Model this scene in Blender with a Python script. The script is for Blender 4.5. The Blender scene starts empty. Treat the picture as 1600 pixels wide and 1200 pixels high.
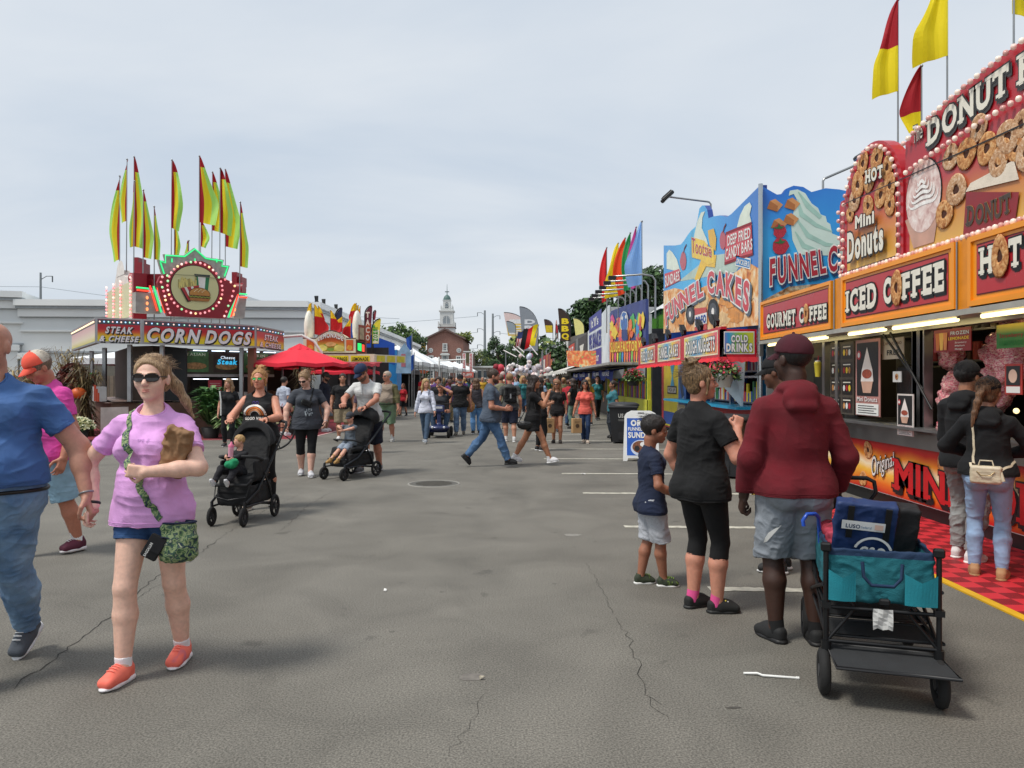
import bpy,math,random,numpy as np
from mathutils import Vector,Matrix
from mathutils.bvhtree import BVHTree
R=math.radians
PI=math.pi
random.seed(7)
sc=bpy.context.scene
col=sc.collection
# ---------------------------------------------------------------- camera
CAMZ=1.58
cd=bpy.data.cameras.new('camera');cam=bpy.data.objects.new('camera',cd);col.objects.link(cam)
cam.location=(0,0,CAMZ);cam.rotation_euler=(R(90),0,0)
cd.lens=27;cd.sensor_width=36;cd.shift_y=-6/1600;cd.clip_end=3000
sc.camera=cam
# ---------------------------------------------------------------- sun, sky
SUN_EL,SUN_AZ=R(60),R(-118)          # azimuth measured from +Y towards +X
sl=bpy.data.lights.new('sun','SUN');sl.energy=2.2;sl.angle=R(13);sl.color=(1,.95,.88)
so=bpy.data.objects.new('sun',sl);col.objects.link(so)
sd=Vector((math.sin(SUN_AZ)*math.cos(SUN_EL),math.cos(SUN_AZ)*math.cos(SUN_EL),math.sin(SUN_EL)))
so.rotation_euler=sd.to_track_quat('Z','Y').to_euler();so.location=sd*60
wd=bpy.data.worlds.new('World');sc.world=wd;wd.use_nodes=True
def world():
 nt=wd.node_tree;N=nt.nodes;L=nt.links;N.clear()
 out=N.new('ShaderNodeOutputWorld');bg=N.new('ShaderNodeBackground');L.new(bg.outputs[0],out.inputs[0])
 sk=N.new('ShaderNodeTexSky');sk.sky_type='NISHITA';sk.sun_disc=False
 sk.sun_elevation=SUN_EL;sk.sun_rotation=SUN_AZ;sk.air_density=1;sk.dust_density=2
 tc=N.new('ShaderNodeTexCoord');sep=N.new('ShaderNodeSeparateXYZ');L.new(tc.outputs['Generated'],sep.inputs[0])
 zz=N.new('ShaderNodeMath');zz.operation='ADD';zz.inputs[1].default_value=.16;L.new(sep.outputs[2],zz.inputs[0])
 zc=N.new('ShaderNodeMath');zc.operation='MAXIMUM';zc.inputs[1].default_value=.05;L.new(zz.outputs[0],zc.inputs[0])
 dx=N.new('ShaderNodeMath');dx.operation='DIVIDE';L.new(sep.outputs[0],dx.inputs[0]);L.new(zc.outputs[0],dx.inputs[1])
 dy=N.new('ShaderNodeMath');dy.operation='DIVIDE';L.new(sep.outputs[1],dy.inputs[0]);L.new(zc.outputs[0],dy.inputs[1])
 cb=N.new('ShaderNodeCombineXYZ');L.new(dx.outputs[0],cb.inputs[0]);L.new(dy.outputs[0],cb.inputs[1])
 mp=N.new('ShaderNodeMapping');mp.inputs['Rotation'].default_value=(0,0,R(25));mp.inputs['Scale'].default_value=(.55,1.0,1)
 L.new(cb.outputs[0],mp.inputs[0])
 n1=N.new('ShaderNodeTexNoise');n1.inputs['Scale'].default_value=.8;n1.inputs['Detail'].default_value=7;n1.inputs['Roughness'].default_value=.5;n1.inputs['Distortion'].default_value=.5
 L.new(mp.outputs[0],n1.inputs[0])
 r1=N.new('ShaderNodeValToRGB');e=r1.color_ramp.elements
 e[0].position=.36;e[0].color=(4.7,5.35,6.15,1);e[1].position=.64;e[1].color=(6.45,6.75,7.05,1)
 L.new(n1.outputs[0],r1.inputs[0])
 hz=N.new('ShaderNodeMapRange');hz.inputs[1].default_value=0;hz.inputs[2].default_value=.28;hz.inputs[3].default_value=.3;hz.inputs[4].default_value=0
 L.new(sep.outputs[2],hz.inputs[0])
 mh=N.new('ShaderNodeMix');mh.data_type='RGBA';L.new(hz.outputs[0],mh.inputs[0]);L.new(r1.outputs[0],mh.inputs[6]);mh.inputs[7].default_value=(5.9,6.2,6.5,1)
 ms=N.new('ShaderNodeMix');ms.data_type='RGBA';ms.inputs[0].default_value=.93
 L.new(sk.outputs[0],ms.inputs[6]);L.new(mh.outputs[2],ms.inputs[7]);L.new(ms.outputs[2],bg.inputs[0])
 bg.inputs[1].default_value=.1
world()
sc.view_settings.view_transform='Standard';sc.view_settings.look='None'
sc.view_settings.exposure=0.36;sc.view_settings.gamma=1;sc.view_settings.use_curve_mapping=False
sc.cycles.max_bounces=5;sc.cycles.diffuse_bounces=3;sc.cycles.glossy_bounces=2;sc.cycles.transmission_bounces=3
sc.cycles.transparent_max_bounces=4;sc.cycles.use_denoising=True
sc.cycles.caustics_reflective=False;sc.cycles.caustics_refractive=False
# ---------------------------------------------------------------- tags
def tag(o,label=None,cat=None,group=None,kind=None):
 if label:o['label']=label
 if cat:o['category']=cat
 if group:o['group']=group
 if kind:o['kind']=kind
 return o
def thing(name,label,cat,loc=(0,0,0),rz=0,group=None):
 o=bpy.data.objects.new(name,None);col.objects.link(o);o.empty_display_size=.1
 o.location=loc;o.rotation_euler=(0,0,rz)
 return tag(o,label,cat,group)
def copytree(o,parent=None):
 c=o.copy();col.objects.link(c)
 if parent:c.parent=parent
 for ch in list(o.children):copytree(ch,c)
 return c
def dup(o,label,loc,rz=0,group=None,scale=None):
 c=copytree(o);c.location=loc;c.rotation_euler=(0,0,rz);tag(c,label,None,group)
 if scale:c.scale=(scale,)*3
 return c
# ---------------------------------------------------------------- materials
MC={}
def hexc(h):
 h=h.lstrip('#');h=h if len(h)==6 else ''.join(c*2 for c in h);v=[int(h[i:i+2],16)/255 for i in(0,2,4)]
 return tuple(x/12.92 if x<=.04045 else((x+.055)/1.055)**2.4 for x in v)
def M(c,rough=.6,metal=0,var=.12,scale=6,bump=0,bscale=60,emit=0,coat=0,key=None,alpha=1,stretch=None,sss=0):
 """procedural paint: base colour varied by two noises, optional bump"""
 k=(c,rough,metal,var,scale,bump,bscale,emit,coat,alpha,stretch,sss)
 if k in MC:return MC[k]
 rgb=hexc(c)if isinstance(c,str)else c
 m=bpy.data.materials.new('paint_'+(c.strip('#')if isinstance(c,str)else 'mix'));m.use_nodes=True
 nt=m.node_tree;N=nt.nodes;L=nt.links;b=N['Principled BSDF']
 b.inputs['Roughness'].default_value=rough;b.inputs['Metallic'].default_value=metal
 b.inputs['Coat Weight'].default_value=coat;b.inputs['Alpha'].default_value=alpha
 if sss:
  b.inputs['Subsurface Weight'].default_value=sss;b.inputs['Subsurface Radius'].default_value=(.012,.005,.003)
 tc=N.new('ShaderNodeTexCoord');mp=N.new('ShaderNodeMapping');L.new(tc.outputs['Object'],mp.inputs[0])
 if stretch:mp.inputs['Scale'].default_value=stretch
 if var:
  n=N.new('ShaderNodeTexNoise');n.inputs['Scale'].default_value=scale;n.inputs['Detail'].default_value=5;L.new(mp.outputs[0],n.inputs[0])
  r=N.new('ShaderNodeValToRGB');e=r.color_ramp.elements;e[0].position=.3;e[1].position=.7
  e[0].color=tuple(x*(1-var)for x in rgb)+(1,);e[1].color=tuple(min(1,x*(1+var))for x in rgb)+(1,)
  L.new(n.outputs[0],r.inputs[0]);L.new(r.outputs[0],b.inputs['Base Color'])
  rr=N.new('ShaderNodeMapRange');rr.inputs[3].default_value=max(.03,rough-.1);rr.inputs[4].default_value=min(1,rough+.1)
  L.new(n.outputs[0],rr.inputs[0]);L.new(rr.outputs[0],b.inputs['Roughness'])
 else:b.inputs['Base Color'].default_value=rgb+(1,)
 if bump:
  n2=N.new('ShaderNodeTexNoise');n2.inputs['Scale'].default_value=bscale;n2.inputs['Detail'].default_value=4;L.new(mp.outputs[0],n2.inputs[0])
  bp=N.new('ShaderNodeBump');bp.inputs['Strength'].default_value=bump;bp.inputs['Distance'].default_value=.01
  L.new(n2.outputs[0],bp.inputs['Height']);L.new(bp.outputs[0],b.inputs['Normal'])
 if emit:
  b.inputs['Emission Color'].default_value=rgb+(1,);b.inputs['Emission Strength'].default_value=emit
 MC[k]=m;return m
def cloth(c,var=.14,rough=.9,bump=.25):return M(c,rough,0,var,9,bump,220)
def skin(c):return M(c,.52,0,.09,45,.2,230,sss=.12)
def flagcloth(c):
 k=('flag',c)
 if k not in MC:
  m=bpy.data.materials.new('flag_nylon');m.use_nodes=True;nt=m.node_tree;N=nt.nodes;L=nt.links;b=N['Principled BSDF'];cc=tuple(min(1,x*1.3+.01)for x in hexc(c));b.inputs['Base Color'].default_value=cc+(1,);b.inputs['Roughness'].default_value=.7
  t=N.new('ShaderNodeBsdfTranslucent');t.inputs[0].default_value=cc+(1,);x=N.new('ShaderNodeMixShader');x.inputs[0].default_value=.5;L.new(b.outputs[0],x.inputs[1]);L.new(t.outputs[0],x.inputs[2]);L.new(x.outputs[0],N['Material Output'].inputs[0]);MC[k]=m
 return MC[k]
def glass(c='#1a2024',rough=.08):return M(c,rough,0,.1,3,0,0,0,.3)
def ramp_mat(name,stops,axis='z',lo=0,hi=1,rough=.4,noise=.05,nscale=3,vec='Object',emit=0):
 """printed gradient along an object axis"""
 m=bpy.data.materials.new(name);m.use_nodes=True;nt=m.node_tree;N=nt.nodes;L=nt.links;b=N['Principled BSDF']
 tc=N.new('ShaderNodeTexCoord');sp=N.new('ShaderNodeSeparateXYZ');L.new(tc.outputs[vec],sp.inputs[0])
 mr=N.new('ShaderNodeMapRange');mr.inputs[1].default_value=lo;mr.inputs[2].default_value=hi;L.new(sp.outputs['xyz'.index(axis)],mr.inputs[0])
 n=N.new('ShaderNodeTexNoise');n.inputs['Scale'].default_value=nscale;n.inputs['Detail'].default_value=4;L.new(tc.outputs[vec],n.inputs[0])
 ma=N.new('ShaderNodeMath');ma.operation='MULTIPLY_ADD';ma.inputs[1].default_value=noise*2;L.new(n.outputs[0],ma.inputs[0])
 sb=N.new('ShaderNodeMath');sb.operation='SUBTRACT';sb.inputs[1].default_value=noise;L.new(mr.outputs[0],sb.inputs[0]);L.new(sb.outputs[0],ma.inputs[2])
 r=N.new('ShaderNodeValToRGB');L.new(ma.outputs[0],r.inputs[0]);el=r.color_ramp.elements
 while len(el)<len(stops):el.new(.5)
 for e,(p,c)in zip(el,stops):e.position=p;e.color=hexc(c)+(1,)
 L.new(r.outputs[0],b.inputs['Base Color']);b.inputs['Roughness'].default_value=rough
 if emit:L.new(r.outputs[0],b.inputs['Emission Color']);b.inputs['Emission Strength'].default_value=emit
 return m
def blot_mat(name,cols,scale=4,rough=.5,contrast=.5,stretch=(1,1,1),bump=0,detail=3):
 """patches of several colours (prints, foliage, food)"""
 m=bpy.data.materials.new(name);m.use_nodes=True;nt=m.node_tree;N=nt.nodes;L=nt.links;b=N['Principled BSDF']
 tc=N.new('ShaderNodeTexCoord');mp=N.new('ShaderNodeMapping');mp.inputs['Scale'].default_value=stretch;L.new(tc.outputs['Object'],mp.inputs[0])
 n=N.new('ShaderNodeTexNoise');n.inputs['Scale'].default_value=scale;n.inputs['Detail'].default_value=detail;n.inputs['Distortion'].default_value=.8;L.new(mp.outputs[0],n.inputs[0])
 r=N.new('ShaderNodeValToRGB');L.new(n.outputs[0],r.inputs[0]);el=r.color_ramp.elements
 while len(el)<len(cols):el.new(.5)
 for i,(e,c)in enumerate(zip(el,cols)):e.position=.5+(i/(len(cols)-1)-.5)*contrast;e.color=hexc(c)+(1,)
 L.new(r.outputs[0],b.inputs['Base Color']);b.inputs['Roughness'].default_value=rough
 if bump:
  bp=N.new('ShaderNodeBump');bp.inputs['Strength'].default_value=bump;bp.inputs['Distance'].default_value=.02
  L.new(n.outputs[0],bp.inputs['Height']);L.new(bp.outputs[0],b.inputs['Normal'])
 return m
STEEL=M('#9a9c9c',.32,.85,.1,3);CHROME=M('#b8bcbe',.2,.9,.05);BLACKM=M('#141415',.5,.0,.2)
DARKM=M('#222426',.55,0,.2);RUB=M('#1b1b1b',.85,0,.2,20,.2,80);WHITE=M('#e6e6e2',.5,0,.05)
OUTL=M('#121214',.5,0,.05);LETW=M('#e9e4d4',.45,0,.04)
# ---------------------------------------------------------------- mesh building
def frame_from(d,up=Vector((0,0,1))):
 d=Vector(d).normalized();up=Vector(up)
 if abs(d.dot(up))>.98:up=Vector((1,0,0))
 x=d.cross(up).normalized();y=x.cross(d).normalized()
 return x,y,d
class MB:
 def __init__(s):s.v=[];s.f=[];s.m=[];s.mats=[]
 def mi(s,m):
  if m not in s.mats:s.mats.append(m)
  return s.mats.index(m)
 def add(s,vs,fs,m,sm=False):
  o=len(s.v);s.v+=[tuple(v)for v in vs];i=s.mi(m)
  for f in fs:s.f.append(tuple(a+o for a in f));s.m.append((i,sm))
  return s
 def box(s,c,d,m,rot=None,bev=0):
  x,y,z=d[0]/2,d[1]/2,d[2]/2;c=Vector(c)
  if bev:
   b=min(bev,x*.9,y*.9,z*.9)
   vs=[];
   for sx in(-1,1):
    for sy in(-1,1):
     for sz in(-1,1):
      vs+=[(sx*x,sy*(y-b),sz*(z-b)),(sx*(x-b),sy*y,sz*(z-b)),(sx*(x-b),sy*(y-b),sz*z)]
   def id(sx,sy,sz,k):return((sx>0)*4+(sy>0)*2+(sz>0))*3+k
   fs=[]
   S=(-1,1)
   for a in S:
    q=[(-1,-1),(1,-1),(1,1),(-1,1)]
    if a<0:q=q[::-1]
    fs+=[[id(a,p,r,0)for p,r in q],[id(r,a,p,1)for p,r in q],[id(p,r,a,2)for p,r in q]]
   for a in S:
    for b_ in S:
     f1=[id(a,b_,-1,0),id(a,b_,-1,1),id(a,b_,1,1),id(a,b_,1,0)]
     f2=[id(-1,a,b_,1),id(-1,a,b_,2),id(1,a,b_,2),id(1,a,b_,1)]
     f3=[id(b_,-1,a,2),id(b_,-1,a,0),id(b_,1,a,0),id(b_,1,a,2)]
     if a*b_<0:f1,f2,f3=f1[::-1],f2[::-1],f3[::-1]
     fs+=[f1,f2,f3]
     for c_ in S:
      t=[id(a,b_,c_,0),id(a,b_,c_,1),id(a,b_,c_,2)]
      fs.append(t if a*b_*c_>0 else t[::-1])
  else:
   vs=[(-x,-y,-z),(x,-y,-z),(x,y,-z),(-x,y,-z),(-x,-y,z),(x,-y,z),(x,y,z),(-x,y,z)]
   fs=[(0,3,2,1),(4,5,6,7),(0,1,5,4),(1,2,6,5),(2,3,7,6),(3,0,4,7)]
  vs=[Vector(v)for v in vs]
  if rot is not None:vs=[rot@v for v in vs]
  return s.add([v+c for v in vs],fs,m)
 def bb(s,lo,hi,m,bev=0):
  return s.box([(a+b)/2 for a,b in zip(lo,hi)],[abs(b-a)for a,b in zip(lo,hi)],m,None,bev)
 def cyl(s,a,b,r,m,r2=None,n=12,caps=True,sm=True):
  a,b=Vector(a),Vector(b);x,y,d=frame_from(b-a);r2=r if r2 is None else r2
  vs=[];
  for p,q in((a,r),(b,r2)):
   for i in range(n):
    t=2*PI*i/n;vs.append(p+x*q*math.cos(t)+y*q*math.sin(t))
  s.add(vs,[(i,(i+1)%n,n+(i+1)%n,n+i)for i in range(n)],m,sm)
  if caps:s.add(vs[:n],[tuple(range(n))[::-1]],m);s.add(vs[n:],[tuple(range(n))],m)
  return s
 def tube(s,pts,r,m,n=8,closed=False):
  pts=[Vector(p)for p in pts];vs=[];N_=len(pts);px=None
  rs=r if isinstance(r,(list,tuple))else[r]*N_
  for i,p in enumerate(pts):
   q=pts[(i+1)%N_]if(closed or i<N_-1)else p;o=pts[i-1]if(closed or i)else p
   d=(q-o);d=d.normalized()if d.length>1e-9 else Vector((0,0,1))
   if px is None:x,y,_=frame_from(d)
   else:
    x=(px-d*px.dot(d));
    x=x.normalized()if x.length>1e-6 else frame_from(d)[0];y=d.cross(x)
    y=-y if False else y
   if px is None:y=d.cross(x)
   px=x
   for k in range(n):
    t=2*PI*k/n;vs.append(p+(x*math.cos(t)+y*math.sin(t))*rs[i])
  fs=[]
  for i in range(N_ if closed else N_-1):
   j=(i+1)%N_
   for k in range(n):fs.append((i*n+k,i*n+(k+1)%n,j*n+(k+1)%n,j*n+k))
  s.add(vs,fs,m,True)
  if not closed:s.add(vs[:n],[tuple(range(n))[::-1]],m);s.add(vs[-n:],[tuple(range(n))],m)
  return s
 def lathe(s,prof,m,c=(0,0,0),n=16,sx=1,sy=1,rot=None):
  vs=[];c=Vector(c)
  for r,z in prof:
   for i in range(n):
    t=2*PI*i/n;v=Vector((r*math.cos(t)*sx,r*math.sin(t)*sy,z));vs.append((rot@v if rot else v)+c)
  fs=[]
  for j in range(len(prof)-1):
   for i in range(n):fs.append((j*n+i,j*n+(i+1)%n,(j+1)*n+(i+1)%n,(j+1)*n+i))
  s.add(vs,fs,m,True)
  if prof[0][0]>1e-4:s.add(vs[:n],[tuple(range(n))[::-1]],m)
  if prof[-1][0]>1e-4:s.add(vs[-n:],[tuple(range(n))],m)
  return s
 def sph(s,c,r,m,n=10,sc_=(1,1,1),rot=None):
  k=max(4,n//2);return s.lathe([(max(1e-5,r*math.sin(PI*i/k)),-r*math.cos(PI*i/k)*1.0)for i in range(k+1)],m,c,n)if sc_==(1,1,1)and rot is None else s._ell(c,r,m,n,sc_,rot)
 def _ell(s,c,r,m,n,sc_,rot):
  k=max(4,n//2);vs=[];c=Vector(c)
  for i in range(k+1):
   for j in range(n):
    a=PI*i/k;t=2*PI*j/n;v=Vector((r*max(1e-4,math.sin(a))*math.cos(t)*sc_[0],r*max(1e-4,math.sin(a))*math.sin(t)*sc_[1],-r*math.cos(a)*sc_[2]))
    vs.append((rot@v if rot else v)+c)
  return s.add(vs,[(i*n+j,i*n+(j+1)%n,(i+1)*n+(j+1)%n,(i+1)*n+j)for i in range(k)for j in range(n)],m,True)
 def build(s,name,parent=None,obj=True):
  me=bpy.data.meshes.new(name);me.from_pydata(s.v,[],s.f)
  for m in s.mats:me.materials.append(m)
  me.polygons.foreach_set('material_index',[a for a,_ in s.m]);me.polygons.foreach_set('use_smooth',[b for _,b in s.m])
  me.update();o=bpy.data.objects.new(name,me);col.objects.link(o)
  if parent:o.parent=parent
  return o
# ---------------------------------------------------------------- glyphs
_fc={}
def glyph(ch,off=0.0,res=3):
 k=(ch,round(off,3),res)
 if k in _fc:return _fc[k]
 cu=bpy.data.curves.new('g','FONT');cu.body=ch;cu.resolution_u=res;cu.offset=off;cu.fill_mode='FRONT' if hasattr(cu,'fill_mode')else 'FULL'
 ob=bpy.data.objects.new('g',cu);col.objects.link(ob);dg=bpy.context.evaluated_depsgraph_get()
 me=ob.evaluated_get(dg).to_mesh()
 vs=[(v.co.x,v.co.y)for v in me.vertices];fs=[tuple(p.vertices)for p in me.polygons]
 ob.evaluated_get(dg).to_mesh_clear();bpy.data.objects.remove(ob);bpy.data.curves.remove(cu)
 xs=[v[0]for v in vs]or[0,.3]
 _fc[k]=(vs,fs,min(xs),max(xs));return _fc[k]
def slabs(ch,w):
 """slab serifs of a western face, as rectangles in glyph space of width w, cap height .72"""
 t=.085;H=.72;a=.1
 L=lambda x:(x-.05,0,x+.2,t);U=lambda x:(x-.05,H-t,x+.2,H)
 d={'F':[(-a,0,.28,t),(-a,H-t,.2,H)],'I':[(-a,0,w+a,t),(-a,H-t,w+a,H)],'T':[(w/2-.2,0,w/2+.2,t),(-.03,H-.22,.06,H),(w-.06,H-.22,w+.03,H)],
  'H':[(-a,0,.24,t),(w-.24,0,w+a,t),(-a,H-t,.24,H),(w-.24,H-t,w+a,H)],'M':[(-a,0,.22,t),(w-.22,0,w+a,t),(-a,H-t,.15,H),(w-.15,H-t,w+a,H)],
  'N':[(-a,0,.24,t),(-a,H-t,.15,H),(w-.2,H-t,w+a,H)],'R':[(-a,0,.24,t),(-a,H-t,.15,H),(w-.12,0,w+a,t)],'D':[(-a,0,.2,t),(-a,H-t,.2,H)],
  'E':[(-a,0,.2,t),(-a,H-t,.2,H),(w-.07,0,w+.01,.22),(w-.07,H-.22,w+.01,H)],'U':[(-a,H-t,.24,H),(w-.24,H-t,w+a,H)],'C':[(w-.09,H-.27,w+.0,H-.02)],'G':[(w-.1,H-.25,w,H-.02)]}
 return d.get(ch,[])
def layout(text,off=.02,gap=.06,space=.32,slab=False):
 """list of (verts, faces) with pen advance, total width; glyph space units (cap height ~.72)"""
 out=[];x=0
 for ch in text:
  if ch==' ':x+=space;continue
  vs,fs,a,b=glyph(ch,off);vs=[(u-a+x,v)for u,v in vs]
  b0,_,c0,c1=glyph(ch,0)
  out.append((vs,fs,x,b-a,ch));x+=(b-a)+gap
 return out,x-gap
class Board:
 """flat sign: local 2D frame placed in the world (or in a parent's space); layers stack outward"""
 def __init__(s,o,X,Z=(0,0,1),mb=None):
  s.o=Vector(o);s.X=Vector(X).normalized();s.Z=Vector(Z).normalized();s.n=s.X.cross(s.Z).normalized();s.mb=mb or MB()
 def P(s,x,y,d=0):return s.o+s.X*x+s.Z*y+s.n*d
 def poly(s,pts,m,d,back=None):
  n=len(pts);s.mb.add([s.P(x,y,d)for x,y in pts],[tuple(range(n))],m);return s
 def rect(s,x0,y0,x1,y1,m,d):return s.poly([(x0,y0),(x1,y0),(x1,y1),(x0,y1)],m,d)
 def slab(s,pts,m,d0,d1,side=None):
  n=len(pts);a=[s.P(x,y,d1)for x,y in pts];b=[s.P(x,y,d0)for x,y in pts]
  s.mb.add(a+b,[tuple(range(n)),tuple(range(2*n-1,n-1,-1))],m)
  s.mb.add(a+b,[(i,n+i,n+(i+1)%n,(i+1)%n)for i in range(n)],side or m);return s
 def box(s,x0,y0,x1,y1,m,d0,d1):return s.slab([(x0,y0),(x1,y0),(x1,y1),(x0,y1)],m,d0,d1)
 def disc(s,cx,cy,rx,ry,m,d,n=28,a0=0,a1=2*PI,rot=0):
  p=[(rx*math.cos(a0+(a1-a0)*i/n),ry*math.sin(a0+(a1-a0)*i/n))for i in range(n+(a1-a0<6))]
  c,q=math.cos(rot),math.sin(rot)
  return s.poly([(cx+x*c-y*q,cy+x*q+y*c)for x,y in p],m,d)
 def ring(s,cx,cy,r0,r1,m,d,a0=0,a1=2*PI,n=32):
  vs=[];
  for i in range(n+1):
   t=a0+(a1-a0)*i/n;vs+=[s.P(cx+r0*math.cos(t),cy+r0*math.sin(t),d),s.P(cx+r1*math.cos(t),cy+r1*math.sin(t),d)]
  s.mb.add(vs,[(2*i,2*i+1,2*i+3,2*i+2)if a1<a0 else(2*i+2,2*i+3,2*i+1,2*i)[::-1]for i in range(n)],m);return s
 def stroke(s,pts,w,m,d,closed=False):
  pts=[Vector(p)for p in pts];n=len(pts);L_=[];Rr=[]
  ws=w if isinstance(w,list)else[w]*n
  for i in range(n):
   a=pts[i-1]if(i or closed)else pts[i];b=pts[(i+1)%n]if(i<n-1 or closed)else pts[i]
   t=(b-a).normalized();q=Vector((-t.y,t.x))*ws[i]/2;L_.append(pts[i]+q);Rr.append(pts[i]-q)
  vs=[s.P(p.x,p.y,d)for p in L_+Rr]
  s.mb.add(vs,[(n+i,n+(i+1)%n,(i+1)%n,i)for i in range(n if closed else n-1)],m);return s
 def text(s,t,x,y,h,w,m,d,off=.02,outl=None,ow=.05,shear=0,arc=None,slab=False,shadow=None,gap=.08,align=0,warp=None,rot=0):
  """t fitted in height h (cap height) and width w, lower left x,y; warp(u,v)->(x,y) with u,v in 0..1 overrides"""
  lay=[(m,off,d)]
  if outl:lay.insert(0,(outl,off+ow,d-.003))
  if shadow:lay.insert(0,(shadow[0],off+ow,d-.006))
  ref,W=layout(t,off,gap,slab=slab);k=w/max(W,.01);c0,s0=math.cos(rot),math.sin(rot)
  for li,(mm,of,dd)in enumerate(lay):
   sh=shadow if(shadow and li==0)else None
   for(vs0,fs,px,gw,ch)in ref:
    g,f2,a,b=glyph(ch,of);ga=glyph(ch,off)[2]
    def put(u,v):
     if warp:X,Y=warp(u/W,v/.72)
     else:
      X,Y=u*k,v*h/.72;X+=Y*shear;X,Y=x+X*c0-Y*s0,y+X*s0+Y*c0
     if sh:X+=sh[1];Y+=sh[2]
     return s.P(X,Y,dd)
    s.mb.add([put(u-ga+px,v)for u,v in g],f2,mm)
    if slab:
     e=of-off
     for(p,q,r_,t_)in slabs(ch,gw):
      s.mb.add([put(px+p-e,q-e),][0:0]+[put(px+p-e,q-e-.0),put(px+r_+e,q-e),put(px+r_+e,t_+e),put(px+p-e,t_+e)],[(0,1,2,3)],mm)
      for kk in range(len(s.mb.v)-4,len(s.mb.v)):
       q_=Vector(s.mb.v[kk])+s.n*.0012;s.mb.v[kk]=tuple(q_)
  return s
 def build(s,name,parent=None):return s.mb.build(name,parent)
def bulbs(parent,pts,mats,r=.03,name='bulb',hemi=False):
 """every bulb its own part up to 100 a thing, the rest one part"""
 done=sum(1 for c in parent.children if c.name.split('.')[0]==name)
 base={}
 for i,p in enumerate(pts):
  m=mats[i%len(mats)]
  if done+i<100:
   if m not in base:
    mb=MB();mb.sph((0,0,0),r,m,8);base[m]=mb.build(name,parent);base[m].location=p;continue
   c=base[m].copy();col.objects.link(c);c.location=p;c.parent=parent
  else:
   mb=base.get('rest')
   if mb is None:mb=base['rest']=MB()
   mb.sph(p,r,m,6)
 if 'rest' in base:
  o=base['rest'].build(name,parent);o['kind']='stuff'
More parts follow.
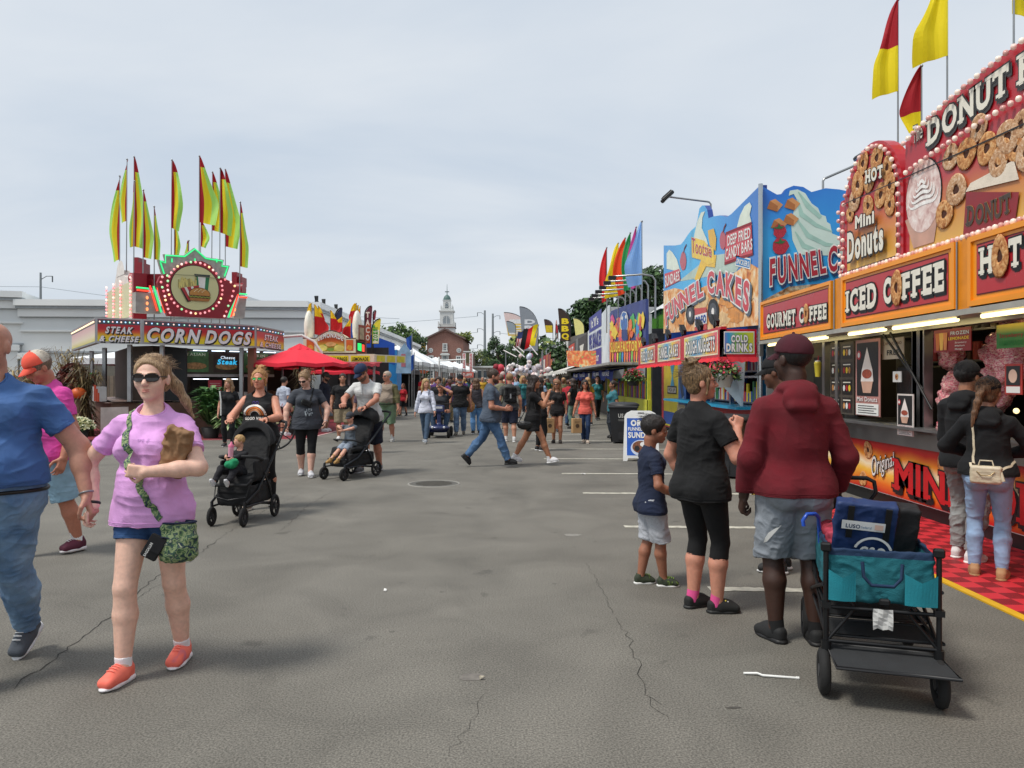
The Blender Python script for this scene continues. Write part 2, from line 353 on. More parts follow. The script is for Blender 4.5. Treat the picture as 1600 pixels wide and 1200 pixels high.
# ---------------------------------------------------------------- implicit surfaces
def vnoise(p,f,seed=0):
 """3-D value noise, numpy, p (n,3) -> -1..1"""
 q=p*f+seed*17.3;i=np.floor(q).astype(np.int64);u=q-i;u=u*u*(3-2*u)
 def h(a,b,c):
  n=(a*374761393+b*668265263+c*2147483647+seed*1013)&0xffffffff
  n=((n^(n>>13))*1274126177)&0xffffffff;return((n^(n>>16))&0xffff)/32768.0-1
 r=0
 for dx in(0,1):
  for dy in(0,1):
   for dz in(0,1):
    w=(u[:,0]if dx else 1-u[:,0])*(u[:,1]if dy else 1-u[:,1])*(u[:,2]if dz else 1-u[:,2])
    r=r+w*h(i[:,0]+dx,i[:,1]+dy,i[:,2]+dz)
 return r
class SDF:
 def __init__(s,res):s.res=res;s.ops=[]
 def _b(s,pts,pad):
  p=np.array([list(q)for q in pts]);return p.min(0)-pad,p.max(0)+pad
 def cap(s,a,b,ra,rb=None,k=.02,ax=None,sc_=1.,cut=None,sub=False):
  rb=ra if rb is None else rb;s.ops.append(('cap',Vector(a),Vector(b),ra,rb,k,ax,sc_,cut,sub));return s
 def ell(s,c,r,k=.02,rot=None,cut=None,sub=False):
  s.ops.append(('ell',Vector(c),r,rot,k,cut,sub));return s
 def box(s,c,h,rr=.01,k=.01,rot=None,cut=None,sub=False):
  s.ops.append(('box',Vector(c),h,rr,rot,k,cut,sub));return s
 def plane(s,pt,n,k=.0):s.ops.append(('plane',Vector(pt),Vector(n).normalized(),k));return s
 def mesh(s):
  res=s.res;los=[];his=[];bs=[]
  for o in s.ops:
   if o[0]=='cap':
    pad=max(o[3],o[4])/min(1,o[7])+o[5]+2*res;lo,hi=s._b((o[1],o[2]),pad);sub=o[9]
   elif o[0]=='ell':
    rr=max(o[2])if o[3]is not None else np.array(o[2]);lo=np.array(o[1])-rr-o[4]-2*res;hi=np.array(o[1])+rr+o[4]+2*res;sub=o[6]
   elif o[0]=='box':
    hh=Vector(o[2]).length if o[4]is not None else np.array(o[2]);lo=np.array(o[1])-hh-o[3]-o[5]-2*res;hi=np.array(o[1])+hh+o[3]+o[5]+2*res;sub=o[7]
   else:bs.append(None);continue
   bs.append((lo,hi))
   if not sub:los.append(lo);his.append(hi)
  LO=np.min(los,0);HI=np.max(his,0);n=np.ceil((HI-LO)/res).astype(int)+2
  f=np.full(n,.5,np.float32);G=[(LO[i]+res*np.arange(n[i])).astype(np.float32)for i in range(3)]
  for o,b in zip(s.ops,bs):
   if b is None:sl_=[slice(0,n[i])for i in range(3)]
   else:
    i0=np.maximum(0,np.floor((b[0]-LO)/res).astype(int));i1=np.minimum(n,np.ceil((b[1]-LO)/res).astype(int)+1)
    if(i1<=i0).any():continue
    sl_=[slice(i0[i],i1[i])for i in range(3)]
   X=G[0][sl_[0]][:,None,None];Y=G[1][sl_[1]][None,:,None];Z=G[2][sl_[2]][None,None,:]
   cut=None;sub=False
   if o[0]=='cap':
    _,a,bb,ra,rb,k,ax,sc_,cut,sub=o
    px,py,pz=X-a.x,Y-a.y,Z-a.z;d=bb-a
    if ax is not None:
     ax=Vector(ax).normalized();q=(px*ax.x+py*ax.y+pz*ax.z)*(sc_-1);px=px+q*ax.x;py=py+q*ax.y;pz=pz+q*ax.z
     d=d+ax*(d.dot(ax)*(sc_-1))
    l2=max(d.length_squared,1e-9);t=np.clip((px*d.x+py*d.y+pz*d.z)/l2,0,1)
    D=np.sqrt((px-t*d.x)**2+(py-t*d.y)**2+(pz-t*d.z)**2)-(ra+(rb-ra)*t)
   elif o[0]=='ell':
    _,c,r,rot,k,cut,sub=o;px,py,pz=X-c.x,Y-c.y,Z-c.z
    if rot is not None:
     T=rot.transposed();px,py,pz=[T[i][0]*px+T[i][1]*py+T[i][2]*pz for i in range(3)]
    k0=np.sqrt((px/r[0])**2+(py/r[1])**2+(pz/r[2])**2)+1e-6;k1=np.sqrt((px/r[0]**2)**2+(py/r[1]**2)**2+(pz/r[2]**2)**2)+1e-6
    D=k0*(k0-1)/k1
   elif o[0]=='box':
    _,c,hh,rr,rot,k,cut,sub=o;px,py,pz=X-c.x,Y-c.y,Z-c.z
    if rot is not None:
     T=rot.transposed();px,py,pz=[T[i][0]*px+T[i][1]*py+T[i][2]*pz for i in range(3)]
    qx,qy,qz=np.abs(px)-hh[0]+rr,np.abs(py)-hh[1]+rr,np.abs(pz)-hh[2]+rr
    D=np.sqrt(np.maximum(qx,0)**2+np.maximum(qy,0)**2+np.maximum(qz,0)**2)+np.minimum(np.maximum(qx,np.maximum(qy,qz)),0)-rr
   else:
    _,p,nn,k=o;D=(X-p.x)*nn.x+(Y-p.y)*nn.y+(Z-p.z)*nn.z;f=np.maximum(f,D);continue
   if cut:
    for(cp,cn)in(cut if isinstance(cut,list)else[cut]):
     cn=Vector(cn).normalized();D=np.maximum(D,(X-cp[0])*cn.x+(Y-cp[1])*cn.y+(Z-cp[2])*cn.z)
   F=f[tuple(sl_)]
   if sub:
    if k>0:
     D=-D;h=np.clip(.5-.5*(F-D)/k,0,1);f[tuple(sl_)]=F+(D-F)*h+k*h*(1-h)
    else:f[tuple(sl_)]=np.maximum(F,-D)
   elif k>0:
    h=np.clip(.5+.5*(F-D)/k,0,1);f[tuple(sl_)]=F+(D-F)*h-k*h*(1-h)
   else:f[tuple(sl_)]=np.minimum(F,D)
  f[0]=f[-1]=.5;f[:,0]=f[:,-1]=.5;f[:,:,0]=f[:,:,-1]=.5
  S=f<0;c=np.zeros(np.array(f.shape)-1,np.int8)
  for dx in(0,1):
   for dy in(0,1):
    for dz in(0,1):c+=S[dx:dx+c.shape[0],dy:dy+c.shape[1],dz:dz+c.shape[2]]
  idx=np.argwhere((c>0)&(c<8));cn=[(a,b,d)for a in(0,1)for b in(0,1)for d in(0,1)]
  val=np.stack([f[idx[:,0]+a,idx[:,1]+b,idx[:,2]+d]for a,b,d in cn],1)
  acc=np.zeros((len(idx),3));cnt=np.zeros(len(idx))
  for i in range(8):
   for j in range(i+1,8):
    df=[cn[j][q]-cn[i][q]for q in range(3)]
    if sum(map(abs,df))!=1:continue
    m_=(val[:,i]<0)!=(val[:,j]<0);t=val[:,i]/(val[:,i]-val[:,j]+1e-12)
    for q in range(3):acc[:,q]+=np.where(m_,cn[i][q]+df[q]*t,0)
    cnt+=m_
  V=(idx+acc/cnt[:,None])*res+LO
  mp=np.full(c.shape,-1,np.int64);mp[idx[:,0],idx[:,1],idx[:,2]]=np.arange(len(idx));Q=[]
  for ax_ in range(3):
   u,w=[(1,2),(2,0),(0,1)][ax_]
   A=[slice(1,-1)]*3;A[ax_]=slice(0,-1);B=list(A);B[ax_]=slice(1,None)
   s0,s1=S[tuple(A)],S[tuple(B)];e=np.argwhere(s0!=s1)
   if not len(e):continue
   sg=s0[e[:,0],e[:,1],e[:,2]];e=e.copy();e[:,u]+=1;e[:,w]+=1
   def g(du,dw):
    q=e.copy();q[:,u]-=du;q[:,w]-=dw;return mp[q[:,0],q[:,1],q[:,2]]
   q=np.stack([g(1,1),g(0,1),g(0,0),g(1,0)],1);q[~sg]=q[~sg][:,::-1];Q.append(q)
  return V,np.concatenate(Q)
def vnormals(V,Q):
 n=np.cross(V[Q[:,2]]-V[Q[:,0]],V[Q[:,3]]-V[Q[:,1]]);N=np.zeros_like(V)
 for i in range(4):np.add.at(N,Q[:,i],n)
 return N/(np.linalg.norm(N,axis=1)[:,None]+1e-12)
def smooth(V,Q,it):
 for _ in range(it):
  A=np.zeros_like(V);c=np.zeros(len(V))
  for i in range(4):
   for j in((i+1)%4,(i-1)%4):np.add.at(A,Q[:,i],V[Q[:,j]]);
   np.add.at(c,Q[:,i],2)
  V=V*.4+.6*A/np.maximum(c,1)[:,None]
 return V
def solid(F,name,mat,parent=None,disp=None,sm=1,matf=None,mats=None):
 V,Q=F.mesh()
 if sm:V=smooth(V,Q,sm)
 if disp is not None:V=V+vnormals(V,Q)*disp(V)[:,None]
 me=bpy.data.meshes.new(name);me.vertices.add(len(V));me.vertices.foreach_set('co',V.astype(np.float32).ravel())
 me.loops.add(Q.size);me.loops.foreach_set('vertex_index',Q.ravel().astype(np.int32));me.polygons.add(len(Q))
 me.polygons.foreach_set('loop_start',np.arange(0,Q.size,4,dtype=np.int32));me.polygons.foreach_set('loop_total',np.full(len(Q),4,np.int32))
 me.polygons.foreach_set('use_smooth',np.ones(len(Q),bool));me.update(calc_edges=True)
 for m in(mats or[mat]):me.materials.append(m)
 if matf is not None:me.polygons.foreach_set('material_index',matf(V[Q].mean(1)).astype(np.int32))
 o=bpy.data.objects.new(name,me);col.objects.link(o)
 if parent:o.parent=parent
 return o
def wr(a=.006,f=9,st=(1,1,2.2),seed=0):
 """cloth folds: creased, stretched noise over two scales"""
 st=np.array(st);c=math.cos(.5+seed),math.sin(.5+seed)
 def g(V):
  w=V+.05*np.stack([vnoise(V,5,seed+1),vnoise(V,5,seed+2),vnoise(V,5,seed+3)],1)
  w2=w.copy();w2[:,0]+=.8*w[:,2]*c[0];n=np.abs(vnoise(w*st,f,seed));m=np.abs(vnoise(w2*st,f*1.9,seed+4));o=np.abs(vnoise(w2*st[::-1],f*3.4,seed+6))
  return a*(.9-2*n**.7)+a*.6*(.8-1.8*m**.62)+a*.22*(.7-1.6*o**.6)
 return g
# ================================================================ people
def rotm(yaw=0,pitch=0,roll=0):
 """yaw about z (left +), pitch: positive leans/looks down-forward, roll: positive to the right"""
 return(Matrix.Rotation(yaw,3,'Z')@Matrix.Rotation(-pitch,3,'X')@Matrix.Rotation(roll,3,'Y'))
def ik(a,t,l1,l2,pole):
 d=t-a;L=d.length;mx=(l1+l2)*.999
 if L>mx:t=a+d*(mx/L);d=t-a;L=mx
 u=d/L;c=(l1*l1+L*L-l2*l2)/(2*L*l1);c=max(-1,min(1,c));s_=math.sqrt(1-c*c)
 p=Vector(pole);p=p-u*p.dot(u);p=p.normalized()if p.length>1e-5 else Vector((0,1,0))
 return a+u*(l1*c)+p*(l1*s_),t
def strand_mat(c,c2=None):
 k=('hair',c,c2)
 if k not in MC:
  a=hexc(c);b=hexc(c2)if c2 else tuple(min(1,x*1.9+.005)for x in a)
  m=bpy.data.materials.new('hair_strands');m.use_nodes=True;nt=m.node_tree;N=nt.nodes;L=nt.links;p=N['Principled BSDF']
  tc=N.new('ShaderNodeTexCoord');mp=N.new('ShaderNodeMapping');mp.inputs['Scale'].default_value=(1,1,.12);L.new(tc.outputs['Object'],mp.inputs[0])
  n=N.new('ShaderNodeTexNoise');n.inputs['Scale'].default_value=170;n.inputs['Detail'].default_value=3;n.inputs['Distortion'].default_value=1;L.new(mp.outputs[0],n.inputs[0])
  r=N.new('ShaderNodeValToRGB');e=r.color_ramp.elements;e[0].position=.35;e[1].position=.7;e[0].color=tuple(x*.6 for x in a)+(1,);e[1].color=b+(1,)
  L.new(n.outputs[0],r.inputs[0]);L.new(r.outputs[0],p.inputs['Base Color']);p.inputs['Roughness'].default_value=.5
  bp=N.new('ShaderNodeBump');bp.inputs['Strength'].default_value=.6;bp.inputs['Distance'].default_value=.01;L.new(n.outputs[0],bp.inputs['Height']);L.new(bp.outputs[0],p.inputs['Normal'])
  MC[k]=m
 return MC[k]
def denim(c,fade=None):
 k=('denim',c,fade)
 if k not in MC:
  a=hexc(c);b=hexc(fade)if fade else tuple(min(1,x*1.5)for x in a)
  m=bpy.data.materials.new('denim');m.use_nodes=True;nt=m.node_tree;N=nt.nodes;L=nt.links;p=N['Principled BSDF']
  tc=N.new('ShaderNodeTexCoord');n=N.new('ShaderNodeTexNoise');n.inputs['Scale'].default_value=5;n.inputs['Detail'].default_value=6;L.new(tc.outputs['Object'],n.inputs[0])
  n2=N.new('ShaderNodeTexNoise');n2.inputs['Scale'].default_value=300;L.new(tc.outputs['Object'],n2.inputs[0])
  ad=N.new('ShaderNodeMath');ad.operation='MULTIPLY_ADD';ad.inputs[1].default_value=.25;L.new(n2.outputs[0],ad.inputs[0]);L.new(n.outputs[0],ad.inputs[2])
  r=N.new('ShaderNodeValToRGB');e=r.color_ramp.elements;e[0].position=.45;e[1].position=.8;e[0].color=a+(1,);e[1].color=b+(1,)
  L.new(ad.outputs[0],r.inputs[0]);L.new(r.outputs[0],p.inputs['Base Color']);p.inputs['Roughness'].default_value=.9
  bp=N.new('ShaderNodeBump');bp.inputs['Strength'].default_value=.35;bp.inputs['Distance'].default_value=.006;L.new(ad.outputs[0],bp.inputs['Height']);L.new(bp.outputs[0],p.inputs['Normal'])
  MC[k]=m
 return MC[k]
def hand(F,w,d,n,curl,side,s,res,mitt=False,spread=1):
 """palm, four unequal bent fingers and a thumb; d finger direction, n palm normal, side +1: thumb toward +(d x n)"""
 d=d.normalized();n=(n-d*n.dot(d)).normalized();wd=d.cross(n)*side;rr=Matrix((wd,d,n)).transposed()
 F.box(w+d*.05*s,(.038*s,.05*s,.0145*s),.013*s,.012*s,rr)
 if mitt:
  F.cap(w+d*.09*s,w+d*.13*s+n*.03*s*curl,.022*s,.014*s,.01*s);F.cap(w+d*.03*s+wd*.03*s,w+d*.07*s+wd*.05*s,.012*s,.01*s,.01*s);return
 m=lambda r:max(r*s,.62*res)
 for i,Ln in enumerate((.074,.084,.079,.060)):
  p=w+d*(.092-.004*abs(i-1.2))*s+wd*((1.5-i)*.0205*s*spread);a=.12;
  for j,(fr,cc)in enumerate(((.46,55),(.3,85),(.24,55))):
   a+=R(cc)*curl*(1+.06*i)
   q=p+(d*math.cos(a)+n*math.sin(a)+wd*(1.5-i)*.05*spread)*Ln*fr*s
   F.cap(p,q,m(.0098-.0012*j),m(.0092-.0014*j),.004*s);p=q
 p=w+d*.022*s+wd*.03*s+n*.004*s;q=p+(d*.55+wd*.7+n*.25).normalized()*.042*s;r_=q+(d*.8+wd*(.45-curl*.7)+n*(.15+curl*.7)).normalized()*.032*s;t=r_+(d*.85+wd*(.1-curl*.6)+n*(.1+curl*.6)).normalized()*.026*s
 F.cap(p,q,m(.0155),m(.0115),.01*s);F.cap(q,r_,m(.0112),m(.01),.004*s);F.cap(r_,t,m(.0098),m(.008),.004*s)
class Fig:pass
def person(label,loc,rz,H=1.7,w=1.,sex='m',det=2,skinc='#c98f74',top=('tee','#555555'),bot=('jeans','#3b5a7d'),hair=('short','#2c2019'),shoes=('#222222','#111111'),
  hat=None,glasses=None,pose={},belly=0,bust=None,group=None,name='person',seed=0,socks=None,child=False,beard=None,parent=None,age=0,hem=None,watch=None):
 root=thing(name,label,'person',loc,rz,group)
 if parent is not None:del root['category'];del root['label'];root.parent=parent
 g=Fig();g.root=root;p=pose.get;res={3:.0062,2:.0105,1:.021,4:.0048}[det]
 S=(1 if not child else 1.0);s=H/1.75;hs=(1.30 if child else 1.07)   # head scale
 P=Vector(p('shift',(0,0,0)))+Vector((0,0,p('pz',.522)*H));Rt=rotm(p('twist',0),p('lean',0),p('side',0));Rp=rotm(p('ptwist',0),p('plean',p('lean',0)*.5),0)
 T=lambda x,y,z:P+Rt@(Vector((x,y,z))*H)
 TP=lambda x,y,z:P+Rp@(Vector((x,y,z))*H)
 fem=sex=='f';sw=(.098 if fem else.112)*p('sw',1)*(.5+.5*w);hw=.05*(.6+.4*w)
 neck=T(0,-.006,.302);Rh=rotm(p('yaw',0),p('look',0),p('roll',0));fwd=Rt@Vector((0,1,0))
 HS=H*hs;Hc=neck+(Rt@Vector((0,.004,.035)))*H+(Rh@Vector((0,.010,.071)))*HS
 h=lambda x,y,z:Hc+Rh@(Vector((x,y,z))*HS)
 if child:sw*=.92
 sh={};el={};wr_={};hip={};kn={};an={}
 for sd_,q in(('L',-1),('R',1)):
  sh[sd_]=T(q*(sw-.004),-.006,.263+p('shrug'+sd_,0));hip[sd_]=TP(q*hw,0,0)
  t=Vector(p('hand'+sd_,(q*(sw+.045),.02,.485)))*H
  el[sd_],wr_[sd_]=ik(sh[sd_],t,.168*H,.148*H,Vector(p('el'+sd_,(q*.35,-1,-.3))))
  f=Vector(p('foot'+sd_,(q*.055,0,.045)))*H
  kn[sd_],an[sd_]=ik(hip[sd_],f,.243*H,.243*H,Vector(p('kn'+sd_,(q*.12,1,0))))
 g.__dict__.update(sh=sh,el=el,wr=wr_,hip=hip,kn=kn,an=an,T=T,h=h,H=H,P=P,Rt=Rt,Rh=Rh,Hc=Hc,TP=TP,neck=neck)
 wa=(.55+.45*w)
 def torso(F,gg,k=.03,lower=True,upper=True):
  G=gg/H
  if lower:
   F.cap(TP(-hw*.9,0,.005),TP(hw*.9,0,.005),(.066*w+G)*H,k=k*H*1.5,ax=fwd,sc_=1.1)
   for q in(-1,1):F.ell(TP(q*.042*wa,-.038*w,-.022),[(.05*w+G)*H,(.05*w+G)*H,(.052*wa+G)*H],k*H)
  F.ell(T(0,.002,.085),[(.082*w+G)*H,(.062*w+G)*H,(.11+G)*H],k*H*1.6,Rt)
  if belly:F.ell(T(0,.03+.03*belly,.075),[(.078*w+G)*H,(.06+.035*belly+G)*H,(.085+G)*H],k*H*1.6,Rt)
  if upper:
   F.ell(T(0,-.002,.19),[((.088 if not fem else.08)*w+G)*H,(.066*wa+G)*H,(.105+G)*H],k*H*1.6,Rt)
   [F.cap(sh[q_]+Rt@Vector(((.012 if q_=='L' else-.012)*H,0,-.002*H)),T(0,-.01,.283),(.0285*wa+G)*H,(.03*wa+G)*H,k=k*H*1.2)for q_ in 'LR']
   F.cap(T(0,-.008,.24),T(0,-.008,.305),(.056*wa+G)*H,(.031+G)*H,k=k*H)
   if not fem:
    for q in(-1,1):F.ell(T(q*.04*wa,.042*wa,.225),[(.045*w+G)*H,(.03+G)*H,(.035+G)*H],k*H,Rt)
   else:
    b=bust if bust is not None else 1
    for q in(-1,1):F.ell(T(q*.042*wa,(.042+.012*b)*wa,.195),[(.04*(.7+.3*b)*wa+G)*H]*3,k*H*.7)
 def arm(F,q,g0,g1,g2,k=.012,end=2.,flat=None):
  """end: 0..1 along the upper arm, 1..2 along the forearm"""
  a,b,c=sh[q],el[q],wr_[q];r0,r1,r2=(.0285*wa*H+g0,.0255*wa*H+g1,.0165*(.7+.3*wa)*H+g2)
  if end<1:
   e=a+(b-a)*end;F.cap(a,e,r0,r0+(r1-r0)*end,k*H,cut=(e,b-a));return e
  F.cap(a,b,r0,r1,k*H)
  if end>1:
   e=b+(c-b)*(end-1);F.cap(b,e,r1,r1+(r2-r1)*(end-1),k*H,cut=(e,c-b))if end<2 else(F.cap(b,b+(c-b)*.4,r1*1.02,r1*.94,k*H),F.cap(b+(c-b)*.35,c,r1*.94,r2,k*H))
   return e
  return b
 def leg(F,q,g0,g1,g2,end=2.,k=.02):
  a,b,c=hip[q],kn[q],an[q];r0,r1,r2=.0555*w*H+g0,.033*wa*H+g1,.0215*(.7+.3*wa)*H+g2
  if end<1:
   e=a+(b-a)*end;F.cap(a,e+(b-a)*.02,r0,r0+(r1-r0)*end,k*H,cut=(e,b-a));return e
  e=b+(c-b)*(end-1);m_=b+(c-b)*.35;bk=(Vector(p('calf'+q,(0,-1,0))))*.008*H;F.cap(a,b,r0,r1,k*H,cut=(e,c-b)if end<1.35 else None)
  rc=(.0355*wa*H+max(g1,g2)*.8 if g2<.032*s else(r1+r2)/2)
  if end>=1.35:F.cap(b,m_+bk,r1*.97,rc,k*H*.6);F.cap(m_+bk,e,rc,rc+(r2-rc)*((end-1.35)/.65),k*H*.6,cut=(e,c-b))
  elif end>1:F.cap(b,m_+bk,r1,rc,k*H*.6,cut=(e,c-b))
  return e
 g.torso,g.arm,g.leg=torso,arm,leg
 # ---- body, one continuous surface
 F=SDF(res);torso(F,-.004*H,.03)
 F.cap(T(0,-.008,.285),h(0,-.014,-.045),.036*H*(.75+.25*w)*(1 if not fem else.86)*(.85 if child else 1),.031*HS*(.8+.2*w)*(1 if not fem else.86),.012*H)
 F.ell(h(0,-.009,.018),[.0445*HS,.0545*HS,.047*HS],.012*H,Rh)
 jw=(1.04 if not fem else 1.0)*(.82+.18*w);ch=1.0 if not child else.86
 F.ell(h(0,.011,-.019),[.0365*HS*jw,.0395*HS,.044*HS*ch],.016*H,Rh)
 F.ell(h(0,.035,-.051*ch),[.017*HS*jw,.0135*HS,.0125*HS],.012*H,Rh)
 if det>=2:
  for q in(-1,1):
   F.ell(h(q*.021,.031,-.014),[.0165*HS*jw,.0155*HS,.016*HS],.008*H,Rh)
   F.ell(h(q*.0175,.0545,.004),[.0105*HS,.0085*HS,.0065*HS],.006*H,Rh,sub=True)
   F.ell(h(q*.0455,-.003,-.003),[.0062*HS,.0115*HS,.018*HS],.004*H,Rh)
   F.ell(h(q*.0065,.053,-.0165),[.0052*HS,.0058*HS,.0044*HS],.003*H,Rh)
   F.ell(h(q*.0175,.0435,.0045),[.0082*HS,.0075*HS,.0068*HS],.001*H,Rh)
   F.cap(h(q*.006,.0485,.0145),h(q*.029,.042,.0145),.0045*HS,.0035*HS,.006*H)
  F.cap(h(0,.047,.01),h(0,.0605,-.0125),.0048*HS,.0076*HS,.006*H)
  F.cap(h(-.009,.0465,-.0305),h(.009,.0465,-.0305),.0042*HS,k=.004*H);F.cap(h(-.008,.0465,-.0365),h(.008,.0465,-.0365),.0045*HS,k=.003*H)
  F.cap(h(-.012,.0525,-.0335),h(.012,.0525,-.0335),.0012*HS,k=.003*H,sub=True)
 for q in 'LR':
  arm(F,q,0,0,0);leg(F,q,-.004*H if det<3 else-.002*H,0,0)
  dflt=(wr_[q]-el[q]).normalized();hd=Vector(p('hd'+q,dflt)).normalized();hn=Vector(p('hn'+q,(-1 if q=='R' else 1,0,0)))
  sd_=(1 if q=='R' else-1)*p('flip'+q,1)
  hand(F,wr_[q],hd,hn,p('curl'+q,.35),sd_,s*(.92 if fem else 1.02)*(.95 if child else 1),res,det<2)
  F.cap(an[q],an[q]+Vector((0,.0,-.02))*H,.0215*H,.024*H,.01*H)
 skm=skin(skinc);g.body=solid(F,'body',skm,root,sm=1 if det>1 else 0)
 # ---- face parts
 def hp(pt):return h(*pt)
 if det>=2:
  for q in(-1,1):
   if not glasses or glasses[0]=='clear':
    mb=MB();c=h(q*.0175,.0445,.0045);mb.sph(c,.0068*HS,M('#e4ddd4',.25,0,.02),12)
    mb._ell(h(q*.0172,.0490,.0043),.0034*HS,M('#33241a',.15,0,.1),10,(1,.8,1),None)
    mb.tube([h(q*.0175+x*.0085,.0515-abs(x)**2*.006,.0045+.0045*(1-x*x)-.0005)for x in(-1,-.5,0,.5,1)],.0011*HS,M(hair[1]if hair[1]!='#none' else '#3a2a20',.7),5)
    mb.build('eye',root)
   mb=MB();mb.tube([h(q*(.008+.0075*i),.0545-.0015*i*i*.9,.0165+.0012*math.sin(i))for i in range(4)],[.0012*HS,.0019*HS,.0018*HS,.0009*HS],strand_mat(p('browc',hair[1])),5);mb.build('eyebrow',root)
  lm=M(tuple(a*b for a,b in zip(hexc(skinc),(.78,.5,.52))),.4,0,.08)
  mb=MB();mb.tube([h(x*.0125,.0512-.004*x*x,-.0308+.0006*abs(x))for x in(-1,-.5,0,.5,1)],[.001*HS,.0026*HS,.0025*HS,.0026*HS,.001*HS],lm,6)
  mb.tube([h(x*.0115,.0515-.004*x*x,-.0358+.0008*abs(x))for x in(-1,-.5,0,.5,1)],[.001*HS,.0028*HS,.0032*HS,.0028*HS,.001*HS],lm,6);mb.build('lips',root)
 # ---- hair
 hm=strand_mat(hair[1],hair[2]if len(hair)>2 else None);st=hair[0]
 hn_=lambda a:(lambda V:a*(1-2*np.abs(vnoise(V*np.array((1,1,.35)),42,seed)))+a*.8*vnoise(V,17,seed+3))
 if st!='bald':
  F=SDF(res);thick={'short':.0045,'buzz':.0012,'crop':.0045,'fluffy':.014,'long':.007}.get(st,.0038)
  F.ell(h(0,-.011,.021),[(.0455+thick)*HS,(.0555+thick)*HS,(.049+thick)*HS],.01*H,Rh)
  if st in('short','buzz','crop','fluffy'):
   F.ell(h(0,.058,-.006),[.050*HS,.037*HS,.052*HS],.003*H,Rh,sub=True)
   for q in(-1,1):F.ell(h(q*.052,.004,-.024),[.02*HS,.0175*HS,.03*HS],.003*H,Rh,sub=True)
   F.plane(h(0,0,-.036),Rh@Vector((0,.5,-1)))
  else:
   F.cap(h(-.018,-.026,-.018),h(.018,-.026,-.018),(.030 if st=='long' else.025)*HS,k=.012*H)
   if st=='long':F.ell(h(0,.052,-.018),[.037*HS,.05*HS,.052*HS],.008*H,Rh,sub=True)
   else:
    F.ell(h(0,.060,.0),[.052*HS,.043*HS,.054*HS],.005*H,Rh,sub=True)
    for q in(-1,1):F.ell(h(q*.053,.004,-.022),[.02*HS,.02*HS,.028*HS],.004*H,Rh,sub=True)
    F.plane(h(0,0,-.05),Rh@Vector((0,.3,-1)))if st not in('pony',)else None
  if st in('pony','highpony'):
   tw=.8 if det>=3 else 1
   b=h(0,-.06,.02)if st=='pony' else h(0,-.055,.058);F.cap(h(0,-.045,.02),b,.02*HS,.013*HS,.01*H)
   d1=Rh@Vector(p('tail',(0,-.6,-1)));q0=b
   for i in range(4 if det>=3 else 5):
    q1=q0+(d1.normalized()*.03+Vector((0,0,-.012*i)))*HS;F.cap(q0,q1,(.015+.006*math.sin(i*.9))*HS*tw,(.016+.006*math.sin(i*.9+.9)-.0028*i)*HS*tw,.008*H);q0=q1
  if st in('bun','messybun'):
   b=h(0,-.035,.075)if st=='messybun' else h(0,-.068,.02);F.ell(b,[.026*HS]*3,.012*H)
   if st=='messybun':
    for i in range(9):
     a=i*.7;F.cap(b,b+Vector((math.cos(a),math.sin(a),.35+.3*math.sin(3*a)))*.034*HS,.010*HS,.004*HS,.006*H)
    for q in(-1,1):F.cap(h(q*.043,.02,.01),h(q*.047,.012,-.045),.006*HS,.003*HS,.006*H)
  if st=='long':
   ln=hair[3]if len(hair)>3 else.16
   for x,y in((-.042,-.0),(-.036,-.03),(-.012,-.05),(.012,-.05),(.036,-.03),(.042,-.0)):
    a=h(x,y,.0);b=h(x*1.25,y-.01,-.055);c=b+Rt@Vector((x*.5,-.01,-1)).normalized()*ln*H+Vector((0,-.012*H if y<-.005 else.012*H,0))
    F.cap(a,b,.015*HS,.0185*HS,.012*H);F.cap(b,c,.0185*HS,.013*HS,.014*H)
  solid(F,'hair',hm,root,hn_(.0045 if st not in('buzz','short')else.0028 if st=='short' else.0012),0)
  if det>=3 and st not in('buzz',):   # loose strands
   rnd=random.Random(seed+5);mb=MB()
   for i in range(420 if st!='short' else 160):
    a=rnd.uniform(0,2*PI);e=rnd.uniform(.15,1.2);r_=Vector((math.cos(a)*math.cos(e),math.sin(a)*math.cos(e)-.12,math.sin(e)))
    if r_.y>.3 and e<.9 or(e>1.0 and i%3):continue
    p0=h(r_.x*.05,-.011+r_.y*.06,.021+r_.z*.054);t_=Rh@Vector((rnd.uniform(-1,1),-1,rnd.uniform(-.6,.3)));t_.normalize();o_=Rh@r_
    k_=rnd.uniform(.5,1.5);mb.tube([p0-t_*.012*HS,p0+t_*.014*k_*HS+o_*.0015*HS,p0+t_*.030*k_*HS+o_*rnd.uniform(-.006,.004 if i%9 else.012)*HS],[.0009,.0008,.0003],hm,3)
   if mb.v:mb.build('stray_hair',root)
 if beard:
  F=SDF(res);F.ell(h(0,.014,-.03),[.037*HS*jw,.041*HS,.038*HS*ch],.01*H,Rh);F.ell(h(0,.037,-.052),[.021*HS,.016*HS,.015*HS],.01*H,Rh)
  F.plane(h(0,.02,-.021),Rh@Vector((0,.45,1)));F.plane(h(0,-.012,0),Rh@Vector((0,-1,0)))
  F.ell(h(0,.056,-.033),[.011*HS,.012*HS,.0055*HS],.002*H,Rh,sub=True);solid(F,'beard',strand_mat(beard),root,hn_(.0014),0)
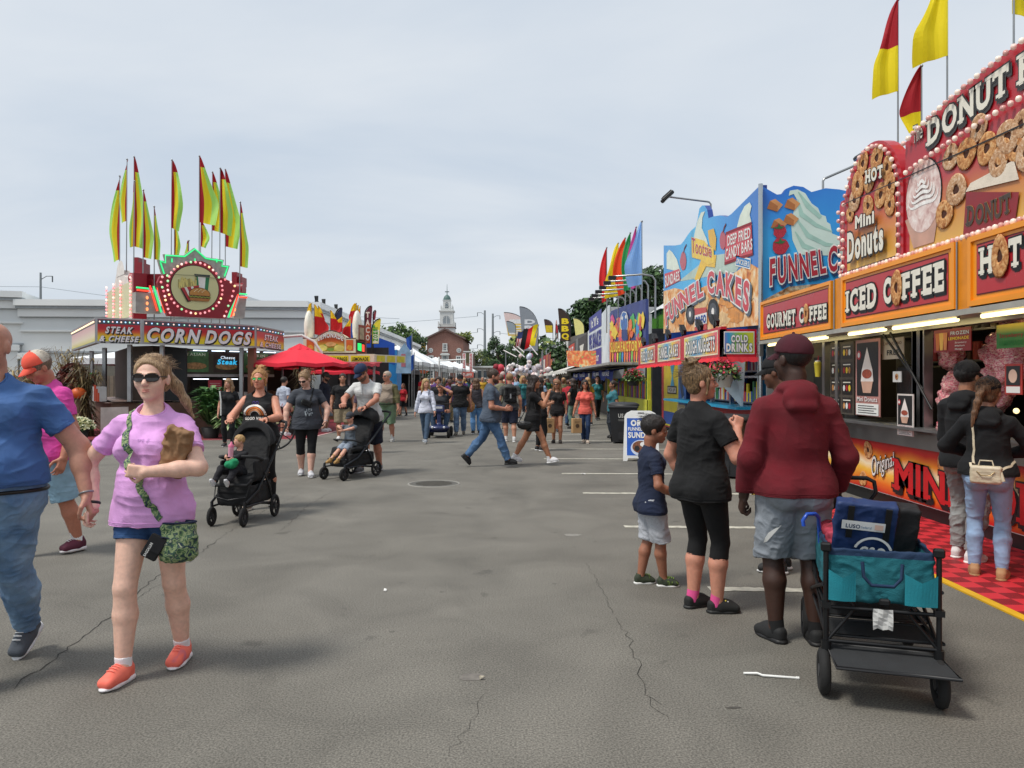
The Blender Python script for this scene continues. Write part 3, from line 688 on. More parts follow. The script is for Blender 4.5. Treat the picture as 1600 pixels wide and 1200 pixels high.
 # ---- cap
 if hat:
  F=SDF(max(res*.8,.006));F.ell(h(0,-.008,.026),[.0525*HS,.0625*HS,.056*HS],0,Rh,cut=[(h(0,0,.022),Rh@Vector((0,.12,-1)))])
  mf=None;mts=[cloth(hat[0])]
  if len(hat)>2:
   mts.append(cloth(hat[2]));ax_=np.array(Rh@Vector((0,1,0)));c0=np.array(h(0,-.006,0));mf=lambda C:((C-c0)@ax_<0).astype(int)
  ho=solid(F,'cap',mts[0],root,lambda V:.001*vnoise(V,40,1),1,mf,mts)
  mb=MB();vs=[];dirs=-1 if p('backcap')else 1;n=12
  for lay in(0,1):
   for j in range(5):
    for i in range(n+1):
     a=PI*(i/n-.5)*.86;rr=1+j*.0;x=math.sin(a)*.0475*(1-.06*j);y=(.050*math.cos(a)*.98-.002)+j*.0125*max(0,math.cos(a))**.6;z=.030-.0052*j-.012*(abs(x)/.045)**2*(.5+.12*j)-lay*.0022
     vs.append(h(x,dirs*y-.004,z))
  m_=n+1;fs=[]
  for lay in(0,1):
   for j in range(4):
    for i in range(n):
     f=[lay*5*m_+j*m_+i,lay*5*m_+j*m_+i+1,lay*5*m_+(j+1)*m_+i+1,lay*5*m_+(j+1)*m_+i];fs.append(f[::-1]if lay==0 else f)
  for i in range(n):fs.append([4*m_+i,4*m_+i+1,9*m_+i+1,9*m_+i][::-1])
  mb.add(vs,fs,cloth(hat[1]),True);mb.sph(h(0,-.008,.0825),.005*HS,cloth(hat[1]),8);mb.build('brim',ho)
 # ---- glasses
 if glasses:
  lens={'dark':M('#1a0d0b',.08,0,.1,3,coat=.5),'green':M('#10c070',.12,.3,.2,20,emit=.0),'clear':None}[glasses[0]]
  mb=MB();fm=M(glasses[1],.3,0,.05);n=10;sz=glasses[2]if len(glasses)>2 else 1
  for q in(-1,1):
   pts=[]
   for i in range(n):
    a=2*PI*i/n;x=q*(.0185)+.0135*sz*math.copysign(abs(math.cos(a))**.75,math.cos(a));z=.0045+.0085*sz*math.copysign(abs(math.sin(a))**.8,math.sin(a))
    pts.append(h(x,.0585-13*x*x*(1 if sz<1.1 else.9),z))
   if lens:c=sum(pts,Vector())/n+Rh@Vector((0,.002,0));mb.add(pts+[c],[(i,(i+1)%n,n)for i in range(n)],lens,True)
   mb.tube(pts,.0011*HS*(1.3 if lens else.7),fm,5,True)
   mb.tube([h(q*.031*min(1.1,sz),.0475,.007),h(q*.0455,.022,.006),h(q*.0475,-.004,.004)],.0014*HS*(1 if lens else.6),fm,5)
  mb.tube([h(-.005,.058,.006),h(.005,.058,.006)],.0012*HS,fm,5);mb.build('glasses',root)
 # ---- top
 kind,tc_=top[0],top[1];tm=tc_ if not isinstance(tc_,str)else cloth(tc_);amp={3:.0055,2:.006,1:.004,4:.0055}[det]
 hemz=hem if hem is not None else{'tee':-.055,'polo':-.06,'long':-.05,'hoodie':-.045,'tank':-.05,'dress':-.23,'blouse':-.04}.get(kind,-.05)
 F=SDF(res);gth={'hoodie':.022,'dress':.014,'long':.016}.get(kind,.014)*s+(.004 if w>1.1 else 0);torso(F,gth)
 if kind=='dress':
  F.cap(TP(-hw,0,.02),TP(-hw*1.15,.0,hemz),.07*w*H,.072*w*H,.04*H);F.cap(TP(hw,0,.02),TP(hw*1.15,0,hemz),.07*w*H,.072*w*H,.04*H)
 elif kind in('tee','polo','long','tank','hoodie'):
  fl=top[3]if len(top)>3 else 1
  F.cap(TP(-hw*.95,.002+.02*belly,hemz+.03),TP(hw*.95,.002+.02*belly,hemz),.066*w*fl*H+gth+(.005 if not child else.02),k=.03*H,ax=fwd,sc_=1.1);F.ell(T(0,.008+.02*belly,hemz+.035),[(.084*w*fl)*H+gth,(.066*w*fl)*H+gth+.02*belly*H,.1*H],.03*H,Rt)
 slv={'tee':.62,'polo':.68,'tank':0,'dress':.6,'blouse':.7}.get(kind,2.)if not p('slv')else p('slv')
 if kind=='long' or kind=='hoodie':slv=p('slv',1.93)
 es={}
 if slv:
  sg={'hoodie':.02,'long':.012}.get(kind,.013)*s
  for q in 'LR':es[q]=arm(F,q,sg if kind!='hoodie' else.010*s,sg+.004*s,sg*.9,.014,slv)
 F.plane(T(0,0,hemz)if kind!='dress' else TP(0,0,hemz),-(Rt@Vector((0,0,1))))
 nr={'hoodie':.036,'tank':.05,'blouse':.045}.get(kind,.044)*(.8+.2*w)
 F.ell(T(0,.012 if kind!='tank' else.02,.318),[nr*H,nr*H*.95,(.034 if kind not in('tank','blouse')else.05)*H],.004*H,Rt,sub=True)
 if kind=='tank':
  for q in(-1,1):F.ell(T(q*(sw+.018),0,.262),[.036*H,.07*H,.085*H],.006*H,Rt,sub=True)
 if kind=='hoodie':
  F.ell(T(0,-.026,.318),[.064*H,.052*H,.028*H],.012*H,Rt);F.ell(T(0,-.066,.288),[.060*H,.030*H,.046*H],.008*H,Rt);F.cap(T(-.045,.0,.30),T(-.035,.035,.28),.02*H,.012*H,.015*H);F.cap(T(.045,.0,.30),T(.035,.035,.28),.02*H,.012*H,.015*H)
  F.cap(T(-.03,-.082,.262),T(.03,-.082,.262),.018*H,k=.014*H)
 mf=None;mts=[tm]
 if len(top)>2 and top[2]:
  mts.append(cloth(top[2]));X0=np.array(T(0,0,0));ax_=np.array(Rt@Vector((1,0,0)));mf=lambda C:(np.abs((C-X0)@ax_)>sw*H*.80+((C[:,2]-X0[2])/H-.2)*-.12*H).astype(int)
 g.top=solid(F,{'dress':'dress','hoodie':'hoodie','tank':'tank_top'}.get(kind,'shirt'),tm,root,wr(amp if kind!='hoodie' else amp*.75,7 if kind!='hoodie' else 5.5,(1,1,2.2)if kind!='hoodie' else(1.2,1.2,1.5),seed),1,mf,mts)
 def seamring(mb,ob,c,ax,r=.0013,n=36,cap_=.4):
  bv=seamring.c.get(ob.name)or BVHTree.FromPolygons([v.co.copy()for v in ob.data.vertices],[tuple(q.vertices)for q in ob.data.polygons]);seamring.c[ob.name]=bv
  x,y,_=frame_from(ax);pts=[]
  for i in range(n):
   d=x*math.cos(2*PI*i/n)+y*math.sin(2*PI*i/n);hh=None;o_=c+d*cap_;hh=bv.ray_cast(o_,-d,cap_)[0]
   if hh is not None:pts.append(hh+d*.0008)
  if len(pts)>n*.8:mb.tube(pts,r,tm if ob==g.top else bm,4,True)
 seamring.c={}
 if det>=3:
  mb=MB();bm=tm
  for q in 'LR':
   if q in es and kind!='hoodie':ax_=(el[q]-sh[q]).normalized()if slv<=1 else(wr_[q]-el[q]).normalized();seamring(mb,g.top,es[q]-ax_*.02,ax_,cap_=.085);seamring(mb,g.top,es[q]-ax_*.0025,ax_,.0022,cap_=.085)
  if kind!='dress':seamring(mb,g.top,T(0,0,hemz)+Rt@Vector((0,0,.022)),Rt@Vector((0,0,1)),.0014,60);seamring(mb,g.top,T(0,0,hemz)+Rt@Vector((0,0,.003)),Rt@Vector((0,0,1)),.0026,60)
  co=np.array([v.co[:]for v in g.top.data.vertices]);ec=np.array(T(0,.012 if kind!='tank' else.02,.318));er=np.array([nr,nr*.95,(.034 if kind not in('tank','blouse')else.05)])*H;RtN=np.array(Rt);lo_=(co-ec)@RtN;qd=np.linalg.norm(lo_/er,axis=1);sel=np.where((np.abs(qd-1)<.12))[0]
  if len(sel)>40 and kind!='hoodie':
   an_=np.arctan2(lo_[sel,1],lo_[sel,0]);bins={}
   for i_,a_ in zip(sel,an_):
    b_=int((a_+PI)/(2*PI)*26)%26
    if b_ not in bins or lo_[i_,2]>lo_[bins[b_],2]:bins[b_]=i_
   P3=[Vector(co[bins[b_]])for b_ in sorted(bins)];n3=len(P3);P3=[(P3[i-1]+P3[i]*2+P3[(i+1)%n3])/4 for i in range(n3)];P3=[(P3[i-1]+P3[i]*2+P3[(i+1)%n3])/4 for i in range(n3)];mb.tube(P3,.0048,tm,6,True)
  if mb.v:mb.build('seam',g.top)
 # ---- bottoms
 bk,bc=bot[0],bot[1];bm=bc if not isinstance(bc,str)else(denim(bc,bot[2]if len(bot)>2 else None)if bk in('jeans','jeanshorts')else cloth(bc))
 F=SDF(res);lower={'jeans':(.008,.012,.02,1.96),'slim':(.005,.006,.008,1.95),'shorts':(.016,.03,.03,.92),'longshorts':(.022,.045,.04,1.04),'jeanshorts':(.008,.02,.02,.40),'leggings':(.003,.003,.003,1.9),'capri':(.003,.004,.004,1.28),'sweats':(.014,.022,.02,1.93)}[bk]
 lower=p('lower',lower)
 if det<3:lower=tuple(x+.005 for x in lower[:3])+lower[3:]
 torso(F,.003*s if child else.007*s if bk not in('shorts','longshorts','sweats')else.013*s,.025,True,False)
 for q in 'LR':leg(F,q,lower[0]*s,lower[1]*s,lower[2]*s,lower[3],.012)
 F.plane(TP(0,0,.055 if bk!='leggings' else.06),Rt@Vector((0,0,1)))
 a2={'jeans':.006,'slim':.004,'leggings':.0015,'capri':.0015,'sweats':.008,'longshorts':.006}.get(bk,.006)
 g.bot=solid(F,{'shorts':'shorts','longshorts':'shorts','jeanshorts':'shorts','leggings':'leggings','capri':'leggings'}.get(bk,'trousers'),bm,root,wr(a2,9,(1.2,1.2,1.6),seed+9),1)
 if det>=3:
  mb=MB()
  for q in 'LR':
   ee=lower[3];ax_=(kn[q]-hip[q]).normalized()if ee<=1.04 else(an[q]-kn[q]).normalized();c_=hip[q]+(kn[q]-hip[q])*ee if ee<=1.04 else kn[q]+(an[q]-kn[q])*(ee-1);seamring(mb,g.bot,c_-ax_*.022,ax_,.0013,30,.12);seamring(mb,g.bot,c_-ax_*.003,ax_,.0024,30,.12)
  if mb.v:mb.build('seam',g.bot)
 # ---- shoes
 for q in 'LR':
  yaw_,pit=p('toe'+q,(0.12 if q=='L' else-.12,0));A=an[q];Rf=rotm(yaw_,pit);o=lambda x,y,z:A+Rf@(Vector((x,y,z))*H*p('fs',1))
  if shoes[0]=='none':continue
  rs=min(res,.007)if det>1 else res*.8;F=SDF(rs);clog=len(shoes)>2 and shoes[2]=='clog';hi_=len(shoes)>2 and shoes[2]=='high'
  F.box(o(0,-.012,-.016),[.0215*H,.028*H,.026*H],.018*H,.012*H,Rf);F.box(o(0,.045,-.022),[.0262*H,.045*H,.0165*H],.016*H,.018*H,Rf);F.ell(o(0,.026,-.008),[.0205*H,.042*H,.024*H],.02*H,Rf)
  if not clog:F.cap(o(0,-.008,0),o(0,-.008,.012 if not hi_ else.03),.0225*H,.0225*H,.01*H)
  F.ell(o(0,-.006,.03 if not hi_ else.05),[.0175*H,.019*H,.03*H],.004*H,Rf,sub=True)
  up=solid(F,'shoe' if not clog else 'clog',M(shoes[0],.75,0,.12,12,.3,180)if len(shoes)<4 else shoes[3],root,None,1)
  F=SDF(rs);F.ell(o(0,-.014,-.036),[.0235*H,.033*H,.0105*H],.01*H,Rf);F.ell(o(0,.046,-.037),[.0275*H,.051*H,.0095*H],.014*H,Rf);F.box(o(0,.012,-.038),[.0205*H,.045*H,.0078*H],.006*H,.012*H,Rf);F.plane(o(0,0,-.0455),Rf@Vector((0,0,-1)))
  solid(F,'sole',M(shoes[1],.6,0,.08),up,None,1)
  if det>=3 and not clog:
   mb=MB();lc=M(p('lace',shoes[1]),.8)
   for i in range(5):
    yy=.012+.011*i;zz=-.008+.024*math.sqrt(max(0,1-((yy-.026)/.044)**2))+.0005
    mb.tube([o(-.012,yy,zz-.002),o(0,yy+.004,zz+.0035),o(.012,yy,zz-.002)],.0016*H,lc,5)
   mb.tube([o(0,.01,.007),o(-.018,.022,.006),o(-.012,.035,-.0)],.0012*H,lc,5);mb.tube([o(0,.01,.007),o(.018,.02,.005),o(.014,.034,-.002)],.0012*H,lc,5)
   mb.build('shoelace',up)
  if socks:
   F=SDF(rs);tz=socks[1];F.cap(o(0,-.006,-.01),A+(kn[q]-A).normalized()*tz*H,.0215*H*(.7+.3*wa)+.0045,.0215*H*(.7+.3*wa)+.006+.02*max(0,tz-.06),.0,cut=(A+(kn[q]-A).normalized()*tz*H,kn[q]-A));solid(F,'sock',cloth(socks[0]),root,None,0)
 if watch:
  q,c=watch;d=(wr_[q]-el[q]).normalized();c0=wr_[q]-d*.012*s;mb=MB();x,y,_=frame_from(d)
  r_=.0168*(.7+.3*wa)*H+.003;mb.tube([c0+(x*math.cos(t*PI/6)+y*math.sin(t*PI/6))*r_ for t in range(12)],.005*s,M(c,.4,.3),6,True)
  mb.cyl(c0+Vector((0,0,1))*r_*.9,c0+Vector((0,0,1))*(r_+.008),.015*s,M('#101114',.2));mb.build('watch',root)
 return g
def project(mb,target,direction,name,parent,off=.003,back=.6):
 """lay a flat print onto the cloth under it"""
 me=target.data;bv=BVHTree.FromPolygons([v.co.copy()for v in me.vertices],[tuple(p.vertices)for p in me.polygons]);d=Vector(direction).normalized();ok=0
 zs=[]
 for i,v in enumerate(mb.v):
  v=Vector(v);hit,nn,_,_=bv.ray_cast(v-d*back,d)
  zs.append(hit)
 last=next((z for z in zs if z is not None),None)
 if last is None:return None
 for i,z in enumerate(zs):
  v=Vector(mb.v[i])
  if z is None:q=v+d*((last-v).dot(d))
  else:q=z;last=z
  mb.v[i]=tuple(q-d*(off+(v-Vector(mb.v[i])).length))
 return mb.build(name,parent)
# ================================================================ ground
F_,HZ=1200.,594.
def at(u,v=None,Y=None,z=None):
 """world point of a spot in the picture at depth Y (or on the horizontal level z)"""
 if Y is None:Y=(CAMZ-z)*F_/(v-HZ)
 if v is None:return Vector(((u-800)/F_*Y,Y,z or 0))
 return Vector(((u-800)/F_*Y,Y,CAMZ+(HZ-v)/F_*Y))
def gp(u,v):return at(u,v,z=0)
def bpx(B,u,v):
 d=Vector(((u-800)/F_,1,(HZ-v)/F_));c=Vector((0,0,CAMZ));t=(B.o-c).dot(B.n)/d.dot(B.n);p=c+d*t-B.o;return(p.dot(B.X),p.dot(B.Z))
def bpts(B,pts):return[bpx(B,*p)for p in pts]
def qtext(B,t,tl,tr,br,bl,m,d,bulge=0,**k):
 a,b,c,e=bpts(B,[tl,tr,br,bl])
 def w(u,v):
  x0,y0=e[0]+(c[0]-e[0])*u,e[1]+(c[1]-e[1])*u;x1,y1=a[0]+(b[0]-a[0])*u,a[1]+(b[1]-a[1])*u
  return x0+(x1-x0)*v,y0+(y1-y0)*v+bulge*4*u*(1-u)
 B.text(t,0,0,1,1,m,d,warp=w,**k)
def rebase(root,loc):
 loc=Vector(loc);root.location=loc
 for c in root.children:c.location=Vector(c.location)-loc
def asphalt():
 m=bpy.data.materials.new('asphalt');m.use_nodes=True;nt=m.node_tree;N=nt.nodes;L=nt.links;b=N['Principled BSDF']
 tc=N.new('ShaderNodeTexCoord')
 def noise(sc_,det=5,dist=0,st=None):
  n=N.new('ShaderNodeTexNoise');n.inputs['Scale'].default_value=sc_;n.inputs['Detail'].default_value=det;n.inputs['Distortion'].default_value=dist
  if st:
   mp=N.new('ShaderNodeMapping');mp.inputs['Scale'].default_value=st;L.new(tc.outputs['Object'],mp.inputs[0]);L.new(mp.outputs[0],n.inputs[0])
  else:L.new(tc.outputs['Object'],n.inputs[0])
  return n.outputs[0]
 def ramp(src,p0,c0,p1,c1):
  r=N.new('ShaderNodeValToRGB');e=r.color_ramp.elements;e[0].position=p0;e[1].position=p1;e[0].color=c0;e[1].color=c1;L.new(src,r.inputs[0]);return r.outputs[0]
 def mul(a,b_):
  x=N.new('ShaderNodeMix');x.data_type='RGBA';x.blend_type='MULTIPLY';x.inputs[0].default_value=1;L.new(a,x.inputs[6]);L.new(b_,x.inputs[7]);return x.outputs[2]
 g=lambda v:(v,v,v,1)
 base=ramp(noise(.35,6,.6),.35,(.142,.133,.112,1),.70,(.190,.179,.153,1))
 base=mul(base,ramp(noise(1.3,7,.8),.3,g(.80),.7,g(1.12)))
 base=mul(base,ramp(noise(100,4),.34,g(.55),.68,g(1.42)))                # aggregate
 base=mul(base,ramp(noise(260,2),.3,g(.72),.72,g(1.28)))
 base=mul(base,ramp(noise(.9,7,1.2,(1,.6,1)),.26,g(.80),.38,g(1)))   # old oil and drink stains
 base=mul(base,ramp(noise(3.1,5,.4),.27,g(.70),.34,g(1)))
 v=N.new('ShaderNodeTexVoronoi');v.inputs['Scale'].default_value=24;L.new(tc.outputs['Object'],v.inputs[0])
 sp=N.new('ShaderNodeValToRGB');e=sp.color_ramp.elements;e[0].position=.045;e[1].position=.07;e[0].color=(1,1,1,1);e[1].color=(0,0,0,1);L.new(v.outputs['Distance'],sp.inputs[0])
 vc=N.new('ShaderNodeMath');vc.operation='GREATER_THAN';vc.inputs[1].default_value=.88;sx=N.new('ShaderNodeSeparateColor');L.new(v.outputs['Color'],sx.inputs[0]);L.new(sx.outputs[0],vc.inputs[0])
 mm=N.new('ShaderNodeMath');mm.operation='MULTIPLY';L.new(sp.outputs[0],mm.inputs[0]);L.new(vc.outputs[0],mm.inputs[1])
 mx=N.new('ShaderNodeMix');mx.data_type='RGBA';L.new(mm.outputs[0],mx.inputs[0]);L.new(base,mx.inputs[6]);mx.inputs[7].default_value=(.42,.4,.36,1)
 v2=N.new('ShaderNodeTexVoronoi');v2.inputs['Scale'].default_value=2.6;L.new(tc.outputs['Object'],v2.inputs[0]);gm=N.new('ShaderNodeMath');gm.operation='LESS_THAN';gm.inputs[1].default_value=.055;L.new(v2.outputs['Distance'],gm.inputs[0])
 s2=N.new('ShaderNodeSeparateColor');L.new(v2.outputs['Color'],s2.inputs[0]);g2=N.new('ShaderNodeMath');g2.operation='GREATER_THAN';g2.inputs[1].default_value=.45;L.new(s2.outputs[1],g2.inputs[0]);g3=N.new('ShaderNodeMath');g3.operation='MULTIPLY';L.new(gm.outputs[0],g3.inputs[0]);L.new(g2.outputs[0],g3.inputs[1]);g4=N.new('ShaderNodeMath');g4.operation='MULTIPLY';g4.inputs[1].default_value=.5;L.new(g3.outputs[0],g4.inputs[0])
 my=N.new('ShaderNodeMix');my.data_type='RGBA';L.new(g4.outputs[0],my.inputs[0]);L.new(mx.outputs[2],my.inputs[6]);my.inputs[7].default_value=(.06,.056,.05,1);mx=my
 L.new(mx.outputs[2],b.inputs['Base Color']);b.inputs['Roughness'].default_value=.88
 bp=N.new('ShaderNodeBump');bp.inputs['Strength'].default_value=.3;bp.inputs['Distance'].default_value=.003;L.new(noise(190,3),bp.inputs['Height']);L.new(bp.outputs[0],b.inputs['Normal'])
 return m
def sheet(name,pts,m,z,kind='structure',n=1):
 mb=MB();mb.add([(x,y,z)for x,y in pts],[tuple(range(len(pts)))],m);o=mb.build(name);o['kind']=kind;return o
sheet('asphalt_ground',[(-400,-20),(400,-20),(400,900),(-400,900)],asphalt(),0)
PAINT=M('#b9b6a8',.8,0,.25,14,.2,60);rnd=random.Random(3)
def worn_strip(mb,x0,y0,x1,y1,w,m,z,seg=40,jit=.012):
 vs=[]
 for i in range(seg+1):
  t=i/seg;x=x0+(x1-x0)*t;y=y0+(y1-y0)*t;vs+=[(x,y-w/2+rnd.uniform(-jit,jit),z),(x,y+w/2+rnd.uniform(-jit,jit),z)]
 mb.add(vs,[(2*i,2*i+2,2*i+3,2*i+1)for i in range(seg)],m)
lines=[(1.49,5.78,2.9),(1.21,8.25,3.2),(.99,10.7,3.3),(.84,12.95,3.3),(.64,15.4,3.5),(.43,17.6,3.5),(.6,20,2.6),(.6,22.4,2.4)]
for i,(x,y,x1)in enumerate(lines):
 mb=MB();worn_strip(mb,x,y+.03,x1,y-.06,.11,PAINT,.004);mb.build('parking_line')['kind']='structure'
def crack(pts,w=.012,name='crack'):
 m=M('#33312d',.95,0,.2);w*=.5;mb=MB();P_=[]
 for(a,b)in zip(pts,pts[1:]):
  a,b=gp(*a),gp(*b);n=max(3,int((b-a).length/.06))
  for i in range(n):
   t=i/n;P_.append(a.lerp(b,t)+Vector((rnd.uniform(-.022,.022),rnd.uniform(-.022,.022),0)))
 vs=[]
 for i,p in enumerate(P_):
  d=(P_[min(i+1,len(P_)-1)]-P_[max(i-1,0)]).normalized();q=Vector((-d.y,d.x,0))*w*rnd.uniform(.25,.8)*(.3 if i in(0,len(P_)-1)else 1)
  vs+=[(p.x+q.x,p.y+q.y,.003),(p.x-q.x,p.y-q.y,.003)]
 mb.add(vs,[(2*i,2*i+1,2*i+3,2*i+2)for i in range(len(P_)-1)],m);mb.build('asphalt_crack')['kind']='structure'
crack([(20,1075),(110,1010),(190,950),(240,905),(300,875),(345,838)],.011);crack([(440,830),(480,790),(520,768)],.007);crack([(960,965),(985,1000),(997,1040),(1010,1085),(1040,1115)],.006)
crack([(345,838),(400,806),(440,785),(475,770)],.006);crack([(1010,1085),(1020,1105),(1060,1140)],.004);crack([(915,880),(945,930),(962,965)],.004);crack([(170,965),(215,935),(262,905)],.005)
crack([(700,1180),(742,1120),(760,1070)],.003)
def blob(name,c,rx,ry,m,z=.0016,seed=1,n=40):
 r_=random.Random(seed);k=[r_.uniform(.75,1.2)for _ in range(8)];pts=[]
 for i in range(n):
  t=i/n*8;a=2*PI*i/n;q=k[int(t)%8]*(1-(t%1))+k[(int(t)+1)%8]*(t%1);q*=1+r_.uniform(-.06,.06);pts.append((c.x+rx*q*math.cos(a),c.y+ry*q*math.sin(a)))
 sheet(name,pts,m,z)
blob('stain',gp(735,1058),.07,.05,M('#6f6a63',.7,0,.3,20),seed=6);blob('stain',gp(1145,1106),.035,.012,M('#4c4943',.6,0,.3,20),seed=2)
blob('stain',gp(895,836),.10,.06,M('#85827b',.8,0,.2,20),seed=9)
mb=MB();c=gp(678,756);IRON=M('#5d5a52',.6,.3,.25,30,.5,120)
mb.lathe([(.0001,.0035),(.0001,.0035)],IRON,c,3)if False else None;mb.cyl((c.x,c.y,.001),(c.x,c.y,.006),.36,IRON,n=40)
for i in range(-4,5):
 w=math.sqrt(.28**2-(i*.06)**2);mb.bb((c.x-w,c.y+i*.06-.008,.0065),(c.x+w,c.y+i*.06+.008,.010),IRON)
mb.tube([(c.x+.385*math.cos(2*PI*i/40),c.y+.385*math.sin(2*PI*i/40),-.008)for i in range(40)],.02,M('#8c8a83',.85,0,.1,20),6,True);tag(mb.build('manhole_cover'),'round iron manhole cover set in the middle of the asphalt','manhole cover')
# litter on the asphalt
def litter(u,v,s_,label,m,pts=None,nm='paper_scrap'):
 c=gp(u,v);mb=MB();r_=random.Random(int(u));n=4
 vs=[(r_.uniform(.6,1)*s_*math.cos(i*PI/3),r_.uniform(.5,1)*s_*math.sin(i*PI/3)*.8,r_.uniform(.001,.018))for i in range(6)];vs+=[(x*.9,y*.9,z+.003)for x,y,z in vs]
 mb.add(vs,[tuple(range(6)),tuple(range(11,5,-1))]+[(i,6+i,6+(i+1)%6,(i+1)%6)for i in range(6)],m);o=mb.build(nm);o.location=(c.x,c.y,.001);tag(o,label,'litter')
litter(602,924,.018,'small pale scrap of litter in the middle of the near asphalt',WHITE);litter(753,1062,.02,'tan crumb of litter beside the small stain at the front',M('#a79f8c'));litter(912,741,.05,'white napkin scrap on the ground near the far trash bin',WHITE)
litter(1065,868,.015,'tiny white scrap on the asphalt left of the boy',WHITE)if False else None
mb=MB();c=gp(1205,1057);mb.tube([(-.14,.025,.008),(-.07,.012,.013),(-.05,-.01,.01),(.12,-.035,.006)],.0065,WHITE,8);mb.cyl((.12,-.035,.006),(.135,-.038,.006),.008,WHITE);o=mb.build('drinking_straw');o.location=(c.x,c.y,0);tag(o,'bent white straw lying on the asphalt in front of the wagon','straw')
# ================================================================ red mat by the donut stand
def tilemat():
 m=bpy.data.materials.new('mat_tiles');m.use_nodes=True;nt=m.node_tree;N=nt.nodes;L=nt.links;b=N['Principled BSDF'];tc=N.new('ShaderNodeTexCoord')
 ck=N.new('ShaderNodeTexChecker');ck.inputs['Scale'].default_value=1/.15;ck.inputs[1].default_value=hexc('#ac1b24')+(1,);ck.inputs[2].default_value=hexc('#c82a34')+(1,);L.new(tc.outputs['Object'],ck.inputs[0])
 ck2=N.new('ShaderNodeTexVoronoi');ck2.inputs['Scale'].default_value=1/.016;ck2.inputs['Randomness'].default_value=.05;L.new(tc.outputs['Object'],ck2.inputs[0])
 th=N.new('ShaderNodeMath');th.operation='LESS_THAN';th.inputs[1].default_value=.42;L.new(ck2.outputs['Distance'],th.inputs[0])
 ml=N.new('ShaderNodeMath');ml.operation='MULTIPLY';L.new(th.outputs[0],ml.inputs[0]);L.new(ck.outputs['Fac'],ml.inputs[1])
 mx=N.new('ShaderNodeMix');mx.data_type='RGBA';L.new(ml.outputs[0],mx.inputs[0]);L.new(ck.outputs[0],mx.inputs[6]);mx.inputs[7].default_value=hexc('#3c0a10')+(1,)
 L.new(mx.outputs[2],b.inputs['Base Color']);b.inputs['Roughness'].default_value=.55;return m
def shadow_base():pass
mb=MB();mb.bb((0,0,0),(1.45,8.4,.014),tilemat());mr=thing('floor_mat','red checkered plastic floor mat with yellow edging before the donut stand','mat',(3.42,1.6,.001));mb.build('red_tiles',mr)
mb=MB();Ye=M('#d9a81e',.5,0,.1);mb.bb((-.07,-.07,0),(0,8.47,.012),Ye);mb.bb((0,8.4,0),(1.45,8.47,.012),Ye);mb.build('yellow_edge',mr)
# ================================================================ donut stand
NB=(0,-1,0)      # reading direction of the boards on the right side of the midway
DON=blot_mat('donut_crust',['#7a3f1c','#b0703a','#d8a368','#ead0a4'],22,.7,.6,bump=.4);DON2=blot_mat('sugared_donut',['#8a5a38','#c79a70','#e8d3b8'],30,.7,.5,bump=.3)
RED=M('#b3202c',.35,0,.08,2);REDL=M('#b72b33',.3,0,.06,2);ORG=M('#f2981c',.35,0,.06,2);YEL=M('#f0cf2c',.4,0,.05,2)
BULB=[M('#e8c4ba',.1,0,.25,30,emit=.12),M('#f0dccc',.1,0,.25,30,emit=.2),M('#dca8a0',.1,0,.25,30,emit=.05)]
def donut(B,cx,cy,r,d,m=None,rot=0,sq=1.):
 m=m or DON;vs=[];n1,n2=18,8
 for i in range(n1):
  a=2*PI*i/n1;wob=1+.05*math.sin(3*a+cx*9)
  for j in range(n2):
   b=2*PI*j/n2;q=r*(.62*wob+.36*math.cos(b));x,y=q*math.cos(a)*sq,q*math.sin(a);x,y=x*math.cos(rot)-y*math.sin(rot),x*math.sin(rot)+y*math.cos(rot)
   vs.append(B.P(cx+x,cy+y,d+.028*r*(1+math.sin(b))))
 B.mb.add(vs,[(i*n2+j,i*n2+(j+1)%n2,((i+1)%n1)*n2+(j+1)%n2,((i+1)%n1)*n2+j)for i in range(n1)for j in range(n2)],m,True)
 B.disc(cx,cy,r*.32,r*.32,M('#4a2412',.8),d+.001,12)
def arc_pts(f,a,b,n):return[f(a+(b-a)*i/n)for i in range(n+1)]
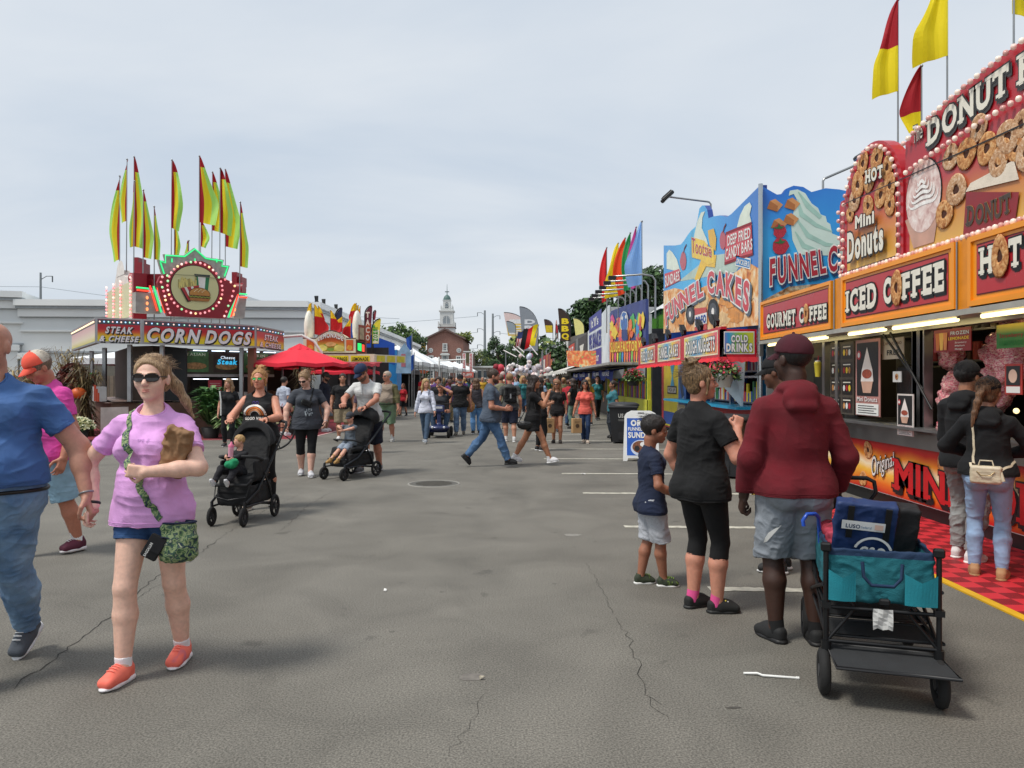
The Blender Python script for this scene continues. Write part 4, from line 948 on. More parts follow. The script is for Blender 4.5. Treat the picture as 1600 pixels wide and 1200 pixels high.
def donut_stand():
 root=thing('donut_stand','orange and red donut and coffee stand with bulb-edged marquee at the right edge','food stand');X0=4.3;Yo=13.3;y1=1.2
 def Bd(x=X0):return Board((x,Yo,0),NB)
 P=lambda B,u,v:bpx(B,u,v)
 mb=MB();G=M('#6f7173',.35,.7,.15,3);DK=M('#26221f',.7,0,.3,4)
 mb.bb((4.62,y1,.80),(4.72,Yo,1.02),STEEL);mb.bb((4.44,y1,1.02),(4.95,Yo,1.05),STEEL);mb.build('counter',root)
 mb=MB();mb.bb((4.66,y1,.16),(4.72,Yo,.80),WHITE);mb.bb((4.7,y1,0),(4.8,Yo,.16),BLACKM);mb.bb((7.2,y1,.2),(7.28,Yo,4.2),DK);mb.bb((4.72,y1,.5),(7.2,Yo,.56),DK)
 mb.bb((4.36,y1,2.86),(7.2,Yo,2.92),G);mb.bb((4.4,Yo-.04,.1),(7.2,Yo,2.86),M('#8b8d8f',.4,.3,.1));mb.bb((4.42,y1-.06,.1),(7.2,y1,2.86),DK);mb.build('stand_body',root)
 mb=MB()
 for y in(13.1,11.35,10.9,8.78,8.62,6.1,5.95,3.5):
  mb.bb((4.60,y-.045,1.05),(4.70,y+.045,2.86),STEEL)
 mb.bb((4.60,8.6,1.05),(4.66,8.84,2.86),G);mb.bb((4.58,y1,2.14),(4.72,Yo,2.2),STEEL);mb.build('window_frame',root)
 B=Bd(4.655);B.rect(.1,.17,Yo-y1,.80,ramp_mat('flame_print',[(0,'#c21f1a'),(.2,'#e8731c'),(.42,'#f6c24a'),(.55,'#fbe9c2'),(.72,'#f0972a'),(.9,'#c8251c'),(1,'#b01a1c')],'z',.17,.8,.4,.16,1.4),0)
 for(u,v,r)in((1357,703,.13),(1349,748,.12),(1343,770,.13),(1365,792,.13),(1335,800,.12),(1390,806,.12),(1412,798,.1),(1475,722,.13),(1480,812,.14),(1320,720,.11),(1588,640,.12)):
  x,y=P(B,u,v)
  if.2<y<.72:donut(B,x,y,r,.003,DON,u%3,.85)
 qtext(B,'MINI',(1400,716),(1493,742),(1493,792),(1400,762),M('#c3161f',.35),.02,outl=OUTL,ow=.035,off=.035,slab=True,shadow=(OUTL,.035,-.04),gap=.1)
 x0,_=P(B,1495,740);B.text('DONUTS',x0+.15,.28,.36,2.3,M('#c3161f',.35),.02,.035,outl=OUTL,ow=.035,slab=True,shadow=(OUTL,.035,-.04),gap=.1)
 qtext(B,'Original',(1364,712),(1399,705),(1399,727),(1364,745),WHITE,.02,outl=OUTL,ow=.04,off=.0)
 B.build('skirt_panel',root)
 def sign(Ya,Yb,words,tpx):
  B=Bd();a,b=Yo-Ya,Yo-Yb;B.box(a,2.27,b,2.92,ORG,-.16,0)
  for(p,q,r_,t_)in((a,2.27,a+.05,2.92),(b-.05,2.27,b,2.92),(a+.05,2.27,b-.05,2.32),(a+.05,2.87,b-.05,2.92)):B.box(p,q,r_,t_,ORG,.0005,.02)
  B.rect(a+.12,2.37,b-.12,2.83,REDL,.004);B.stroke([(a+.12,2.37),(b-.12,2.37),(b-.12,2.83),(a+.12,2.83)],.012,M('#5a1218'),.006,True)
  for t,tl,tr,br,bl in words:qtext(B,t,tl,tr,br,bl,LETW,.014,outl=OUTL,ow=.05,off=.045,slab=True,shadow=(OUTL,.018,-.022),gap=.16)
  for(u,v,h_)in tpx:x,y=P(B,u,v);donut(B,x,y,h_,.018,DON,0,.62)
  o=B.build('coffee_sign',root);return o
 sign(13.25,10.32,[('GOURMET',(1199,492),(1244,483),(1244,506),(1199,512)),('C',(1250,482),(1257,480.5),(1257,503),(1250,504)),('FFEE',(1266.5,479),(1293,474),(1293,497),(1266.5,501.5))],[(1261.5,490,.155)])
 sign(10.0,7.44,[('ICED',(1324,456),(1371,440),(1371,478),(1324,487)),('C',(1382,436),(1394,433),(1394,471),(1382,473.5)),('FFEE',(1412,428),(1477,407),(1477,452),(1412,467)),],[(1403.5,450,.21)])
 sign(7.22,4.0,[('H',(1534,388),(1552,383),(1552,424),(1534,428)),('T',(1579,374),(1598,368),(1598,413),(1579,417)),],[(1566,401,.20)]);
 B=Bd();B.text('COFFEE',Yo-5.9,2.43,.32,1.6,LETW,.014,.045,outl=OUTL,ow=.05,slab=True,gap=.16);B.build('sign_lettering',root)
 sign(3.8,1.3,[],[])
 for y in(10.16,7.33,3.9):mb=MB();mb.bb((4.32,y-.11,2.26),(4.44,y+.11,2.93),M('#e08a18',.4));mb.cyl((4.31,y-.115,2.26),(4.31,y-.115,2.92),.012,STEEL);mb.cyl((4.31,y+.115,2.26),(4.31,y+.115,2.92),.012,STEEL);mb.build('sign_post',root)
 mb=MB();mb.bb((4.28,y1,2.2),(4.62,Yo,2.255),M('#a9a79e',.5,.2));mb.build('sign_gutter',root)
 for(a,b)in((13.0,12.3),(12.1,10.6),(9.9,8.95),(8.75,7.5),(7.1,5.9),(5.6,4.4),(3.6,2.4)):
  mb=MB();mb.cyl((4.35,a,2.172),(4.35,b,2.172),.022,M('#ffe9a8',.4,0,0,emit=2.2),n=10);mb.bb((4.34,a+.03,2.18),(4.36,a,2.2),STEEL);mb.bb((4.34,b,2.18),(4.36,b-.03,2.2),STEEL);mb.build('tube_light',root)
 ell_=lambda Y,z0,k:z0+k*math.sqrt(max(0,1-((Y-5)/4.1)**2))
 B=Bd(4.38);rm=ramp_mat('marquee_print',[(0,'#deb455'),(.22,'#d48c48'),(.5,'#bb4348'),(1,'#a83040')],'z',2.95,4.3,.4,.12,1.2)
 top=[(Yo-(8.55-.18*i),ell_(8.55-.18*i,3.9,.65))for i in range(40)]
 B.slab([(Yo-8.55,2.93)]+[(Yo-1.53,2.93)]+top[::-1],RED,-.16,0)
 lo_=[(Yo-(8.45-.17*i),ell_(8.45-.17*i,3.72,.32)-.06)for i in range(40)]
 B.poly([(Yo-8.45,2.98),(Yo-1.82,2.98)]+lo_[::-1],rm,.005)
 cup=[(1411,275+0),];lt=M('#c79a86',.4,0,.15,5);cr=blot_mat('whipped',['#b98c86','#e0c4bc','#f4e9e2'],9,.5,.4)
 B.poly(bpts(B,[(1432,385),(1447,382),(1470,335),(1415,345)][::1]),lt,.010)if False else None
 B.poly(bpts(B,[(1429,388),(1461,378),(1471,310),(1416,345)]),lt,.012);x,y=P(B,1444,306);B.disc(x,y,.36,.40,OUTL,.010,30,rot=.0);B.disc(x,y,.345,.385,cr,.014,30)
 x,y=P(B,1444,303)
 for k_ in range(5):B.stroke([(x+(.30-.055*k_)*math.cos(t),y+.04*k_+(.13-.02*k_)*math.sin(t)+.03*math.sin(3*t))for t in[PI*1.05+PI*.95*i/14 for i in range(15)]],[.008+.03*math.sin(PI*i/14)for i in range(15)],M('#f6efea',.5,0,.15,20),.017+.003*k_)
 for(u,v,r,s_)in((1497,297,.21,1),(1478,335,.19,0),(1488,246,.17,1),(1513,240,.2,0),(1532,200,.17,1),(1545,232,.19,0),(1562,255,.17,1),(1578,214,.2,1),(1590,232,.15,0),(1598,195,.16,1),(1570,238,.15,0)):
  x,y=P(B,u,v);donut(B,x,y,r*.86,.016,DON2 if s_ else DON,u,.9)
 bag=bpts(B,[(1508,367),(1590,343),(1596,300),(1513,300)]);B.poly(bag,M('#8c1a22',.4),.020)
 B.poly(bpts(B,[(1512,300),(1596,280),(1588,250),(1520,286)]),M('#e6d9c6',.6,0,.1,8,.3),.022)
 qtext(B,'DONUT',(1516,322),(1583,300),(1584,330),(1514,352),M('#4a3a30',.5),.026,off=.04,outl=M('#c89a5a'),ow=.01,slab=True,bulge=-.02,gap=.12)
 for k,(u,v,r)in enumerate(((1608,240,.17),(1630,300,.2),(1660,280,.2))):x,y=P(B,u,v);donut(B,x,y,r,.016,DON2,k,.9)
 B.stroke([P(B,1408,282),P(B,1600,196),P(B,1700,150)],.014,OUTL,.03)
 band=lambda u:None
 def arcw(Ya,Yb,zf,hh):
  def w(u,v):Y=Ya+(Yb-Ya)*u;return Yo-Y+.0,zf(Y)+v*hh
  return w
 B.text('DONUT FACTORY',0,0,1,1,LETW,.02,.04,outl=M('#3a3a3a'),ow=.05,slab=True,shadow=(M('#3a3a3a'),.02,-.03),gap=.13,warp=lambda u,v:(Yo-(8.06-3.25*u),ell_(8.06-3.25*u,3.72,.32)+.11+v*.25))
 qtext(B,'The',(1429,196),(1444,190),(1444,214),(1429,226),LETW,.02,off=0.,outl=OUTL,ow=.04)
 mo=B.build('marquee',root)
 B=Bd(4.36);a,b=Yo-10.12,Yo-8.56;cx=(a+b)/2;r0=(b-a)/2;zs=3.66
 arch=lambda r,n=24:[(cx+r*math.cos(PI*i/n),zs+(r+.02)*math.sin(PI*i/n))for i in range(n+1)]
 B.slab([(a,2.93),(b,2.93)]+arch(r0),RED,-.14,0);B.slab([(a-.12,3.3),(a,3.3),(a,3.95),(a-.08,3.95),(a-.12,3.9)],RED,-.14,-.01)
 tm=ramp_mat('tower_print',[(0,'#e6b850'),(.35,'#d88644'),(.6,'#bc3c42'),(1,'#aa2c38')],'z',2.95,4.2,.4,.1,2);r1=r0-.14
 B.poly([(a+.14,2.99),(b-.14,2.99)]+arch(r1),tm,.004);B.stroke([(a+.14,2.99),(b-.14,2.99)]+arch(r1),.012,OUTL,.006,True)
 for(u,v,r)in((1350,256,.16),(1372,247,.17),(1388,262,.15),(1342,290,.19),(1360,282,.16),(1392,290,.16),(1337,313,.17),(1358,322,.15),(1378,305,.17),(1392,320,.14),(1330,335,.12)):
  x,y=P(B,u,v);donut(B,x,y,r,.012,DON2 if u%2 else DON,u,.9)
 B.stroke([P(B,1322,320),P(B,1408,283)],.012,OUTL,.05)
 qtext(B,'HOT',(1360,267),(1387,257),(1387,276),(1360,286),LETW,.06,off=.05,outl=OUTL,ow=.05,slab=True,gap=.14)
 qtext(B,'Mini',(1343,338),(1373,328),(1373,347),(1343,357),LETW,.056,off=.045,outl=OUTL,ow=.05,gap=.1)
 qtext(B,'Donuts',(1331,365),(1388,345),(1388,387),(1331,407),LETW,.06,off=.045,outl=OUTL,ow=.05,gap=.1)
 B.build('marquee_tower',root)
 pts=[]
 def walk(poly,st):
  acc=0;out=[poly[0]]
  for p,q in zip(poly,poly[1:]):
   L_=math.dist(p,q);d=st-acc
   while d<=L_:out.append((p[0]+(q[0]-p[0])*d/L_,p[1]+(q[1]-p[1])*d/L_));d+=st
   acc=(acc+L_)%st if L_+acc>=st else acc+L_
  return out
 B=Bd(4.33)
 tw=walk([(b-.06,2.98)]+[(b-.06,zs)]+arch(r0-.06)+[(a+.06,2.98)],.115)+walk([(a-.02,3.0),(a-.08,3.9)],.115)
 bt=walk([(a+.0,2.95),(Yo-1.6,2.95)],.083)
 t1=walk([(Yo-(8.5-.1*i),ell_(8.5-.1*i,3.9,.65)-.04)for i in range(68)],.105);t2=walk([(Yo-(8.45-.1*i),ell_(8.45-.1*i,3.72,.32)-.03)for i in range(66)],.105)
 vis=[p for p in tw]+bt+t1+t2;vis.sort(key=lambda p:0 if Yo-p[0]>6.3 else 1)
 bulbs(root,[B.P(x,y,0)for x,y in vis],BULB,.029)
 def poster(xp,u0,v0,u1,v1,base,draw,name='window_poster'):
  B=Board((xp,Yo,0),NB);(ax,ay),(bx,by)=P(B,u0,v1),P(B,u1,v0);B.box(ax,ay,bx,by,base,-.01,0);draw(B,ax,ay,bx-ax,by-ay);B.build(name,root)
 def sundae(B,x,y,w,h):
  B.rect(x+.06*w,y+.26*h,x+.94*w,y+.96*h,OUTL,.003)
  B.poly([(x+w*.5,y+h*.9),(x+w*.4,y+h*.76),(x+w*.28,y+h*.6),(x+w*.24,y+h*.45),(x+w*.76,y+h*.45),(x+w*.72,y+h*.6),(x+w*.6,y+h*.76)][::-1],M('#e7ded8',.5),.006)
  B.disc(x+w*.5,y+h*.55,w*.2,h*.06,M('#a04a34',.5,0,.4,30),.009);B.poly([(x+w*.34,y+h*.3),(x+w*.66,y+h*.3),(x+w*.74,y+h*.45),(x+w*.26,y+h*.45)],M('#c9a08a',.5),.008)
  B.disc(x+w*.16,y+h*.8,w*.09,w*.09,RED,.006);B.disc(x+w*.16,y+h*.8,w*.05,w*.05,WHITE,.008)
  B.text('Mini Donuts',x+.08*w,y+.19*h,.06*h,.84*w,WHITE,.008,.02,outl=RED,ow=.03)
  B.rect(x+.04*w,y+.01*h,x+.96*w,y+.16*h,WHITE,.006)
  for i in range(4):B.rect(x+.12*w,y+(.035+.03*i)*h,x+(.88-.1*(i%2))*w,y+(.045+.03*i)*h,DARKM,.008)
 poster(4.57,1337,528,1375,648,M('#b9847c',.5),sundae);poster(4.50,1402,616,1427,679,M('#d8d0ca',.5),sundae)
 def menu(B,x,y,w,h):
  for i in range(2):
   for j in range(4):
    B.rect(x+w*(.06+.48*i),y+h*(.03+.245*j),x+w*(.46+.48*i),y+h*(.235+.245*j),M('#2a2420' if(i+j)%2 else '#15120f',.4),.003)
    for k in range(3):B.disc(x+w*(.14+.48*i+.11*k),y+h*(.12+.245*j),w*.045,h*.045,[YEL,DON,WHITE,RED][(i+j+k)%4],.005,10)
    B.rect(x+w*(.1+.48*i),y+h*(.19+.245*j),x+w*(.4+.48*i),y+h*(.205+.245*j),LETW,.005)
 poster(4.62,1297,533,1334,645,M('#4a4238',.5),menu,'menu_board')
 poster(4.62,1378,526,1412,562,M('#b9ae9c',.5),lambda B,x,y,w,h:(B.text('CAPPUCCINO',x+.06*w,y+.68*h,.14*h,.86*w,M('#6a4a30'),.004,.01),B.text('FREE',x+.25*w,y+.2*h,.24*h,.55*w,OUTL,.004,.03)),'window_card')
 def lem(word,c):
  def f(B,x,y,w,h):
   B.text('FROZEN',x+.48*w,y+.72*h,.15*h,.48*w,M('#c9d2da'),.004,.03,outl=M('#7a2030'),ow=.02);B.text('LEMONADE',x+.42*w,y+.5*h,.13*h,.54*w,YEL,.004,.02)
   for i,t in enumerate(('Strawberry','Melon','Mango')):B.text(t,x+.6*w,y+(.34-.14*i)*h,.07*h,(.3-.05*i)*w,WHITE,.004,.01)
   for i in range(3):B.poly([(x+w*(.08+.11*i),y+.08*h),(x+w*(.16+.11*i),y+.08*h),(x+w*(.18+.11*i),y+.85*h),(x+w*(.06+.11*i),y+.85*h)],[M('#c8743a'),M('#e3b65a'),M('#d98d55')][i],.004+.001*i)
  return f
 poster(4.56,1459,510,1517,551,M('#8c2326',.4),lem('x',0),'lemonade_card')
 poster(4.50,1557,503,1603,545,ramp_mat('lemonade_print',[(0,'#2f7a2e'),(.3,'#dcc335'),(1,'#d8c34a')],'z',2.0,2.25),lambda B,x,y,w,h:(B.text('Strawberry',x+.12*w,y+.45*h,.17*h,.8*w,M('#9a3324'),.004,.02),B.text('LEMONADE',x+.12*w,y+.12*h,.2*h,.8*w,M('#2b7c34'),.004,.04)),'lemonade_card')
 poster(4.57,1570,568,1597,616,M('#b33a34',.4),lambda B,x,y,w,h:(B.rect(x+.1*w,y+.3*h,x+.9*w,y+.93*h,DARKM,.003),B.disc(x+.5*w,y+.6*h,.25*w,.22*h,M('#d9b6a2'),.005),B.rect(x+.1*w,y+.05*h,x+.9*w,y+.26*h,WHITE,.003)),'window_card')
 poster(4.60,1395,580,1408,597,WHITE,lambda B,x,y,w,h:donut(B,x+w/2,y+h/2,.3*h,.003),'window_card')
 mb=MB()
 for(p,q)in(((1380,523),(1428,608)),((1391,520),(1442,640))):
  B=Board((4.5,Yo,0),NB);a_,b_=P(B,*p),P(B,*q);mb.tube([B.P(*a_),B.P(*b_,-.1)],.014,BLACKM,8)
 mb.build('gas_strut',root)
 mb=MB();mb.bb((4.75,9.0,1.05),(5.3,9.5,1.75),DARKM,.02);mb.bb((4.74,9.05,1.3),(4.76,9.4,1.7),M('#45484a',.2,.5));mb.build('coffee_machine',root);mb=MB();mb.bb((4.95,11,1.05),(5.5,12.6,1.95),M('#33302c',.5));mb.build('fridge',root)
 mb=MB()
 for i in range(5):mb.bb((5.6,2+i*2.1,1.5),(7.1,2.1+i*2.1,1.53),STEEL);
 for z in(1.45,1.85,2.3):mb.bb((6.7,y1+.1,z),(7.15,Yo-.1,z+.03),STEEL)
 r_=random.Random(5)
 for z in(1.48,1.88,2.33):
  for i in range(60):
   y=y1+.3+i*.19;h_=r_.uniform(.12,.3);mb.cyl((6.9,y,z),(6.9,y,z+h_),r_.uniform(.04,.07),M(r_.choice(['#b44a4a','#c9b9a0','#5c3a28','#8e8f90','#d8c9b8','#a03040','#2c4a6a']),.4),n=8)
 mb.build('back_shelf',root)
 for y in(12.2,9.6,7.4,5.0):mb=MB();mb.sph((5.6,y,2.7),.07,M('#ffe2a0',.3,emit=40),8);mb.cyl((5.6,y,2.77),(5.6,y,2.86),.02,BLACKM);mb.build('fill_lamp',root)  # fill lamps, glow raised to brighten the inside of the stand
 for(u,v)in((1446,637),(1588,642)):B=Board((4.8,Yo,0),NB);mb=MB();mb.sph(B.P(*P(B,u,v)),.028,M('#ffe2a0',.3,emit=1.5),8);mb.build('lamp_bulb',root)
 rebase(root,(4.6,7.2,0))
donut_stand()
def candy_bag(c,h_,label,s=1,seed=0):
 """puffed clear bag of pink floss"""
 F=SDF(.014);r_=random.Random(seed);c=Vector(c)
 for i in range(16):t=i/15;F.ell(c+Vector((r_.uniform(-.05,.05),r_.uniform(-.09,.09),t*h_)),[.085*s,.10*s,.075*s],.01)
 m=MC.get('candy')or blot_mat('pink_floss',['#7e1f2c','#c4455c','#e2909a','#efd3c0','#b03a50'],42,.25,.55,(1,1,2.5),.6);MC['candy']=m
 o=solid(F,'candy_bag',m,None,lambda V:.022*vnoise(V,22,seed)+.012*vnoise(V,50,seed),0);tag(o,label,'candy bag','bags of pink candy in the donut stand window')
 o.data.transform(Matrix.Translation(-c));o.location=c
candy_bag((4.80,8.28,1.07),.50,'tall stack of pink candy bags standing on the counter left in the donut window',1.5,1);candy_bag((4.9,7.75,1.35),.62,'bundle of pink candy bags behind the man in the black cap',1.3,2)
candy_bag((4.75,7.28,1.62),.45,'pink candy bag hanging between the two lemonade cards',1.1,3);candy_bag((4.85,6.7,1.58),.25,'pink candy bag hanging under the yellow lemonade card',1.2,4);candy_bag((5.0,6.2,1.6),.5,'pink candy bags hanging near the right edge of the donut window',1.1,8);candy_bag((5.2,8.0,1.9),.3,'pink candy bag at the back of the donut window',1,9);candy_bag((4.9,8.55,1.75),.2,'small pink candy bag hanging beside the steel pillar',.9,6)
# yellow cup hung on the pillar of the window
mb=MB();mb.lathe([(.036,0),(.052,.19),(.056,.2),(.04,.225),(.001,.23)],M('#c9b93a',.35,0,.1),(0,0,0),14);mb.lathe([(.04,.225),(.042,.235),(.001,.24)],WHITE,(0,0,0),14);mb.cyl((0,0,.23),(.01,0,.31),.006,RED)
o=mb.build('lemonade_cup');o.location=(4.5,11.3,1.63);tag(o,'tall yellow display cup hanging by the menu board of the donut stand','cup')
# flags over the donut stand
def pennant_flag(base,top,z0,z1,w,label,cols,group,tilt=0,lean=0,seed=0,dirx=(1,0,0),split=.5,r=.014,single=None):
 """tall feather pennant hanging off a pole: pole + cloth of several colour panels"""
 root=thing('pennant',label,'flag',base,0,group);mb=MB();b=Vector((0,0,0));t_=Vector((lean,0,top));mb.cyl(b,t_,r,STEEL,r*.7,8);mb.sph(t_,r*1.6,STEEL,8);mb.build('pole',root)
 D=Vector(dirx).normalized();n1,n2=18,8;vs=[];r_=random.Random(seed);ph=r_.uniform(0,6);mats=[flagcloth(c)for c in cols];mb=MB();k1=r_.uniform(.7,1.3)
 for lay in(0,1):
  for i in range(n1+1):
   t=i/n1;z=z1+(z0-z1)*t;ww=w*min(1,.06+1.35*t**.8)*(1-.25*max(0,t-.7)/.3)
   for j in range(n2+1):
    s_=j/n2;p=t_*(z/top)+D*(ww*s_*(1-.34*math.sin(2.6*t*k1+ph)*(.4+.6*t)))+Vector((0,0,-.22*w*s_*t));q=Vector((-D.y,D.x,0))*(w*.22*s_*math.sin(6*t+ph+3*s_)+.06*w*math.sin(9*s_+ph))
    vs.append(p+q+Vector((0,.004*lay,0)))
 m_=(n1+1)*(n2+1)
 for i in range(n1):
  for j in range(n2):
   a=i*(n2+1)+j;f=(a,a+1,a+n2+2,a+n2+1)
   if len(cols)==3:mi=0 if j<n2*split*.45 or i<3 else(1 if j<n2*.6 else 2)
   else:mi=0 if i<n1*split else 1
   if single:mi=single(i/n1,j/n2)
   mb.add([vs[q]for q in f],[(0,3,2,1)],mats[mi],True);mb.add([vs[q+m_]for q in f],[(0,1,2,3)],mats[mi],True)
 fl=mb.build('flag_cloth',root);return root
G1='red and yellow pennants above the donut stand'
def dflag(u,v0,v1,Y,w,label,cols=('#b21e2c','#e6d51c'),dirx=(-1,0,0),split=.5,seed=1,basez=3.9,kf=None):
 p=at(u,v0,Y);z0=at(u,v1,Y).z-basez;pennant_flag((p.x,p.y,basez),max(.5,p.z-basez),z0,p.z-basez,w,label,cols,G1,0,0,seed,dirx,split,.012,kf)
dflag(1403,0,143,9.2,.30,'leftmost pennant over the donut stand, red top half and yellow lower half',seed=1,basez=3.9,dirx=(-1,.2,0));dflag(1480,-45,88,8.4,.34,'yellow pennant with a red corner blowing right over the donut stand',('#b21e2c','#e6d51c'),(-1,.2,0),.25,3)
dflag(1440,103,200,8.9,.20,'short red-topped pennant rising just behind the marquee arch',seed=5,dirx=(-1,.5,0),split=.7);dflag(1584,-60,20,7.4,.3,'rightmost pennant over the donut stand, mostly above the frame',('#b21e2c','#e6d51c'),(1,.2,0),.5,7)
# floodlight on bent arm
def flood(base,h_,reach,label,up=.12):
 r_=thing('floodlight',label,'lamp',base,0,'floodlights on bent steel arms');mb=MB();mb.tube([(0,0,0),(0,0,h_-.06),(reach*.04,0,h_-.01),(reach*.08,0,h_),(reach,0,h_+up)],.022,STEEL,8);mb.build('lamp_arm',r_)
 mb=MB();rt=Matrix.Rotation(R(-42 if reach<0 else 40),3,'Y');mb.box((reach,0,h_+up),(.34,.26,.09),BLACKM,rt,.02)
 for i in range(5):mb.box(Vector((reach,0,h_+up))+rt@Vector((.02,-.1+.05*i,.055)),(.26,.012,.03),BLACKM,rt)
 mb.build('lamp_head',r_)
 mb=MB();mb.box(Vector((reach,0,h_+up))-rt@Vector((0,0,.048)),(.28,.22,.008),M('#c9d0d2',.15,0,.1),rt);mb.build('lamp_glass',r_);return r_
# ================================================================ right side of the midway, further stands
VX=4.4
def q4(B,pts,m,d):B.poly(bpts(B,pts),m,d)
def blobpoly(B,u,v,ru,rv,m,d,n=16,seed=0,k=.2):
 r_=random.Random(seed);B.poly(bpts(B,[(u+ru*math.cos(2*PI*i/n)*r_.uniform(1-k,1+k),v-rv*math.sin(2*PI*i/n)*r_.uniform(1-k,1+k))for i in range(n)][::1]),m,d)
def funnel_trailer():
 root=thing('funnel_cake_trailer','blue dessert trailer with funnel cakes artwork and red striped sign awning','food trailer')
 B=Board((VX,22.6,0),NB);SK=ramp_mat('sky_blue_print',[(0,'#2766c0'),(.3,'#2a96e0'),(.6,'#3cbcf0'),(1,'#2c8cdc')],'y',13,23,.35,.12,.5)
 EDG=M('#1d3f8c',.4)
 out=[(1037,521),(1186,508),(1188,289),(1165,312),(1152,325),(1143,334),(1136,339),(1125,336.5),(1115,338),(1107,341),(1105,328),(1101,321),(1097,321),(1092.7,326),(1090,342),(1087,354),(1080,360),(1074.6,367),(1068,377),(1063.7,382),(1055,383.5),(1037,383.5)]
 B.slab(bpts(B,out),SK,-.12,0,EDG)
 CR=M('#dfe9d8',.4,0,.1,3);CR2=M('#b9cdbf',.4,0,.1,3);FR=blot_mat('fried_cake_print',['#8c3a1e','#d9823c','#f1bd7c','#f7e6c4','#c33a2a'],3.2,.5,.55);RD=M('#cf2a3a',.35);WT=M('#f0eee8',.4);BL=M('#20519c',.4)
 q4(B,[(1037,521),(1186,508),(1187,420),(1170,410),(1150,425),(1120,440),(1090,452),(1075,455),(1055,450),(1037,455)],FR,.004)
 for i,(u,v,a,b)in enumerate(((1170,488,14,16),(1150,492,16,14),(1128,498,12,11),(1048,507,9,10),(1062,500,8,10),(1095,470,12,12),(1165,465,12,12),(1140,470,14,11),(1045,485,8,12))):blobpoly(B,u,v,a,b,[FR,M('#e39a4c',.5,0,.3,6,.4,20),M('#efc48c',.5,0,.3,6)][i%3],.006+.001*i,18,i,.25)
 for k,(pts,w)in enumerate(((((1100,335),(1094,350),(1090,366),(1092,380),(1098,392)),1),(((1045,400),(1047,412),(1052,425),(1060,436)),0),(((1168,322),(1160,333),(1156,345),(1158,358)),1))):
  pass
 q4(B,[(1084,392),(1110,392),(1104,372),(1097,356),(1098,340),(1102,330),(1096,332),(1090,346),(1085,368)][::1],CR,.008);q4(B,[(1042,420),(1064,425),(1058,405),(1051,394),(1046,390),(1042,396)][::1],CR,.008)
 q4(B,[(1152,355),(1176,352),(1172,335),(1175,322),(1172,316),(1164,322),(1157,336)][::1],CR,.008);q4(B,[(1060,440),(1150,425),(1165,400),(1165,370),(1140,395),(1110,400),(1085,420)],CR2,.003)
 for(u,v)in((1068,408),(1130,376)):blobpoly(B,u,v,5,14,M('#b8243a',.3),.010,14,int(u),.08);B.stroke(bpts(B,[(u,v-12),(u+2,v-20),(u+5,v-26)]),.05,M('#6a1420'),.011)
 q4(B,[(1078,432),(1086,436),(1098,400),(1120,398),(1118,418),(1104,416),(1092,440)],M('#f0c22c',.4),.012)
 q4(B,[(1081,370),(1101,376),(1108,385),(1116,388),(1117,410),(1108,414),(1096,406),(1082,402)][::1],M('#f3cb3c',.4),.014);q4(B,[(1107,360),(1116,357),(1120,372),(1119,392),(1110,384),(1108,372)],M('#e6b32c',.4),.013)
 qtext(B,'Tootsie',(1082,370),(1113,382),(1113,402),(1082,394),M('#b8232c',.4),.02,off=.01,outl=WT,ow=.02)
 q4(B,[(1135,365),(1175,349),(1177,397),(1161,402),(1133,412)],RD,.012);B.stroke(bpts(B,[(1135,365),(1175,349),(1177,397),(1161,402),(1133,412)]),.06,M('#8f1d2a'),.013,True)
 qtext(B,'DEEP FRIED',(1138,368),(1174,354),(1174,371),(1138,384),WT,.018,off=.02);qtext(B,'CANDY BARS',(1135,389),(1177,372),(1177,389),(1135,406),WT,.018,off=.02)
 q4(B,[(1151,399),(1174,404),(1173,421),(1150,415)],WT,.012);q4(B,[(1152,401),(1173,406),(1172,419),(1151,413.5)],M('#2e86c6'),.014);qtext(B,'SNICKERS',(1153,403.5),(1172,408.5),(1171.5,417),(1152,411.5),WT,.018,off=.02)
 q4(B,[(1039,428),(1062,420),(1064,438),(1040,450)],RD,.012);qtext(B,'SUNDAES',(1040,431),(1062,423),(1063,437),(1040,448),WT,.018,off=.02)
 for t,tl,tr,br,bl in(('FUN',(1040,479),(1062,459),(1066,482),(1042,508)),('NEL',(1063,458),(1099,434),(1101,461),(1067,481)),('CA',(1107,424),(1134,424),(1134,461),(1107,455)),('KES',(1136,425),(1174,441),(1172,487),(1136,461))):
  qtext(B,t,tl,tr,br,bl,RD,.03,off=.04,outl=WT,ow=.05,shadow=(M('#5a6b78'),.1,-.06),gap=.16)
 for(u,v,r)in((1080,491,7),(1116,487,9)):
  blobpoly(B,u,v,r,r*2.3,OUTL,.024,22,1,.04);blobpoly(B,u,v,r*.66,r*1.6,M('#3a3d44',.4,0,.3,12),.027,20,1,.04);blobpoly(B,u,v,r*.25,r*.7,WT,.03,12,1,.04)
 q4(B,[(1086,482),(1105,480),(1106,515),(1087,517)],M('#c9352e',.4),.02);q4(B,[(1087,493),(1106,488),(1106,505),(1087,511)],WT,.024);qtext(B,'OREO',(1088,496),(1105,491),(1105,503),(1088,508),M('#1c4f9c'),.03,off=.05)
 B.build('artwork_panel',root)
 E=Board((VX,13.55,0),(1,0,0));e=[(1191,660),(1400,660),(1400,330),(1330,300),(1312,296),(1290,294),(1268,300),(1255,292),(1240,290),(1228,295),(1222,303),(1214,304),(1191,291)]
 E.slab([(x,y)for x,y in bpts(E,e)],ramp_mat('end_wall_print',[(0,'#1f6cc4'),(.45,'#30a4ea'),(.7,'#34b0f0'),(1,'#2a74d4')],'z',1,5,.35,.2,.8),-.1,0,EDG)
 q4(E,[(1191,660),(1200,660),(1200,520),(1191,520)],M('#1f6f9a',.4),.004)
